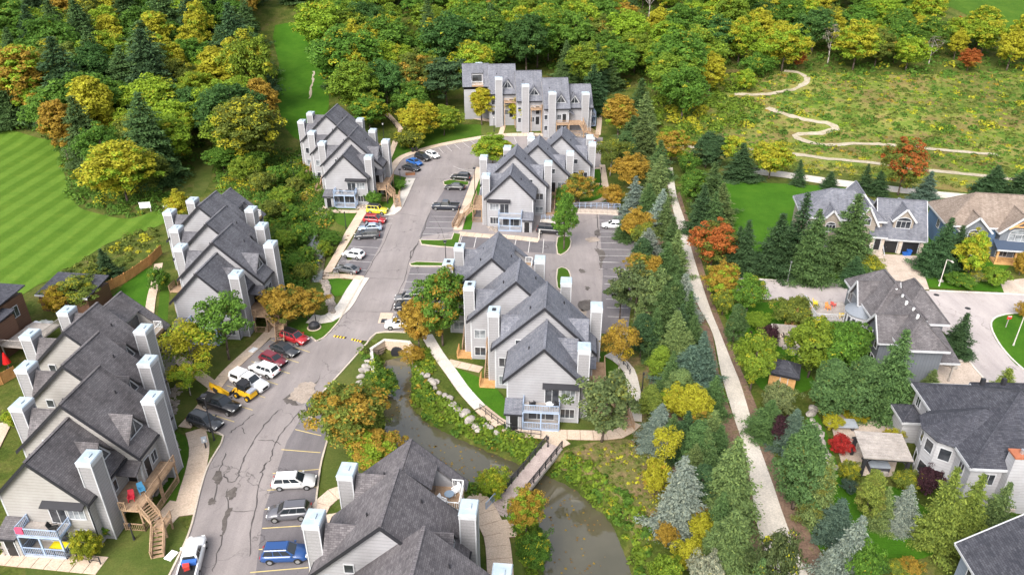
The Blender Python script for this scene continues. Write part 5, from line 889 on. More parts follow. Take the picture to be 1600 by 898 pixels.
# ------------------------------------------------------------------ undergrowth nobody could count
def tufts(name, label, pts, r0, r1, col, aut, mat, seed, nq=42, leaf=.2, flat_=.7):
    rng = np.random.default_rng(seed); P0 = np.array(pts); n = len(P0); rad = r0 + (r1 - r0) * rng.random(n) ** 1.6; z = H_np(P0[:, 0], P0[:, 1]); idx = np.repeat(np.arange(n), nq); e = unit(rng.normal(size=(n * nq, 3))); e[:, 2] = np.abs(e[:, 2]); rr = rad[idx] * (.45 + .55 * rng.random(n * nq) ** .5)
    C_ = np.stack([P0[idx, 0] + e[:, 0] * rr, P0[idx, 1] + e[:, 1] * rr, z[idx] + e[:, 2] * rr * flat_ * (.7 + .6 * rng.random(n)[idx])], 1); nr = unit(e + np.array([0, 0, .5]) + rng.normal(size=e.shape) * .4); u, v = frame(nr, rng); s = leaf * (.6 + .8 * rng.random(len(C_)))[:, None] * (.7 + .5 * rad[idx] / r1)[:, None]
    me_ = leaf_mesh(name, C_, u * s, v * s * .7, rng.random(n)[idx] + rng.normal(size=len(C_)) * .05, np.clip(.5 + .2 * rng.normal(size=len(C_)) + .3 * (rng.random(n)[idx] - .5), 0, 1), mat); c = G_[col]; tag(obj(name, me_, None, color=(*c, aut)), label, None, None, 'stuff')
def band_pts(line, d0, d1, n, seed, cond=lambda x, y: True):
    r_ = random.Random(seed); l_ = resample([p[:2] for p in line], .5); out = []
    while len(out) < n:
        x, y = r_.choice(l_); a = r_.random() * 6.28; d = r_.uniform(0, 9); p = (x + d * math.cos(a), y + d * math.sin(a)); q_ = float(seg_d(p[0], p[1], line))
        if d0 < q_ < d1 and cond(*p): out.append(p)
    return out
okc = lambda x, y: y < 92 and not (-22 < x < 9 and y < 57.5 and x < 0) and abs((x - 6.5) * .78 - (y - 72) * .62) > 1.6
tufts('creek_undergrowth', 'green undergrowth along both banks of the creek', band_pts(CREEK, .95, 3.3, 560, 1, okc), .4, 1.1, 'lg', .03, 'leaf_yellow', 1); tufts('creek_undergrowth', 'olive and rust undergrowth along both banks of the creek', band_pts(CREEK, .9, 3.6, 280, 2, okc), .35, .9, 'g', .08, 'leaf_orange', 2)
tufts('ravine_undergrowth', 'thick green growth filling the ravine', band_pts(RAVINE, -.2, 7.0, 820, 3, lambda x, y: x < -35.2 - (y - 100) * .05 and not inside((x, y), gpoly([(500, 430), (548, 380), (590, 300), (560, 490)]))), .7, 2.3, 'g', .05, 'leaf_yellow', 3, 95); tufts('ravine_undergrowth', 'bronze and olive growth in the ravine', band_pts(RAVINE, .3, 7.5, 200, 4, lambda x, y: x < -37), .6, 2.0, 'gb', .25, 'leaf_orange', 4, 80)
MDW = gpoly([(1050, 235), (1085, 165), (1110, 118), (1180, 112), (1300, 112), (1500, 114), (1660, 118), (1660, 286), (1540, 270), (1440, 259), (1300, 243), (1160, 228), (1080, 228)])
TRK = [[(*p, 1.2) for p in world(l_)] for l_ in ([(1148, 148), (1190, 148), (1240, 140), (1262, 126), (1250, 115), (1225, 111)], [(1198, 169), (1230, 180), (1265, 189), (1297, 194), (1304, 202), (1282, 209), (1246, 211), (1246, 217), (1290, 227), (1340, 225), (1400, 228), (1470, 235), (1560, 243)])]
mp_ = scatter(MDW, 1.5, 9, 11000); ma_ = np.array(mp_); kd_ = np.minimum(seg_d(ma_[:, 0], ma_[:, 1], TRK[0]), seg_d(ma_[:, 0], ma_[:, 1], TRK[1])); mp_ = [p for p, d in zip(mp_, kd_) if d > .35]; rnd.shuffle(mp_); k_ = len(mp_)
tufts('meadow_growth', 'green scrub scattered over the meadow', mp_[:int(k_ * .36)], .5, 2.0, 'g', .12, 'leaf_yellow', 5, 36, .3, .5); tufts('meadow_growth', 'olive and brown scrub scattered over the meadow', mp_[int(k_ * .36):int(k_ * .8)], .4, 1.6, 'gb', .05, 'leaf_orange', 6, 34, .3, .45); tufts('meadow_growth', 'yellow goldenrod patches over the meadow', mp_[int(k_ * .8):], .4, 1.3, 'yg', .3, 'leaf_yellow', 7, 34, .28, .45)
big_ = [p for p in mp_[::14] if math.sin(p[0] * .09) + math.sin(p[1] * .13 + 1) > -.3]
tufts('meadow_growth', 'taller bushes standing out of the meadow', big_, 1.0, 2.9, 'g', .15, 'leaf_yellow', 31, 110, .3, .75)
thick = scatter(gpoly([(1005, 180), (1060, 130), (1110, 112), (1150, 150), (1190, 165), (1150, 200), (1100, 215), (1040, 215)]), 3.6, 12, 3000)
tufts('thicket', 'rounded bushes crowding the meadow corner', thick, 1.6, 3.4, 'lg', .22, 'leaf_yellow', 8, 150, .38, .8)
hedge = scatter(gpoly([(1160, 240), (1300, 256), (1440, 272), (1640, 300), (1640, 310), (1440, 286), (1300, 275), (1160, 256)]), 1.7, 13, 2500)
tufts('hedgerow', 'rough hedgerow between the two paths', hedge, .5, 1.6, 'gb', .45, 'leaf_yellow', 9, 60, .2, .7)
edge = scatter(gpoly([(88, 226), (125, 225), (200, 290), (300, 310), (262, 332), (200, 338), (150, 330), (118, 315), (100, 268)]), 2.0, 14, 2500); tufts('scrub', 'green scrub below the weeping tree at the fairway edge', edge, .8, 2.6, 'g', .1, 'leaf_yellow', 10, 110, .26, .8)
edge2 = scatter(gpoly([(100, 425), (140, 400), (200, 370), (246, 352), (250, 385), (200, 408), (170, 430), (130, 445)]), 1.8, 15, 2500); tufts('scrub', 'tan and green scrub between the fairway and the fence', edge2, .5, 1.6, 'gb', .4, 'leaf_yellow', 11, 50, .27, .7)
edge3 = scatter(gpoly([(335, 232), (430, 240), (450, 262), (472, 330), (440, 370), (405, 330), (380, 305), (340, 300)]), 2.4, 16, 2500); tufts('scrub', 'bright scrub between the woods and the ravine', edge3, 1.0, 3.0, 'g', .1, 'leaf_yellow', 12, 130, .26, .85)
lit = scatter(gpoly([(870, 705), (1000, 690), (1040, 740), (1040, 850), (985, 830), (945, 765)]), .7, 17, 3000); tufts('leaf_litter_growth', 'low dry growth and fallen leaves on the creek slope', lit, .15, .55, 'gb', .35, 'leaf_yellow', 13, 16, .16, .5)
flo = scatter(WL, 3.6, 21, 5000) + scatter(WM, 3.8, 22, 7000); tufts('forest_floor', 'dark undergrowth beneath the woods', flo, 1.2, 3.2, 'g', .08, 'leaf_yellow', 14, 40, .45, .7)
# ------------------------------------------------------------------ boulders and rubble
def rock_mesh(seed, flat_=.75):
    bm = bmesh.new(); bmesh.ops.create_icosphere(bm, subdivisions=2, radius=.5); r_ = random.Random(seed); ax = [(Vector((r_.gauss(0, 1), r_.gauss(0, 1), r_.gauss(0, 1))).normalized(), r_.uniform(.3, .45)) for _ in range(9)]
    for v in bm.verts:
        for a, d in ax:
            k = v.co.dot(a)
            if k > d: v.co -= a * (k - d)
        v.co.z *= flat_
    m = bpy.data.meshes.new('boulder'); bm.to_mesh(m); bm.free(); m.materials.append(MAT['boulder_stone']); return m
RK = [rock_mesh(i) for i in range(6)]
_bn = {}
OR2 = ORD + 'sixteenth seventeenth eighteenth nineteenth twentieth'.split()
def boulder(u, v, s, label=None, group='boulders along the creek'):
    label = label or ('pale boulder in the west bank edging, counted from the culvert' if u < 590 else 'pale boulder in the east bank edging, counted from the culvert'); i_ = _bn.get(label, 0); _bn[label] = i_ + 1; label = OR2[i_] + ' ' + label
    x, y, z = spot(u, v); o = obj('boulder', rnd.choice(RK), None, (x, y, z + s * .12), rnd.random() * 6, (s * rnd.uniform(.85, 1.3), s * rnd.uniform(.8, 1.1), s * rnd.uniform(.75, 1.05))); tag(o, label, 'boulder', group)
z48 = lambda x, y: (480 + x / 4.49, 500 + y / 4.49)
for x, y, s in [(x, y, s * .72) for x, y, s in [(425, 292, 1.3), (408, 325, 1.5), (440, 330, 1.2), (385, 355, 1.6), (420, 360, 1.5), (375, 400, 1.7), (372, 450, 1.8), (395, 450, 1.3), (362, 500, 1.9), (380, 530, 1.5), (350, 525, 1.2), (770, 330, 1.2), (790, 360, 1.4), (810, 385, 1.3), (840, 395, 1.5), (880, 440, 2.0), (905, 435, 1.4), (895, 480, 1.3), (925, 515, 1.2), (965, 535, 1.7), (1000, 555, 1.6), (1020, 600, 1.8), (1050, 630, 1.6), (1075, 640, 1.2), (1105, 660, 2.2), (1145, 710, 2.1), (1185, 750, 1.8), (1205, 775, 1.7), (1260, 745, 1.5), (1290, 755, 1.2), (1330, 790, 1.3)]]: boulder(*z48(x, y), s)
z15 = lambda x, y: (1150 + x / 3.46, 620 + y / 3.46)
for x, y, s in [(418, 68, 1.3), (405, 95, 1.5), (412, 130, 1.0), (425, 155, 1.0), (438, 180, 1.5), (452, 212, 1.6), (460, 245, 1.3), (470, 275, 1.0), (480, 298, 1.2), (492, 325, 1.3), (510, 370, 1.0), (540, 385, 1.0), (620, 385, .9), (780, 395, 1.1), (805, 405, .9), (598, 85, 1.2)]: boulder(*z15(x, y), s, 'rounded boulder edging the patio, counted from the stone table', 'boulders round the patio')
for u, v, s in [(1240, 552, 1.2), (1252, 556, 1.0), (1490, 575, 1.2), (1478, 570, 1.4), (1500, 565, 1.0), (1470, 440, 1.0), (1485, 442, .9)]: boulder(u, v, s, 'grey garden boulder on the east side, counted from the shed', 'garden boulders')
def rubble(px, n, seed, s0=.15, s1=.5, label='strip of loose pale stones'):
    poly = gpoly(px); r_ = random.Random(seed); X = [p[0] for p in poly]; Y = [p[1] for p in poly]; m = MB(); k = 0
    while k < n:
        p = (r_.uniform(min(X), max(X)), r_.uniform(min(Y), max(Y)))
        if not inside(p, poly): continue
        k += 1; s = r_.uniform(s0, s1); a = r_.random() * 3; c, d = math.cos(a) * s, math.sin(a) * s; z = H(*p) + .05; t_ = r_.uniform(.5, .75)
        b = [(p[0] + c, p[1] + d, z - .1), (p[0] - d, p[1] + c, z - .1), (p[0] - c, p[1] - d, z - .1), (p[0] + d, p[1] - c, z - .1)]; m.hexa(b, [(p[0] + (x - p[0]) * t_ + r_.uniform(-.05, .05), p[1] + (y - p[1]) * t_, z + s * r_.uniform(.3, .7)) for x, y, _ in b])
    tag(m.build('rubble', 'rubble_stone'), label, None, None, 'stuff')
z06 = lambda x, y: (x / 3.482, 640 + y / 3.482)
rubble([z06(*p) for p in [(880, 130), (935, 110), (975, 220), (960, 300), (880, 420), (850, 470), (800, 440), (880, 320), (905, 240)]], 420, 1, .15, .38, 'strip of loose pale stones beside the weathered block'); rubble([(268, 605), (288, 600), (276, 640), (262, 690), (250, 680), (258, 640)], 200, 2, .15, .4, 'loose stones under the far decks of the weathered block')
rubble([z44(*p) for p in [(45, 480), (75, 500), (150, 620), (215, 690), (262, 720), (265, 765), (215, 740), (140, 660)]], 260, 3, .2, .6, 'stone edging below the path of the off-roader block'); rubble([(500, 438), (512, 440), (522, 470), (525, 490), (515, 488), (508, 460)], 160, 4, .2, .55, 'stone bank of the ravine beside the pale walk'); rubble([z44(*p) for p in [(420, 670), (520, 640), (560, 650), (490, 700), (420, 700)]], 120, 5, .15, .4, 'stones at the near corner of the off-roader block'); rubble([(760, 355), (775, 348), (785, 360), (770, 366)], 60, 6, .15, .4, 'stones before the loop road block balcony'); rubble([z06(*p) for p in [(10, 745), (110, 730), (140, 770), (30, 790)]], 80, 7, .12, .3, 'stones beside the near storage shed')

# leaves afloat on the creek
rng_ = np.random.default_rng(77); fl = [(x + rng_.normal() * .9, y + rng_.normal() * .9) for x, y in band_pts(CREEK, -3.5, .2, 90, 41, lambda x, y: y < 90) for _ in range(3)]; fl = np.array(fl); nn_ = len(fl)
C0 = np.stack([fl[:, 0], fl[:, 1], np.full(nn_, -2.005)], 1); a_ = rng_.random(nn_) * 6.28; sz = (.07 + .13 * rng_.random(nn_))[:, None]; U0 = np.stack([np.cos(a_), np.sin(a_), 0 * a_], 1) * sz; V0 = np.stack([-np.sin(a_), np.cos(a_), 0 * a_], 1) * sz
tag(obj('floating_leaves', leaf_mesh('floating_leaves', C0, U0, V0, rng_.random(nn_), np.full(nn_, .6), 'leaf_orange'), color=(.2, .13, .05, .4)), 'fallen leaves drifting on the creek', None, None, 'stuff')
# ------------------------------------------------------------------ vehicles
CP = {}
def car_parts(kind):
    if kind in CP: return CP[kind]
    #        L,    W,   bonnet/belt/boot heights,   glass base x0..x1, roof x0..x1, roof z
    S = dict(sedan=(4.7, 1.82, .80, .94, .98, (-2.0, 1.05), (-1.05, .25), 1.44), suv=(4.65, 1.88, .98, 1.08, 1.1, (-2.2, 1.15), (-1.85, .40), 1.72), hatch=(4.3, 1.8, .88, .98, 1.0, (-2.0, 1.1), (-1.55, .35), 1.52), wagon=(4.9, 1.88, .9, 1.0, 1.02, (-2.3, 1.15), (-1.95, .35), 1.62), jeep=(4.4, 1.9, 1.08, 1.12, 1.12, (-2.05, .75), (-1.98, .45), 1.86), van=(5.1, 2.0, .98, 1.1, 1.1, (-2.45, 1.65), (-2.2, .85), 1.78), pickup=(5.9, 2.02, 1.12, 1.2, 1.2, (-.85, 1.35), (-.55, .65), 1.93))[kind]
    L, W, zb, zm, zt, (g0, g1), (r0, r1), zr = S; h = L / 2; hw = W / 2; out = []
    st = [(-h, .45, zt - .25, hw * .86), (-h + .12, .3, zt - .05, hw * .95), (-h + .6, .24, zt, hw), (g0 + .9, .24, zm, hw), (g1 - .5, .24, zm, hw), (g1 + .05, .24, zm - .03, hw), (g1 + .5, .24, zb + .02, hw * .99), (h - .35, .26, zb - .07, hw * .95), (h - .08, .3, zb - .2, hw * .86), (h, .42, zb - .34, hw * .78)]
    m = MB(); n = len(st)
    for x, z0, z1, w_ in st: m.v += [(x, -w_ * .9, z0), (x, w_ * .9, z0), (x, w_, z0 + .2), (x, w_ * 1.0, z1 - .22), (x, w_ * .9, z1), (x, -w_ * .9, z1), (x, -w_ * 1.0, z1 - .22), (x, -w_, z0 + .2)]
    for i in range(n - 1): m.f += [(8 * i + j, 8 * i + (j + 1) % 8, 8 * i + 8 + (j + 1) % 8, 8 * i + 8 + j) for j in range(8)]
    m.f += [tuple(range(7, -1, -1)), tuple(range(8 * n - 8, 8 * n))]; out.append(('body', m.mesh('body', 'car_paint', True), []))
    bw, rw = hw * .86, hw * .70; zb_ = zm - .03
    B = [(g0, -bw, zb_), (g1, -bw, zb_), (g1, bw, zb_), (g0, bw, zb_)]; Tt = [(r0, -rw, zr - .05), (r1, -rw, zr - .05), (r1, rw, zr - .05), (r0, rw, zr - .05)]
    cab = MB().hexa(B, Tt).mesh('cabin', 'car_paint'); roof = MB().hexa(Tt, [(x * .96 + (r0 + r1) * .02, y * .9, zr + .02) for x, y, z in Tt]).mesh('roof', 'car_paint', False); subs = [('roof', roof)]
    def lerp(a, b, t_): return tuple(a[i] + (b[i] - a[i]) * t_ for i in range(3))
    def pane(nm, a, b, c, d, i0=.1, i1=.9, j0=.1, j1=.92):   # a,b bottom; d,c top
        P = lambda s, t_: Vector(lerp(lerp(a, b, s), lerp(d, c, s), t_)); q_ = [P(i0, j0), P(i1, j0), P(i1, j1), P(i0, j1)]; nr = (q_[1] - q_[0]).cross(q_[3] - q_[0]).normalized(); ctr = Vector(((g0 + g1) / 2, 0, 1)); nr = nr if nr.dot(q_[0] - ctr) > 0 else -nr
        subs.append((nm, MB().prism([p + nr * .012 for p in q_], -nr * .03).mesh(nm, 'glass_car')))
    pane('windshield', B[1], B[2], Tt[2], Tt[1], .06, .94, .06, .94); pane('rear_window', B[0], B[3], Tt[3], Tt[0], .1, .9, .12, .9)
    for a, b in ((0, 1), (3, 2)):
        cuts = [(.05, .36), (.39, .63), (.66, .93)] if kind in ('suv', 'wagon', 'van', 'jeep') else [(.1, .5), (.53, .92)]
        for c0, c1 in cuts: pane('side_window', B[a], B[b], Tt[b], Tt[a], c0, c1, .12, .9)
    if kind in ('suv', 'wagon', 'van', 'jeep'):
        for s in (-1, 1): subs.append(('roof_rail', MB().box(r0 + .1, r1 - .3, s * rw * .86 - .02, s * rw * .86 + .02, zr + .02, zr + .07).mesh('roof_rail', 'metal_dark')))
    out.append(('cabin', cab, subs))
    wr = .37 if kind in ('pickup', 'jeep', 'suv') else .33; ax0, ax1 = -h + .95 + (.3 if kind == 'pickup' else 0), h - .92
    for x in (ax0, ax1):
        for s in (-1, 1):
            y = s * (hw - .09); wm = MB().tube((x, y - .11, wr), (x, y + .11, wr), wr, n=14).mesh('wheel', 'rubber'); rm = MB().tube((x, y + s * .10, wr), (x, y + s * .125, wr), wr * .62, n=10).mesh('rim', 'rim_metal'); out.append(('wheel', wm, [('rim', rm)]))
            arch = MB(); a_ = [(x + (wr + .06) * math.cos(t_ * math.pi / 8), s * (hw + .004), max(.24, wr + (wr + .06) * math.sin(t_ * math.pi / 8))) for t_ in range(9)]; out.append(('wheel_arch', arch.prism(a_, (0, -s * .05, 0)).mesh('wheel_arch', 'rubber'), []))
    for s in (-1, 1):
        out.append(('headlight', MB().box(h - .3, h - .03, s * hw * .62 - .17, s * hw * .62 + .17, zb - .32, zb - .17).mesh('headlight', 'lamp_clear'), [])); out.append(('tail_light', MB().box(-h - .012, -h + .25, s * hw * .72 - .12, s * hw * .72 + .12, zt - .36, zt - .16).mesh('tail_light', 'lamp_red'), []))
        out.append(('mirror', MB().box(g1 - .35, g1 - .17, s * (hw + .02), s * (hw + .2), zm, zm + .15).mesh('mirror', 'car_paint'), []))
    out.append(('grille', MB().box(h - .06, h + .012, -hw * .45, hw * .45, .45, zb - .3).mesh('grille', 'rubber'), [])); out.append(('bumper', MB().box(-h - .03, -h + .1, -hw * .82, hw * .82, .36, .58).mesh('bumper', 'rubber'), []))
    out.append(('number_plate', MB().box(-h - .04, -h - .028, -.26, .26, .62, .74).mesh('number_plate', 'plastic_white'), []))
    if kind == 'pickup':
        out.append(('truck_bed', MB().box(-h + .1, -1.0, -hw * .8, hw * .8, zt - .02, zt + .006).mesh('truck_bed', 'rubber'), [])); rl = MB()
        rl.box(-h + .02, -.9, -hw * .94, -hw * .8, zt - .1, zt + .09).box(-h + .02, -.9, hw * .8, hw * .94, zt - .1, zt + .09).box(-h + .01, -h + .12, -hw * .79, hw * .79, zt - .3, zt + .09); out.append(('bed_side', rl.mesh('bed_side', 'car_paint'), []))
    CP[kind] = out; return out
def vehicle(kind, u, v, face, col, label, roof=None, name=None, cat=None, at=None, lift=.05):
    """u, v: where the middle of the vehicle stands; face: a second point its nose points towards"""
    x, y, z = at or spot(u, v)
    if isinstance(face, tuple): X, Y, _ = spot(u + face[0], v + face[1]); a = math.atan2(Y - y, X - x)
    else: a = face
    nm = name or {'sedan': 'sedan', 'suv': 'sport_utility_vehicle', 'hatch': 'hatchback', 'wagon': 'estate_car', 'jeep': 'off_road_car', 'van': 'minivan', 'pickup': 'pickup_truck'}[kind]
    root = thing(nm, label, cat or ('truck' if kind == 'pickup' else 'car'), (x, y, z + lift), a, 'vehicles parked around the townhouses')
    for n_, me_, subs in car_parts(kind):
        o = obj(n_, me_, root, color=col)
        for sn, sm_ in subs: obj(sn, sm_, o, color=(roof if sn == 'roof' and roof else col))
    return root
BLK, CHA, GRY, SIL, WHT, RED, MAR, BLU, YEL = (.012, .012, .014), (.035, .037, .042), (.12, .12, .125), (.42, .44, .47), (.78, .78, .78), (.33, .015, .02), (.15, .012, .022), (.02, .06, .2), (.75, .62, .03)
DL = (26, 9); DN = (-26, -9)
vehicle('wagon', 322, 664, (26, 9), CHA, 'charcoal estate car at the end bay next to the tall lamp post')
pk = vehicle('pickup', 345, 638, (26, 8), BLK, 'black pickup with a covered bed beside the yellow loader', None); obj('bed_cover', MB().box(-2.85, -.92, -.95, .95, 1.29, 1.36).mesh('bed_cover', 'rubber'), pk)
pw = vehicle('pickup', 391, 603, (26, 10), WHT, 'white pickup with a white canopy over its bed'); cpy = MB().hexa([(-2.9, -.95, 1.22), (-.8, -.95, 1.22), (-.8, .95, 1.22), (-2.9, .95, 1.22)], [(-2.75, -.78, 1.9), (-.8, -.78, 1.93), (-.8, .78, 1.93), (-2.75, .78, 1.9)]).build('canopy', 'plastic_white', pw)
for s in (-1, 1): MB().hexa([(-2.5, s * .93, 1.35), (-1.1, s * .93, 1.35), (-1.1, s * .98, 1.35), (-2.5, s * .98, 1.35)], [(-2.45, s * .83, 1.75), (-1.1, s * .83, 1.75), (-1.1, s * .87, 1.75), (-2.45, s * .87, 1.75)]).build('canopy_window', 'glass_car', cpy)
vehicle('suv', 414, 583, (-26, -9), WHT, 'white crossover backed in beside the white pickup'); vehicle('hatch', 428, 567, (26, 10), MAR, 'maroon car between the white crossover and a dark sedan'); vehicle('sedan', 446, 551, (26, 10), CHA, 'dark grey sedan between the maroon and the red cars'); vehicle('suv', 461, 533, (26, 9), RED, 'bright red crossover with a dark roof in the top bay', BLK)
vehicle('sedan', 543, 425, (-26, 2), GRY, 'grey sedan in the bay beside the pale walk'); vehicle('hatch', 553, 402, (-26, 0), WHT, 'white hatchback beside the grey sedan'); vehicle('wagon', 574, 372, (-26, 1), CHA, 'graphite estate car next to the silver blue one'); vehicle('sedan', 579, 360, (-26, 1), (.3, .38, .48), 'silver blue car squeezed between the graphite and red ones'); vehicle('suv', 586, 348, (26, 2), RED, 'red crossover beside the yellow off-roader'); vehicle('jeep', 590, 333, (26, 2), YEL, 'yellow boxy off-roader with a black roof', BLK)
vehicle('pickup', 697, 327, (-26, -1), (.02, .024, .035), 'dark blue pickup alone in the bays before the loop road block'); vehicle('sedan', 711, 296, (-26, -1), BLK, 'black sedan beside the small kerbed island'); vehicle('suv', 720, 281, (-26, -2), BLK, 'black sport utility car in the last bay of that row')
vehicle('sedan', 643, 266, (20, 4), CHA, 'dark car at the start of the outer loop bays'); vehicle('sedan', 648, 257, (20, 6), (.02, .12, .4), 'vivid blue car on the outer loop'); vehicle('suv', 661, 250, (20, 6), BLK, 'black car between the blue and white ones on the outer loop'); vehicle('hatch', 676, 246, (20, 7), WHT, 'white car last in the row on the outer loop')
vehicle('suv', 639, 471, (-24, 0), GRY, 'grey car half under the tree beside the creek block'); vehicle('hatch', 637, 483, (-24, 1), BLK, 'black car half under the rusty topped tree'); vehicle('suv', 625, 511, (-24, 1), WHT, 'white car with a dark roof beside the storm drain', CHA)
vehicle('van', 859, 364, (26, 2), (.02, .02, .025), 'black minivan at the corner of the loop road block'); vehicle('sedan', 958, 356, (-26, -1), WHT, 'white sedan nose out of the bays by the evergreen belt'); vehicle('suv', 925, 221, (0, -10), (.06, .06, .065), 'dark car seen from behind near the hillside block'); vehicle('suv', 830, 218, (2, -10), WHT, 'white car mostly hidden behind the loop road roofs')
vehicle('wagon', 461, 758, (26, -1), (.5, .5, .5), 'silver estate car with a white roof in the near bays', WHT); vehicle('suv', 453, 806, (-26, 2), (.10, .10, .115), 'grey sport utility car between the silver and blue ones'); vehicle('suv', 447, 871, (26, -1), (.015, .06, .2), 'blue sport utility car in the nearest bay')
wp = vehicle('pickup', 302, 882, (10, -40), WHT, 'white pickup at the kerb with red gear in its open bed'); bn = spot(302, 882)
def gear(lx, ly, lz, a, nm, label, cat, mk):
    M = wp.matrix_basis @ Matrix.Translation((lx, ly, lz)); o = thing(nm, label, cat, M.translation, wp.rotation_euler.z + a); mk(o); return o
gear(-1.5, .1, 1.21, .3, 'garden_machine', 'red engine of a garden machine in the white pickup bed', 'machine', lambda o: (MB().box(-.35, .35, -.3, .3, 0, .45).build('engine', 'painted', o, color=(.55, .05, .04)), MB().tube((-.4, -.35, .2), (-.4, -.28, .2), .2, n=10).build('wheel', 'rubber', o), MB().bar((-.3, .2, .4), (-1.2, .25, .75), .05).build('handle', 'metal_dark', o)))
gear(-1.05, -.1, 1.21, 0, 'tool_box', 'blue tool box behind the white pickup cab', 'box', lambda o: (MB().box(-.2, .2, -.7, .7, 0, .4).build('case', 'painted', o, color=(.03, .1, .35)), MB().box(-.22, .22, -.72, .72, .401, .46).build('lid', 'painted', o, color=(.04, .13, .42))))
# compact yellow loader with its bucket, and a second yellow plough blade behind
lx, ly, lz = spot(385, 620); la = math.atan2(spot(411, 629)[1] - ly, spot(411, 629)[0] - lx); ld = thing('compact_loader', 'small yellow loader with a black roofed cab between two pickups', 'loader', (lx, ly, lz + .05), la); cY = (.75, .42, .02)
MB().hexa([(-1.4, -.6, .5), (1.5, -.65, .5), (1.5, .65, .5), (-1.4, .6, .5)], [(-1.3, -.55, 1.0), (1.35, -.6, 1.25), (1.35, .6, 1.25), (-1.3, .55, 1.0)]).build('body', 'painted', ld, color=cY); MB().box(.75, 1.5, -.55, .55, 1.25, 1.5).build('engine_hood', 'painted', ld, color=(.35, .37, .42))
cb_ = MB()
for x in (-.75, .5):
    for y in (-.55, .55): cb_.bar((x, y, 1.0), (x + .05, y * .95, 2.25), .08)
cab_ = cb_.build('cab_frame', 'metal_dark', ld); MB().box(-.85, .65, -.65, .65, 2.25, 2.36).build('cab_roof', 'metal_dark', cab_); MB().box(-.7, .45, -.5, .5, 1.25, 2.2).build('cab_glass', 'glass_car', cab_); MB().box(-.4, .2, -.25, .25, .98, 1.24).build('seat', 'rubber', cab_)
for x in (-.95, .95):
    for s in (-1, 1): wh = MB().tube((x, s * .62, .42), (x, s * .9, .42), .42, n=14).build('wheel', 'rubber', ld); MB().tube((x, s * .9, .42), (x, s * .92, .42), .22, n=10).build('rim', 'painted', wh, color=cY)
for s in (-1, 1): MB().bar((.5, s * .45, 1.15), (-1.3, s * .45, 1.3), .12, .16).bar((-1.3, s * .45, 1.3), (-2.0, s * .45, .5), .12, .16).build('lift_arm', 'painted', ld, color=cY)
MB().hexa([(-2.05, -.95, .08), (-2.0, -.95, .1), (-2.0, .95, .1), (-2.05, .95, .08)], [(-2.0, -.95, .7), (-1.92, -.95, .75), (-1.92, .95, .75), (-2.0, .95, .7)]).build('attachment_plate', 'metal_dark', ld)
bx, by, bz = spot(345, 613); bk = thing('plough_bucket', 'large yellow bucket lying on the pavement behind the loader', 'bucket', (bx, by, bz + .1), la + R(78)); pr = [(-.5, 0), (.55, 0), (.6, .08), (-.38, .12), (-.55, .6), (-.42, 1.15), (-.5, 1.25), (-.68, .65)]
MB().prism([(x, -1.5, z) for x, z in pr], (0, 3.0, 0)).build('shell', 'painted', bk, color=(.8, .47, .02))
for s in (-1, 1): MB().prism([(-.6, s * 1.5, .0), (.55, s * 1.5, 0), (-.42, s * 1.5, 1.2)], (0, s * .05, 0)).build('side_plate', 'painted', bk, color=(.8, .47, .02))
MB().box(-.75, -.6, -.5, .5, .3, .9).build('mount', 'metal_dark', bk)
# utility trailer
tx_, ty_, tz_ = spot(499, 640); tr = thing('cargo_trailer', 'dark low trailer with a flat grey lid beside the russet tree', 'trailer', (tx_, ty_, tz_ + .05), R(-8)); MB().box(-1.35, 1.35, -.85, .85, .45, 1.15).build('box', 'painted', tr, color=(.04, .045, .055)); MB().box(-1.42, 1.42, -.92, .92, 1.151, 1.24).build('lid', 'painted', tr, color=(.1, .11, .13)); MB().bar((1.3, 0, .5), (2.3, 0, .5), .1).build('drawbar', 'metal_dark', tr)
for s in (-1, 1): w_ = MB().tube((-.1, s * .88, .33), (-.1, s * 1.06, .33), .33, n=12).build('wheel', 'rubber', tr); MB().tube((-.1, s * 1.06, .33), (-.1, s * 1.08, .33), .18, n=10).build('rim', 'rim_metal', w_); MB().box(-.55, .35, s * .86, s * 1.1, .7, .76).build('mudguard', 'metal_dark', tr)
for s in (-1, 1): MB().box(-1.37, -1.352, s * .65 - .1, s * .65 + .1, .6, .72).build('tail_light', 'lamp_red', tr)
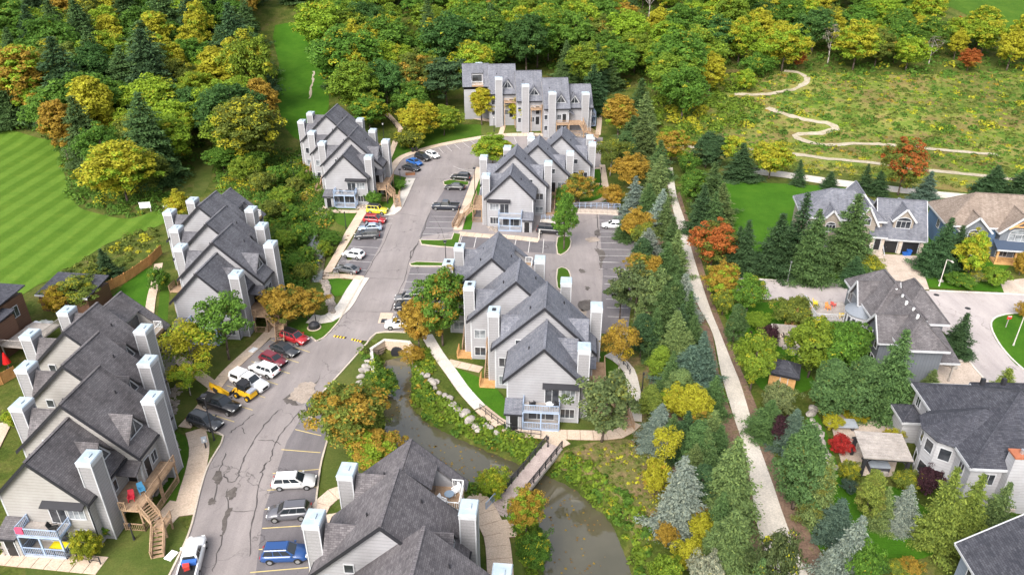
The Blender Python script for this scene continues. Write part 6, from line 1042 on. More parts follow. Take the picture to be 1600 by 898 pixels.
# ------------------------------------------------------------------ detached houses
def vol(root, x0, x1, y0, y1, z0, ze, kind, zr, wall, roof, oh=.55, trim='trim_white', ridge='x', corners=True):
    w_ = MB().box(x0, x1, y0, y1, z0, ze)
    if kind == 'gable':
        if ridge == 'x': c = (y0 + y1) / 2; w_.prism([(x0, y0, ze), (x0, y1, ze), (x0, c, zr - .1)], (x1 - x0, 0, 0))
        else: c = (x0 + x1) / 2; w_.prism([(x0, y0, ze), (x1, y0, ze), (c, y0, zr - .1)], (0, y1 - y0, 0))
    wo = w_.build('wall', wall, root); m = MB(); a0, a1, b0, b1 = x0 - oh, x1 + oh, y0 - oh, y1 + oh; up = .22; th = .18; lx_, ly_ = a1 - a0, b1 - b0; f = MB()
    if kind == 'hip':
        if lx_ >= ly_: r = ly_ / 2; p, q_ = (a0 + r, (b0 + b1) / 2, zr), (a1 - r, (b0 + b1) / 2, zr); fs = [[(a0, b0, ze), (a1, b0, ze), q_, p], [(a1, b1, ze), (a0, b1, ze), p, q_], [(a0, b1, ze), (a0, b0, ze), p], [(a1, b0, ze), (a1, b1, ze), q_]]
        else: r = lx_ / 2; p, q_ = ((a0 + a1) / 2, b0 + r, zr), ((a0 + a1) / 2, b1 - r, zr); fs = [[(a0, b1, ze), (a0, b0, ze), p, q_], [(a1, b0, ze), (a1, b1, ze), q_, p], [(a0, b0, ze), (a1, b0, ze), p], [(a1, b1, ze), (a0, b1, ze), q_]]
        for k in fs: m.slab([(v[0], v[1], v[2] + up) for v in k], th)
        f.box(a0 - .04, a1 + .04, b0 - .05, b0 + .02, ze - .12, ze + up).box(a0 - .04, a1 + .04, b1 - .02, b1 + .05, ze - .12, ze + up).box(a0 - .05, a0 + .02, b0 + .03, b1 - .03, ze - .12, ze + up).box(a1 - .02, a1 + .05, b0 + .03, b1 - .03, ze - .12, ze + up)
        hips = [((a0, b0, ze), p), ((a0, b1, ze), p if lx_ >= ly_ else q_), ((a1, b0, ze), q_ if lx_ >= ly_ else p), ((a1, b1, ze), q_), (p, q_)]
    elif kind == 'gable':
        if ridge == 'x': s = (zr - ze) / ((y1 - y0) / 2); c = (y0 + y1) / 2; el = ze - s * oh; fs = [[(a0, b0, el), (a1, b0, el), (a1, c, zr), (a0, c, zr)], [(a1, b1, el), (a0, b1, el), (a0, c, zr), (a1, c, zr)]]; hips = [((a0, c, zr), (a1, c, zr))]; ends = [[(x, b0, el), (x, c, zr), (x, b1, el)] for x in (a0, a1)]; f.box(a0, a1, b0 - .05, b0 + .02, el - .05, el + up).box(a0, a1, b1 - .02, b1 + .05, el - .05, el + up)
        else: s = (zr - ze) / ((x1 - x0) / 2); c = (x0 + x1) / 2; el = ze - s * oh; fs = [[(a0, b1, el), (a0, b0, el), (c, b0, zr), (c, b1, zr)], [(a1, b0, el), (a1, b1, el), (c, b1, zr), (c, b0, zr)]]; hips = [((c, b0, zr), (c, b1, zr))]; ends = [[(a0, y, el), (c, y, zr), (a1, y, el)] for y in (b0, b1)]; f.box(a0 - .05, a0 + .02, b0, b1, el - .05, el + up).box(a1 - .02, a1 + .05, b0, b1, el - .05, el + up)
        for k in fs: m.slab([(v[0], v[1], v[2] + up) for v in k], th)
        for e_ in ends:
            for u_, v_ in zip(e_, e_[1:]): f.bar((u_[0], u_[1], u_[2] + up - .14), (v_[0], v_[1], v_[2] + up - .14), .1, .34)
    else:                                                   # lean-to, high side towards +y
        m.slab([(a0, b0, ze + up), (a1, b0, ze + up), (a1, b1, zr + up), (a0, b1, zr + up)], th); f.box(a0, a1, b0 - .05, b0 + .02, ze - .08, ze + up); hips = []
    ro = m.build('roof', roof, root); f.build('fascia', trim, ro); h_ = MB()
    for a, b in hips: h_.bar((a[0], a[1], a[2] + up + .02), (b[0], b[1], b[2] + up + .02), .28, .08)
    if hips: h_.build('ridge_cap', roof, ro)
    return wo
S_, N_, E_, W_ = -R(90), R(90), 0.0, R(180)
def arched(root, x, y, z, wd, ht, face=S_, pane='glass_dark'):
    o = window(root, x, y, z, wd, ht, face, pane, 2); k = 8; r = wd / 2; a = [(r * math.cos(math.pi * i / k), .0, ht / 2 + .12 + r * .55 * math.sin(math.pi * i / k)) for i in range(k + 1)]; MB().prism(a, (0, .03, 0)).build('pane', pane, o); m = MB()
    for p, q_ in zip(a, a[1:]): m.bar((p[0], .04, p[2]), (q_[0], .04, q_[2]), .1, .12)
    m.build('arch_trim', 'trim_white', o); return o
def steps(root, x0, x1, y, n, z, mat='stone_wall', name='front_step'):
    for i in range(n): MB().box(x0, x1, y - .34 * (n - i), y - .34 * (n - i - 1) - .01, -.2, z * (i + 1) / n).build(name, mat, root)
h1 = thing('house', 'tan house with slate blue roofs and two dark garage doors', 'house', (68.4, 125.6, 0), R(-10)); sb = 'shingle_blue'
vol(h1, -.2, 7.4, 0, 9.5, -.3, 3.3, 'gable', 8.6, 'siding_tan', sb); vol(h1, -14, -.1, .6, 10.2, -.3, 5.8, 'hip', 9.7, 'siding_tan', sb); vol(h1, -6.2, -1.2, 3.5, 9.5, 5.3, 6.9, 'gable', 9.9, 'siding_tan', sb, ridge='y'); vol(h1, -11.2, -7.6, -.8, 5, -.3, 5.6, 'gable', 7.9, 'siding_tan', sb, ridge='y', oh=.4); vol(h1, -5.2, -1.6, -.6, 6, -.3, 6.1, 'gable', 9.0, 'siding_tan', sb, ridge='y', oh=.5); vol(h1, 1.9, 5.3, 1.0, 6, 3.4, 6.3, 'gable', 8.3, 'siding_tan', sb, ridge='y', oh=.4); vol(h1, -2.2, .2, -1.8, 0.5, -.3, 3.6, 'lean', 4.6, 'stone_wall', sb, oh=.3)
arched(h1, 3.6, .98, 5.3, 2.4, 1.3); arched(h1, -9.4, -.83, 4.4, 1.6, 1.3); window(h1, -9.4, -.83, 1.4, 1.6, 1.3, S_, bars=2); arched(h1, -3.4, -.63, 6.0, 1.5, 1.1); window(h1, -12.6, .58, 4.3, 1.2, 1.3, S_); window(h1, -6.6, .58, 4.3, 1.0, 1.3, S_); window(h1, -13, .58, 1.3, 1.2, 1.3, S_)
for x in (1.7, 5.4): door(h1, x, -.02, 0, S_, 2.8, 2.3, 'door_black')
for x in (-.1, 3.55, 7.25): MB().box(x - .28, x + .28, -.35, -.04, -.2, 2.9).build('stone_pier', 'stone_wall', h1)
door(h1, -1.0, -1.83, 1.2, S_); steps(h1, -2.4, .2, -1.85, 6, 1.15); MB().bar((-2.3, -1.9, 2.1), (-2.3, -3.9, 1.0), .1).bar((.1, -1.9, 2.1), (.1, -3.9, 1.0), .1).build('handrail', 'trim_white', h1)
for k, x in enumerate((6.6, 7.0)): o_ = spot(1413 + 6 * k, 399); b_ = thing('recycling_bin' if k else 'storage_tub', 'blue tub on the drive before the dark garage door' if not k else 'dark blue bin against the garage pier', 'bin', o_); MB().hexa([(-.3, -.25, .06), (.3, -.25, .06), (.3, .25, .06), (-.3, .25, .06)], [(-.38, -.32, .55 + .5 * k), (.38, -.32, .55 + .5 * k), (.38, .32, .55 + .5 * k), (-.38, .32, .55 + .5 * k)]).build('bin_body', 'painted', b_, color=(.02, .12, .45)); MB().box(-.4, .4, -.34, .34, .551 + .5 * k, .6 + .5 * k).build('lid', 'painted', b_, color=(.02, .1, .38))
h2 = thing('house', 'blue house with brown hipped roofs, timber porch and white arched windows', 'house', (80.0, 124.8, 0), R(-10)); br_ = 'shingle_brown'
vol(h2, 0, 19, .6, 10.8, -.3, 5.5, 'hip', 10.0, 'siding_blue', br_); vol(h2, 2.0, 6.6, -.4, 4.5, -.3, 5.4, 'gable', 7.7, 'siding_slate', br_, ridge='y'); vol(h2, 8.4, 14.4, -1.0, 5, -.3, 5.7, 'gable', 8.6, 'siding_slate', br_, ridge='y'); vol(h2, 15, 22, 1, 8, -.3, 5.7, 'gable', 9.0, 'siding_slate', br_, ridge='y'); vol(h2, 7.8, 17, -3.2, -1.05, 2.7, 2.85, 'lean', 3.7, 'siding_slate', 'painted', oh=.3)
for o_ in h2.children:
    if o_.name.startswith('roof') and o_.data.materials[0].name == 'painted': o_.color = (.05, .07, .11, 1)
arched(h2, 4.3, -.43, 3.9, 1.9, 1.5); arched(h2, 11.4, -1.03, 4.5, 3.2, 1.3, S_, 'window_blind'); window(h2, 4.3, -.43, 1.3, 1.8, 1.3, S_); window(h2, 16.5, .97, 4.3, 1.6, 1.1, S_)
for x in (9.5, 12.5): window(h2, x, -1.03, 1.5, 1.8, 1.5, S_, bars=2)
tr_ = MB(); tr_.bar((9.2, -1.65, 6.3), (11.4, -1.65, 7.9), .2, .2).bar((13.6, -1.65, 6.3), (11.4, -1.65, 7.9), .2, .2).bar((10.0, -1.66, 6.85), (12.8, -1.66, 6.85), .2, .2).bar((11.4, -1.67, 6.8), (11.4, -1.67, 7.8), .2, .2).build('timber_truss', 'wood_new', h2)
for x in (8.0, 11, 14, 16.8): MB().box(x - .15, x + .15, -3.2, -2.9, -.1, 2.75).build('porch_post', 'wood_new', h2)
MB().box(7.8, 17, -3.3, -1.05, -.2, .5).build('porch_floor', 'wood_new', h2); railing(h2, [(7.9, -3.2, .5), (14, -3.2, .5)], .95, 'wood_new'); steps(h2, 14.4, 17, -3.35, 5, .5); window(h2, -.02, 5, 3.9, 1.2, 1.4, W_)
h3 = thing('house', 'long slate grey house with plum shingle roofs and a curved bay over the wooden deck', 'house', (52.9, 83.3, 0), R(-4)); pl_ = 'shingle_dark'
vol(h3, -.6, 4.6, 0, 12, -.3, 5.8, 'hip', 9.0, 'siding_slate', pl_); vol(h3, -1.6, 4.9, 8, 19.0, -.3, 5.8, 'hip', 9.6, 'siding_slate', pl_); vol(h3, 2.6, 8.4, 8.5, 17.2, -.3, 5.0, 'hip', 9.0, 'siding_slate', pl_, trim='trim_white'); vol(h3, 4.7, 7.4, 1.0, 8.4, 3.0, 3.2, 'lean', 4.6, 'siding_slate', pl_, oh=.3); vol(h3, -2.6, 2.2, 2.6, 6.8, -.3, 5.8, 'gable', 8.2, 'siding_slate', pl_, ridge='x', oh=.6); vol(h3, -2.2, 3, 12.2, 15.5, -.3, 6.2, 'gable', 8.6, 'siding_slate', pl_, ridge='x', oh=.5)
for k in range(4): z = 1.2 + 1.2 * (k % 2); window(h3, -2.63, 3.6 + 1.1 * (k % 3), 1.6 + 2.9 * (k // 2), .8, 1.6, W_, bars=0)
window(h3, -1.63, 17, 4.2, 2.2, 1.5, W_, bars=2); window(h3, -1.63, 9.4, 4.2, 1.6, 1.8, W_); window(h3, -1.63, 9.4, 1.4, 1.6, 1.6, W_)
k = 9; bay = [(-1.6 + -2.3 * math.sin(math.pi * i / k), 11.9 - 2.6 * math.cos(math.pi * i / k) - 2.2 + 2.2) for i in range(k + 1)]; bo = MB().prism([(x, y, -.3) for x, y in bay], (0, 0, 5.0)).build('bay', 'siding_white', h3)
for (xa, ya), (xb, yb) in zip(bay, bay[1:]): MB().slab([(xa * 1.08, ya, 4.75), (xb * 1.08, yb, 4.75), (-1.4, 11.9, 6.1)], .08).build('roof_panel', 'painted', bo, color=(.2, .22, .25))
for i in range(1, k - 1): a_ = (math.pi * (i + .5) / k); window(bo, -1.6 - 2.34 * math.sin(a_), 11.9 - 2.62 * math.cos(a_), 3.4, .55, 1.7, math.atan2(-math.cos(a_), -math.sin(a_)), bars=0)
for q_ in range(7): MB().box(1.5 + .2 * (q_ % 2), 1.75 + .2 * (q_ % 2), 3 + q_ * 1.9, 3.3 + q_ * 1.9, 8.0, 9.35 - .02 * q_).build('roof_vent', 'plastic_white', h3)
for x, y in ((7.2, 1.2), (7.2, 6)): MB().box(x - .1, x + .1, y - .1, y + .1, -.2, 3.2).build('porch_post', 'wood_grey', h3)
d3 = deck(h3, -8.2, -2.2, 12.3, 18.3, 2.7, '', 'wood_grey'); railing(d3, [(-8.1, 18.2, 2.7), (-8.1, 12.4, 2.7), (-3.6, 12.4, 2.7)], 1.0, 'trim_white', .22); stair(d3, (-8.2, 15.5, 2.7), (-11.4, 13.8, .1), 1.3, 'wood_new'); deck(h3, -10.3, -8.3, 14.0, 16.6, 2.5, 'wn', 'wood_new')
h4 = thing('house', 'white house with black hipped roofs, a faceted bay and a tall pale chimney', 'house', (48.6, 60.0, 0), R(-4)); bk_ = 'shingle_black'
vol(h4, 0, 14, 0, 14.2, -.3, 6.3, 'hip', 10.9, 'siding_white', bk_); vol(h4, 7, 20, 4, 14.5, -.3, 6.4, 'hip', 10.6, 'siding_white', bk_); vol(h4, -2.0, .2, 11.2, 14, -.3, 3.2, 'hip', 4.2, 'siding_white', bk_, oh=.4)
oc = [(-.0, 3.2), (-1.7, 4.2), (-2.2, 6.0), (-1.7, 7.8), (.0, 8.8)]; b4 = MB().prism([(x, y, -.3) for x, y in oc] + [(1.5, 8.8, -.3), (1.5, 3.2, -.3)], (0, 0, 6.6)).build('bay', 'siding_white', h4); rr_ = [(-.1, 2.4), (-2.2, 3.7), (-2.9, 6.0), (-2.2, 8.3), (-.1, 9.6)]
for (xa, ya), (xb, yb) in zip(rr_, rr_[1:]): MB().slab([(xa, ya, 6.45), (xb, yb, 6.45), (3.2, 6.0, 9.4)], .16).build('roof_facet', bk_, b4)
for a, b in ((rr_[0], (5.0, 4.2)), (rr_[4], (5.0, 7.8))): MB().slab([(a[0], a[1], 6.45), (5.2, a[1] * .4 + 3.6, 9.0), (3.2, 6.0, 9.42)], .16).build('roof_facet', bk_, b4)
for i, (a, b) in enumerate(zip(oc, oc[1:])):
    cx, cy = (a[0] + b[0]) / 2, (a[1] + b[1]) / 2; fc = math.atan2(-(b[0] - a[0]), (b[1] - a[1])); fc = math.atan2(cy - 6.0, cx - 1.2)
    n_ = Vector((b[1] - a[1], -(b[0] - a[0]), 0)); n_ = -n_ if n_.dot(Vector((cx - .5, cy - 6, 0))) < 0 else n_
    for z in (4.6, 1.5): window(b4, cx, cy, z, 1.1, 1.5, math.atan2(n_.y, n_.x), bars=0)
for y, z in ((10.4, 4.7), (13.0, 4.9), (1.6, 4.7), (1.6, 1.5)): window(h4, -.02, y, z, .9, 1.3, W_)
for x, z in ((2.0, 4.6), (8, 4.6), (8, 1.5)): window(h4, x, -.02, z, 1.2, 1.4, S_)
c4 = MB().box(3.2, 5.0, -1.0, .3, -.3, 8.4).build('chimney', 'siding_white', h4); MB().box(3.1, 5.1, -1.1, .4, 8.401, 8.6).build('chimney_cap', 'painted', c4, color=(.35, .12, .06)); MB().tube((4.1, -.35, 8.6), (4.1, -.35, 9.1), .22).build('flue', 'rim_metal', c4); MB().box(3.0, 5.2, -1.15, .1, -.3, 1.6).build('stone_base', 'stone_wall', c4)
for x, y, z in ((4.5, 10.0, 10.2), (6.5, 9.6, 10.6), (8.5, 7.4, 10.9)): MB().box(x, x + .4, y, y + .4, z - .5, z + .35).build('roof_vent', 'metal_dark', h4)
h5 = thing('house', 'blue gabled house with a dark plum roof at the edge of the near lawn', 'house', (42.4, 37.0, 0), R(-3)); vol(h5, 0, 12, 0, 13.5, -.3, 4.9, 'gable', 9.6, 'siding_greyblue', 'shingle_black', ridge='y', oh=.6); vol(h5, -2.2, 2, 3.0, 7.2, -.3, 3.6, 'gable', 5.8, 'siding_greyblue', 'shingle_plum', ridge='x', oh=.5)
for y in (9.2, 11.4): window(h5, -.02, y, 3.4, 1.2, 1.4, W_)
window(h5, -2.23, 5.1, 2.0, 1.6, 1.5, W_)
h6 = thing('house', 'dark modern house with brown cladding beyond the weathered block', 'house', (-79.0, 84.5, 0), R(-8)); dk = 'shingle_black'
vol(h6, -8, 3.4, 5, 14, -.3, 6.4, 'lean', 7.3, 'siding_brown', dk, oh=.5); vol(h6, -8, 5.6, -1, 5, -.3, 4.6, 'lean', 5.4, 'siding_dark', dk, oh=.4); vol(h6, 3.6, 5.2, 5.2, 9.6, -.3, 5.4, 'lean', 5.9, 'siding_brown', dk, oh=.25)
window(h6, .6, -1.02, 2.6, 2.6, 1.8, S_, bars=2); window(h6, -3.6, -1.02, 2.6, 2.4, 1.8, S_, bars=1); window(h6, 3.42, 11.6, 4.4, 1.4, 1.6, E_); window(h6, 5.62, 2.0, 2.4, 1.6, 1.5, E_)
d6 = deck(h6, 5.4, 10, 5.5, 12, 2.6, 'es', 'wood_grey')
h7 = thing('garden_outbuilding', 'low dark outbuilding beyond the deck of the modern house', 'outbuilding', (-75.5, 103.5, 0), R(-8)); vol(h7, 0, 8.5, 0, 5.5, -.3, 2.9, 'lean', 3.9, 'siding_brown', dk, oh=.3); window(h7, 2.5, -.02, 1.6, 1.6, 1.0, S_); door(h7, 5.5, -.02, 0, S_)
def red(o, nm, c): MB()
vehicle('hatch', 0, 0, R(75), WHT, 'white car parked between the modern house and its deck', at=(-72.6, 97.3, 0))
pt = thing('patio_umbrella', 'closed red patio umbrella between the fence and the weathered block', 'umbrella', spot(14, 575)); MB().tube((0, 0, 0), (0, 0, 2.5), .04).build('pole', 'rim_metal', pt); MB().tube((0, 0, .9), (0, 0, 2.6), .55, .12, 9).build('canopy', 'fabric', pt, color=(.6, .02, .02)); MB().box(-.3, .3, -.3, .3, 0, .1).build('base', 'metal_dark', pt)
# ------------------------------------------------------------------ garden things on the east side
sx_, sy_, _ = spot(1221, 597); gs = thing('garden_shed', 'small orange timber shed with a black hipped roof', 'shed', (sx_, sy_, 0), R(-22)); vol(gs, -1.7, 1.7, -1.4, 1.4, -.1, 2.1, 'hip', 3.3, 'wood_new', 'shingle_black', oh=.35, trim='trim_dark'); door(gs, .2, -1.42, .05, S_, .9, 1.8, 'wood_new')
px_, py_, _ = spot(1370, 728); pg = thing('pergola', 'black framed pergola with a weathered shingle roof', 'pergola', (px_, py_, 0), R(-6))
for x in (-2.4, 2.4):
    for y in (-1.8, 1.8): MB().box(x - .17, x + .17, y - .17, y + .17, -.1, 2.6).build('post', 'metal_dark', pg)
MB().slab([(-2.7, -2.1, 2.85), (2.7, -2.1, 2.85), (2.7, 2.1, 3.4), (-2.7, 2.1, 3.4)], .12).build('roof', 'wood_grey', pg)
for y in (-1.8, 1.8): MB().box(-2.8, 2.8, y - .1, y + .1, 2.45, 2.62).build('beam', 'metal_dark', pg)
for x in (-2.4, 2.4):
    for y, s in ((-1.8, 1), (1.8, -1)): MB().bar((x, y, 1.7), (x * .72, y, 2.45), .12).build('brace', 'metal_dark', pg)
for j in range(9): MB().slab([(-2.72, -2.1 + j * .467, 2.9 + j * .0611), (2.72, -2.1 + j * .467, 2.9 + j * .0611), (2.72, -1.66 + j * .467, 2.93 + j * .0611), (-2.72, -1.66 + j * .467, 2.93 + j * .0611)], .04).build('shingle_course', 'wood_grey', pg)
ht = thing('hot_tub', 'covered grey hot tub under the black framed pergola', 'hot tub', (px_ - .2, py_ - .2, .06), R(-6)); MB().box(-1.1, 1.1, -1.05, 1.05, 0, .8).build('tub', 'painted', ht, color=(.05, .05, .06)); MB().box(-1.16, 1.16, -1.1, 1.1, .801, .93).build('cover', 'painted', ht, color=(.25, .28, .32)); MB().box(-.9, .9, -1.5, -1.12, 0, .4).build('step', 'wood_grey', ht)
tb = thing('stone_table', 'pale rectangular stone slab table on the paved patio', 'table', (*spot(1312, 668)[:2], .06), R(-4)); MB().box(-1.9, 1.9, -.85, .85, .62, .78).build('tabletop', 'painted', tb, color=(.33, .36, .4))
for x in (-1.4, 1.4): MB().box(x - .15, x + .15, -.6, .6, 0, .619).build('leg', 'painted', tb, color=(.08, .08, .09))
def chair(loc, rz, col, label, cat='chair', name='garden_chair', mat='painted'):
    o = thing(name, label, cat, loc, rz); MB().box(-.32, .32, -.3, .3, .36, .43).build('seat', mat, o, color=col); MB().hexa([(-.32, .28, .43), (.32, .28, .43), (.32, .36, .43), (-.32, .36, .43)], [(-.28, .5, 1.05), (.28, .5, 1.05), (.28, .56, 1.05), (-.28, .56, 1.05)]).build('backrest', mat, o, color=col)
    for x in (-.28, .28):
        for y in (-.26, .28): MB().box(x - .035, x + .035, y - .035, y + .035, 0, .36).build('leg', mat, o, color=col)
        MB().box(x - .06, x + .06, -.3, .34, .6, .64).build('armrest', mat, o, color=col)
    return o
def local(o, x, y, z): return tuple(o.matrix_basis @ Vector((x, y, z)))
for x, y, c, rz, lab in ((-4.0, 13.3, (.8, .55, .02), 3.0, 'yellow slatted chair at the rail corner of the wooden deck'), (-6.8, 16.9, (.8, .6, .03), 1.2, 'yellow chair at the far corner of the wooden deck'), (-5.3, 15.6, (.65, .25, .08), .4, 'orange chair in the middle of the wooden deck'), (-4.2, 16.6, (.6, .12, .1), 2.2, 'red chair beside the orange one on the wooden deck')): chair(local(h3, x, y, 2.7), rz, c, lab)
tw = thing('stone_terrace', 'sunken terrace of weathered stone walls behind the shed', 'terrace', (*spot(1242, 535)[:2], 0), R(-8))
for x0_, x1_, y0_, y1_, h_ in ((-3.2, 3.4, 2.4, 3.0, 1.3), (-3.2, -2.6, -1.4, 2.39, 1.0), (-2.2, 2.6, -2.2, -1.7, .5), (2.9, 3.4, -1.6, 2.39, 1.2)):
    n_ = max(1, int(max(x1_ - x0_, y1_ - y0_) / 1.1))
    for i in range(n_):
        for j in range(2):
            if x1_ - x0_ > y1_ - y0_: q_ = (x0_ + (x1_ - x0_) * i / n_ + .03, x0_ + (x1_ - x0_) * (i + 1) / n_ - .03, y0_, y1_)
            else: q_ = (x0_, x1_, y0_ + (y1_ - y0_) * i / n_ + .03, y0_ + (y1_ - y0_) * (i + 1) / n_ - .03)
            MB().box(*q_, h_ * j / 2 + .01, h_ * (j + 1) / 2 - .02).build('stone', 'wood_grey', tw)
MB().box(-2.5, 2.8, -1.6, 2.3, .02, .09).build('terrace_floor', 'paver', tw); ft = thing('fire_table', 'dark square table on the sunken stone terrace', 'table', (*spot(1241, 530)[:2], .1), R(-8)); MB().box(-.7, .7, -.7, .7, .45, .6).build('tabletop', 'painted', ft, color=(.03, .035, .045)); MB().box(-.5, .5, -.5, .5, 0, .449).build('pedestal', 'painted', ft, color=(.05, .05, .05))
for k, (a, b) in enumerate(((-1.3, 0), (1.3, .1))): fx, fy, fz = ft.location; chair((fx + a, fy + b, .1), R(90) if a < 0 else R(-90), (.03, .03, .035), 'black chair on the hedge side of the dark terrace table' if a < 0 else 'black chair on the house side of the dark terrace table')
# ------------------------------------------------------------------ footbridge
A_ = np.array(spot(866, 697)[:2]); B_ = np.array(spot(792, 787)[:2]); dv = (B_ - A_); Lb = float(np.linalg.norm(dv)); ang = math.atan2(dv[1], dv[0]); fb = thing('footbridge', 'timber footbridge with dark rails crossing the creek', 'footbridge', (A_[0], A_[1], 0), ang); BW = 1.05
n_ = int(Lb / .29)
for i in range(n_): MB().box(Lb * i / n_ + .012, Lb * (i + 1) / n_ - .012, -BW, BW, .16, .22 + .006 * (i % 3)).build('plank', 'wood_bridge', fb)
for s in (-1, 1):
    MB().box(0, Lb, s * BW - .12, s * BW + .12, -.25, .15).build('beam', 'wood_grey', fb); m = MB()
    for z in (.45, .75, 1.05): m.bar((0, s * BW, .2 + z), (Lb, s * BW, .2 + z), .07 if z < 1 else .1)
    m.build('rail', 'metal_dark', fb)
    for i in range(9): MB().box(Lb * i / 8 - .05, Lb * i / 8 + .05, s * BW - .05, s * BW + .05, .15, 1.3).build('rail_post', 'metal_dark', fb)
for i in range(5): MB().box(Lb + .02 + .36 * i, Lb + .34 + .36 * i, -1.35, 1.35, -.1, .17 - .035 * i).build('step', 'wood_bridge', fb)
railing(fb, [(Lb + .1, 1.4, .1), (Lb + 1.9, 1.5, 0)], 1.0, 'rail_blue'); railing(fb, [(Lb + .1, -1.4, .1), (Lb + 1.9, -1.5, 0)], 1.0, 'rail_blue')
# ------------------------------------------------------------------ culvert head wall and its fence
cw = thing('culvert_wall', 'curved timber head wall where the creek leaves the culvert', 'retaining wall', (0, 0, 0)); cl = [spot(*p)[:2] for p in ((583, 583), (581, 553), (602, 543), (640, 549), (648, 556))]
for i, (a, b) in enumerate(zip(cl, cl[1:])):
    d = np.array(b) - np.array(a); L0 = np.linalg.norm(d); k = max(1, int(L0 / 1.0)); an = math.atan2(d[1], d[0])
    for j in range(k):
        for r_ in range(3): o_ = MB().box(j * L0 / k + .01, (j + 1) * L0 / k - .01, -.16, .16, -2.6 + r_ * .9 + .01, -2.6 + (r_ + 1) * .9 - .02).build('panel', 'concrete', cw); o_.location = (*a, 0); o_.rotation_euler.z = an
    o_ = MB().box(-.1, L0 + .1, -.22, .22, .1, .25).build('coping', 'concrete_pale', cw); o_.location = (*a, .005 * i); o_.rotation_euler.z = an
ow = MB().tube((0, 0, 0), (0, 1.5, 0), 1.0, n=14).build('culvert_mouth', 'metal_dark', cw); mc_ = (np.array(cl[2]) + np.array(cl[3])) / 2; ow.location = (mc_[0], mc_[1] - .35, -1.75)
def post_rail(name, label, cat, px, n, ht, mat='metal_dark', rails=2, pts=None, z=None):
    l_ = resample(pts or world(px), 1.0); l_ = resample(l_, max(.5, sum(math.dist(a, b) for a, b in zip(l_, l_[1:])) / n)); o = thing(name, label, cat, (0, 0, 0)); hz = [H(*p) if z is None else z for p in l_]
    for p, h in zip(l_, hz): MB().box(p[0] - .045, p[0] + .045, p[1] - .045, p[1] + .045, h - .1, h + ht).build('post', mat, o)
    for k in range(rails):
        m = MB(); zz_ = ht * (k + 1) / rails - .04
        for (p, q_, h0, h1_) in zip(l_, l_[1:], hz, hz[1:]): m.bar((*p, h0 + zz_), (*q_, h1_ + zz_), .055)
        m.build('rail', mat, o)
    return o
post_rail('metal_fence', 'black railing above the culvert head wall', 'fence', [(579, 556), (602, 539), (640, 545), (655, 550)], 5, 1.2, 'metal_dark', 3); post_rail('handrail', 'brown handrail along the creek walk below the balconies', 'handrail', [(750, 641), (770, 657), (787, 669), (808, 679), (845, 683)], 8, 1.1, 'metal_dark', 2)
post_rail('handrail', 'dark handrail along the near walk under the chartreuse shrub', 'handrail', [(0, 862), (40, 866), (100, 873), (158, 882)], 9, 1.1, 'metal_dark', 2); post_rail('handrail', 'handrail beside the stepped path of the off-roader block', 'handrail', [(455, 250), (456, 268), (462, 283)], 4, 1.0, 'metal_dark', 2); post_rail('handrail', 'low handrail at the end of the ravine walk by the grey sedan', 'handrail', [(505, 432), (530, 434)], 3, 1.0, 'wood_grey', 2); post_rail('handrail', 'thin handrail along the walk beside the golden maple', 'handrail', [(960, 556), (980, 576), (984, 585)], 4, 1.0, 'metal_dark', 2); post_rail('handrail', 'dark handrail beside the woodland stairs inside the loop', 'handrail', [(600, 182), (612, 192), (622, 205)], 4, 1.1, 'metal_dark', 2); post_rail('wire_fence', 'dark fence above the wild ravine path', 'fence', [(432, 400), (440, 430), (447, 465)], 5, 1.2, 'metal_dark', 2)
rw = thing('retaining_wall', 'low block retaining wall at the top of the east car park', 'retaining wall', (0, 0, 0)); wl_ = resample(world([(898, 333), (930, 334), (966, 336)]), 1.2)
for a, b in zip(wl_, wl_[1:]):
    d = np.array(b) - np.array(a); L0 = np.linalg.norm(d)
    for r_ in range(2): o_ = MB().box(.02, L0 - .02, -.2, .2, r_ * .5 + .01, r_ * .5 + .49).build('block', 'stone_wall', rw); o_.location = (*a, 0); o_.rotation_euler.z = math.atan2(d[1], d[0])
post_rail('guard_rail', 'pale guard rail on top of the block retaining wall', 'railing', [(896, 331), (930, 331), (968, 333)], 8, 1.1, 'rail_blue', 3, z=1.0)
vb = thing('bay_wall', 'pale concrete wall round the bay of the black minivan', 'retaining wall', (0, 0, 0)); v0, v1, v2 = [spot(*p)[:2] for p in ((842, 374), (845, 350), (872, 350))]
for a, b in ((v0, v1), (v1, v2)): d = np.array(b) - np.array(a); o_ = MB().box(.1, np.linalg.norm(d) - .1, -.12, .12, -.1, 1.0).build('wall_panel', 'concrete_pale', vb); o_.location = (*a, 0); o_.rotation_euler.z = math.atan2(d[1], d[0])
post_rail('guard_rail', 'pale rail above the black minivan', 'railing', [(846, 349), (871, 349)], 4, .8, 'rail_blue', 2, z=1.0)
def board_fence(px, label):
    l_ = resample(world(px), 2.4); o = thing('wooden_fence', label, 'fence', (0, 0, 0))
    for a, b in zip(l_, l_[1:]):
        d = np.array(b) - np.array(a); L0 = float(np.linalg.norm(d)); an = math.atan2(d[1], d[0]); z = H(*a); k = 14; m = MB()
        for i in range(k): m.box(L0 * i / k + .008, L0 * (i + 1) / k - .008, -.02, .02, .05, 1.75 + .04 * ((i * 5) % 3))
        pn = m.build('board_panel', 'wood_fence', o); pn.location = (*a, z); pn.rotation_euler.z = an; pn['kind'] = 'stuff'; p_ = MB().box(-.06, .06, -.06, .06, -.2, 1.95).build('post', 'wood_fence', o); p_.location = (*a, z)
        rl = MB().box(0, L0, .03, .08, .4, .5).box(0, L0, .03, .08, 1.3, 1.4).build('rail', 'wood_fence', pn)
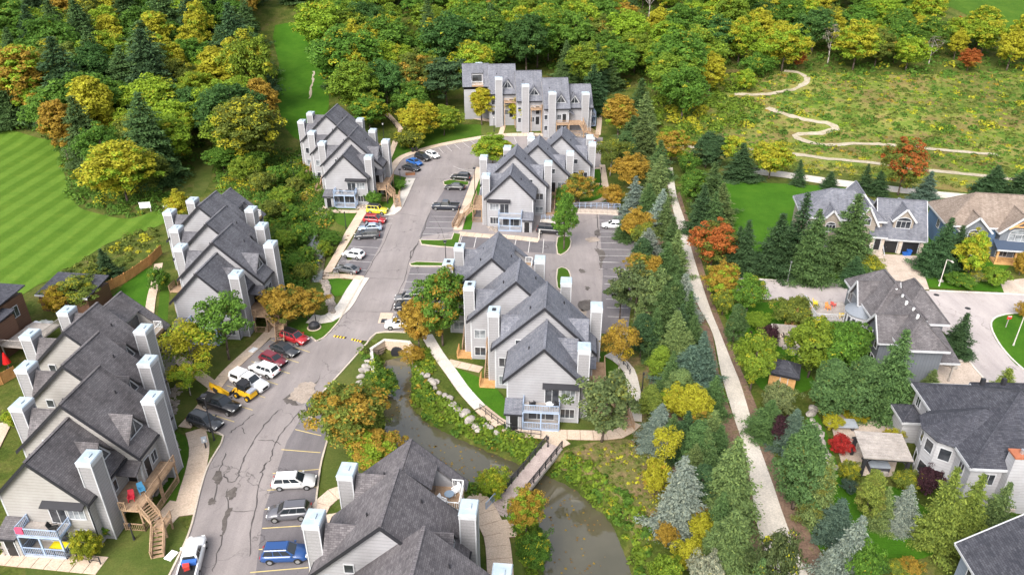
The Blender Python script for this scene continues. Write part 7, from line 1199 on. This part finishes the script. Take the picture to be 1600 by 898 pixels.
board_fence([(160, 460), (200, 440), (236, 414), (254, 396)], 'orange board fence between the lawn and the golf fairway'); board_fence([(-20, 612), (10, 598), (27, 588)], 'orange board fence behind the weathered block')
# ------------------------------------------------------------------ lamps, signs and small things
def lamp(u, vb, vt, label, head='globe', col='metal_dark', group=None):
    x, y, z = spot(u, vb); h = top_z(u, vt, y) - z; o = thing('street_lamp' if head == 'cobra' else 'lamp_post', label, 'lamp post', (x, y, z), 0, group); MB().tube((0, 0, 0), (0, 0, h - .3), .09, .06, 8).build('pole', col, o); MB().tube((0, 0, 0), (0, 0, .5), .14, .11, 8).build('base', col, o)
    if head == 'box': hd_ = MB().hexa([(-.22, -.22, h - .3), (.22, -.22, h - .3), (.22, .22, h - .3), (-.22, .22, h - .3)], [(-.3, -.3, h), (.3, -.3, h), (.3, .3, h), (-.3, .3, h)]).build('lantern', col, o); MB().box(-.2, .2, -.2, .2, h - .34, h - .302).build('lens', 'lamp_clear', hd_)
    elif head == 'globe': hd_ = MB().tube((0, 0, h - .45), (0, 0, h - .05), .14, .2, 8).build('lantern', 'lamp_clear', o); MB().tube((0, 0, h - .049), (0, 0, h + .1), .26, .05, 8).build('lantern_cap', col, hd_)
    elif head == 'post': MB().box(-.11, .11, -.11, .11, h - .3, h).build('lantern', col, o)
    else: hd_ = MB().bar((0, 0, h - .3), (0, -1.2, h), .09).build('arm', col, o); MB().box(-.16, .16, -1.75, -1.15, h - .03, h + .09).build('lantern', col, hd_)
    return o
for a in [(697, 412, 376, 'black lamp post on the small kerbed island before the creek block', 'box'), (742, 302, 262, 'black lamp post at the walk corner beside the loop road block', 'box'), (210, 843, 818, 'short black lamp post on the near grass', 'post'), (335, 688, 617, 'tall black lamp post beside the charcoal estate car', 'box'), (541, 358, 331, 'slim black post on the grass near the yellow off-roader', 'post'), (494, 505, 480, 'short black post by the domed bin', 'post'), (606, 318, 290, 'dark post on the lawn of the off-roader block', 'post'), (600, 218, 192, 'dark lamp post behind the off-roader block', 'globe'), (772, 206, 182, 'lamp post at the path of the hillside block', 'globe'), (1003, 610, 582, 'plain black post on the leaf strewn bank', 'post'), (856, 700, 682, 'black post at the head of the footbridge', 'post'), (938, 290, 262, 'thin dark post beside the small lawns', 'post'), (626, 286, 264, 'black post at the waste bins', 'box')]: lamp(*a)
lamp(1467, 447, 403, 'pale street lamp beside the rockery', 'cobra', 'concrete_pale'); lamp(1583, 540, 492, 'pale street lamp on the kerbed green island', 'cobra', 'concrete_pale'); lamp(1230, 442, 408, 'thin pole at the kerb before the big lawn', 'post', 'rim_metal')
sp_ = thing('sign_post', 'red and white sign on a brown post by the green island', 'sign', (*spot(1571, 512)[:2], .1)); MB().box(-.05, .05, -.05, .05, 0, 2.0).build('post', 'wood_grey', sp_); MB().box(-.35, .35, -.09, -.055, 1.5, 2.1).build('panel', 'painted', sp_, color=(.5, .04, .03)); MB().box(-.28, .28, -.1, -.091, 1.95, 2.05).build('stripe', 'plastic_white', sp_)
um = thing('utility_meter', 'grey utility meters on a post beside the tall lamp', 'utility box', spot(322, 700), R(20)); MB().box(-.08, .08, -.08, .08, 0, 1.3).build('post', 'metal_dark', um); MB().box(-.3, .3, -.18, .18, 1.0, 1.7).build('housing', 'painted', um, color=(.35, .38, .42)); MB().tube((0, -.18, 1.4), (0, -.28, 1.4), .13, n=10).build('dial', 'lamp_clear', um)
for u, v, lab in ((268, 869, 'white utility lid on the near grass'), (396, 548, 'white utility lid on the grass above the maroon car')): ub = thing('utility_box', lab, 'utility box', spot(u, v), R(-20)); MB().box(-.4, .4, -.55, .55, 0, .16).build('box', 'plastic_white', ub); MB().box(-.43, .43, -.58, .58, .161, .22).build('lid', 'plastic_white', ub)
db = thing('domed_bin', 'black domed bin on a concrete pad above the red crossover', 'bin', spot(491, 512)); MB().tube((0, 0, .02), (0, 0, .12), 1.1, n=14).build('pad', 'concrete', db); MB().tube((0, 0, .12), (0, 0, .7), .9, .8, 14).build('bin_body', 'rubber', db); MB().tube((0, 0, .701), (0, 0, 1.1), .82, .3, 14).build('lid', 'metal_dark', db)
for k, (u, v) in enumerate(((645, 238), (651, 237))): wb = thing('wheeled_bin', 'black wheeled bin under the golden tree, ' + ('nearer the wood stairs' if not k else 'nearer the kerb'), 'bin', spot(u, v), .3); MB().hexa([(-.28, -.28, .05), (.28, -.28, .05), (.28, .28, .05), (-.28, .28, .05)], [(-.34, -.36, 1.05), (.34, -.36, 1.05), (.34, .36, 1.05), (-.34, .36, 1.05)]).build('bin_body', 'rubber', wb); MB().box(-.37, .37, -.4, .4, 1.051, 1.13).build('lid', 'metal_dark', wb)
fpn = thing('fire_pit', 'rust coloured planter box beside the outer loop cars', 'planter', spot(641, 273), .2); MB().box(-1.1, 1.1, -.5, .5, 0, .5).build('box', 'painted', fpn, color=(.3, .13, .06)); MB().box(-1.0, 1.0, -.4, .4, .5, .54).build('soil', 'mulch', fpn)
for k, (a, b) in enumerate((((522, 525), (541, 528)), ((550, 530), (567, 534)))):
    A2, B2 = spot(*a), spot(*b); d = math.atan2(B2[1] - A2[1], B2[0] - A2[0]); L0 = math.dist(A2[:2], B2[:2]); sbp = thing('speed_bump', 'black and yellow speed bump on the ' + ('west' if not k else 'east') + ' half of the road', 'speed bump', (A2[0], A2[1], .035), d); n_ = 8
    for i in range(n_): MB().hexa([(L0 * i / n_ + .005, -.25, .0), (L0 * (i + 1) / n_ - .005, -.25, .0), (L0 * (i + 1) / n_ - .005, .25, .0), (L0 * i / n_ + .005, .25, .0)], [(L0 * i / n_ + .005, -.1, .09), (L0 * (i + 1) / n_ - .005, -.1, .09), (L0 * (i + 1) / n_ - .005, .1, .09), (L0 * i / n_ + .005, .1, .09)]).build('segment', 'rubber' if i % 2 else 'paint_yellow_new', sbp)
tee = thing('tee_sign', 'white golf tee board on legs at the fairway edge', 'sign', spot(229, 331), .2)
for x in (-.9, .9): MB().box(x - .06, x + .06, -.06, .06, 0, 1.4).build('leg', 'wood_grey', tee)
MB().box(-1.1, 1.1, -.1, -.062, .9, 2.2).build('board', 'plastic_white', tee); bch = thing('golf_bench', 'dark bench near the small yellow tree', 'bench', spot(262, 327), .4); MB().box(-.8, .8, -.25, .25, .4, .46).build('seat', 'metal_dark', bch); MB().box(-.8, .8, .22, .28, .5, .95).build('backrest', 'plastic_white', bch)
for x in (-.65, .65): MB().box(x - .05, x + .05, -.22, .22, 0, .4).build('leg', 'metal_dark', bch)
# balcony furniture of the townhouses
chair(local(TB, -8.1 + 3.7, 23.4 + 2.1, 6.8), R(60), (.75, .75, .75), 'white chair on the roof balcony, nearer the ridge'); chair(local(TB, -8.1 + 4.7, 23.4 + 3.7, 6.8), R(-50), (.75, .75, .75), 'white chair on the roof balcony, by its white rail')
def small_table(loc, col, label, r=.5, h=.7): o = thing('balcony_table', label, 'table', loc); MB().tube((0, 0, h - .05), (0, 0, h), r, n=12).build('tabletop', 'painted', o, color=col); MB().tube((0, 0, 0), (0, 0, h - .051), .05).build('pedestal', 'painted', o, color=col)
small_table(local(TB, -8.1 + 4.2, 23.4 + 2.9, 6.8), (.2, .26, .33), 'blue grey table between the white roof balcony chairs'); small_table(local(TC, .9, -1.1, 2.99), (.6, .62, .64), 'pale table on the upper balcony over the creek'); chair(local(TC, -1.3, -.9, 2.99), R(200), (.03, .03, .035), 'black chair on the upper balcony over the creek'); chair(local(TC, 1.6, -.7, 2.99), R(150), (.04, .04, .045), 'dark chair beside the pale balcony table'); chair(local(TA, 1.0, -1.0, 2.99), R(100), (.03, .03, .03), 'dark chair on the near balcony above the yellow table'); chair(local(TF, -1.0, -1.0, 2.99), R(180), (.05, .05, .06), 'dark chair on the off-roader block balcony'); small_table(local(TF, .4, -1.0, 2.99), (.1, .1, .11), 'dark table on the off-roader block balcony')
yt = thing('yellow_table', 'bright yellow table on the lower balcony of the weathered block', 'table', local(TA, 1.0, -1.1, .31), AX); MB().box(-.9, .9, -.45, .45, .66, .72).build('tabletop', 'painted', yt, color=(.75, .6, .02))
for x in (-.8, .8): MB().box(x - .04, x + .04, -.35, .35, 0, .659).build('leg', 'metal_dark', yt)
tl = thing('beach_towel', 'pink towel over the corner of the upper balcony rail', 'towel', local(TA, -1.9, -1.95, 2.95), AX); MB().hexa([(-.4, -.11, .35), (.4, -.11, .35), (.4, -.08, .35), (-.4, -.08, .35)], [(-.4, -.1, 1.06), (.4, -.1, 1.06), (.4, .1, 1.06), (-.4, .1, 1.06)]).build('cloth', 'fabric', tl, color=(.6, .08, .15))
chair(local(TA, 6.4, 3.8, 2.85), R(20), (.55, .03, .05), 'red chair on the timber deck of the weathered block'); chair(local(TA, 6.9, 5.0, 2.85), R(40), (.08, .3, .5), 'blue chair on the timber deck of the weathered block')
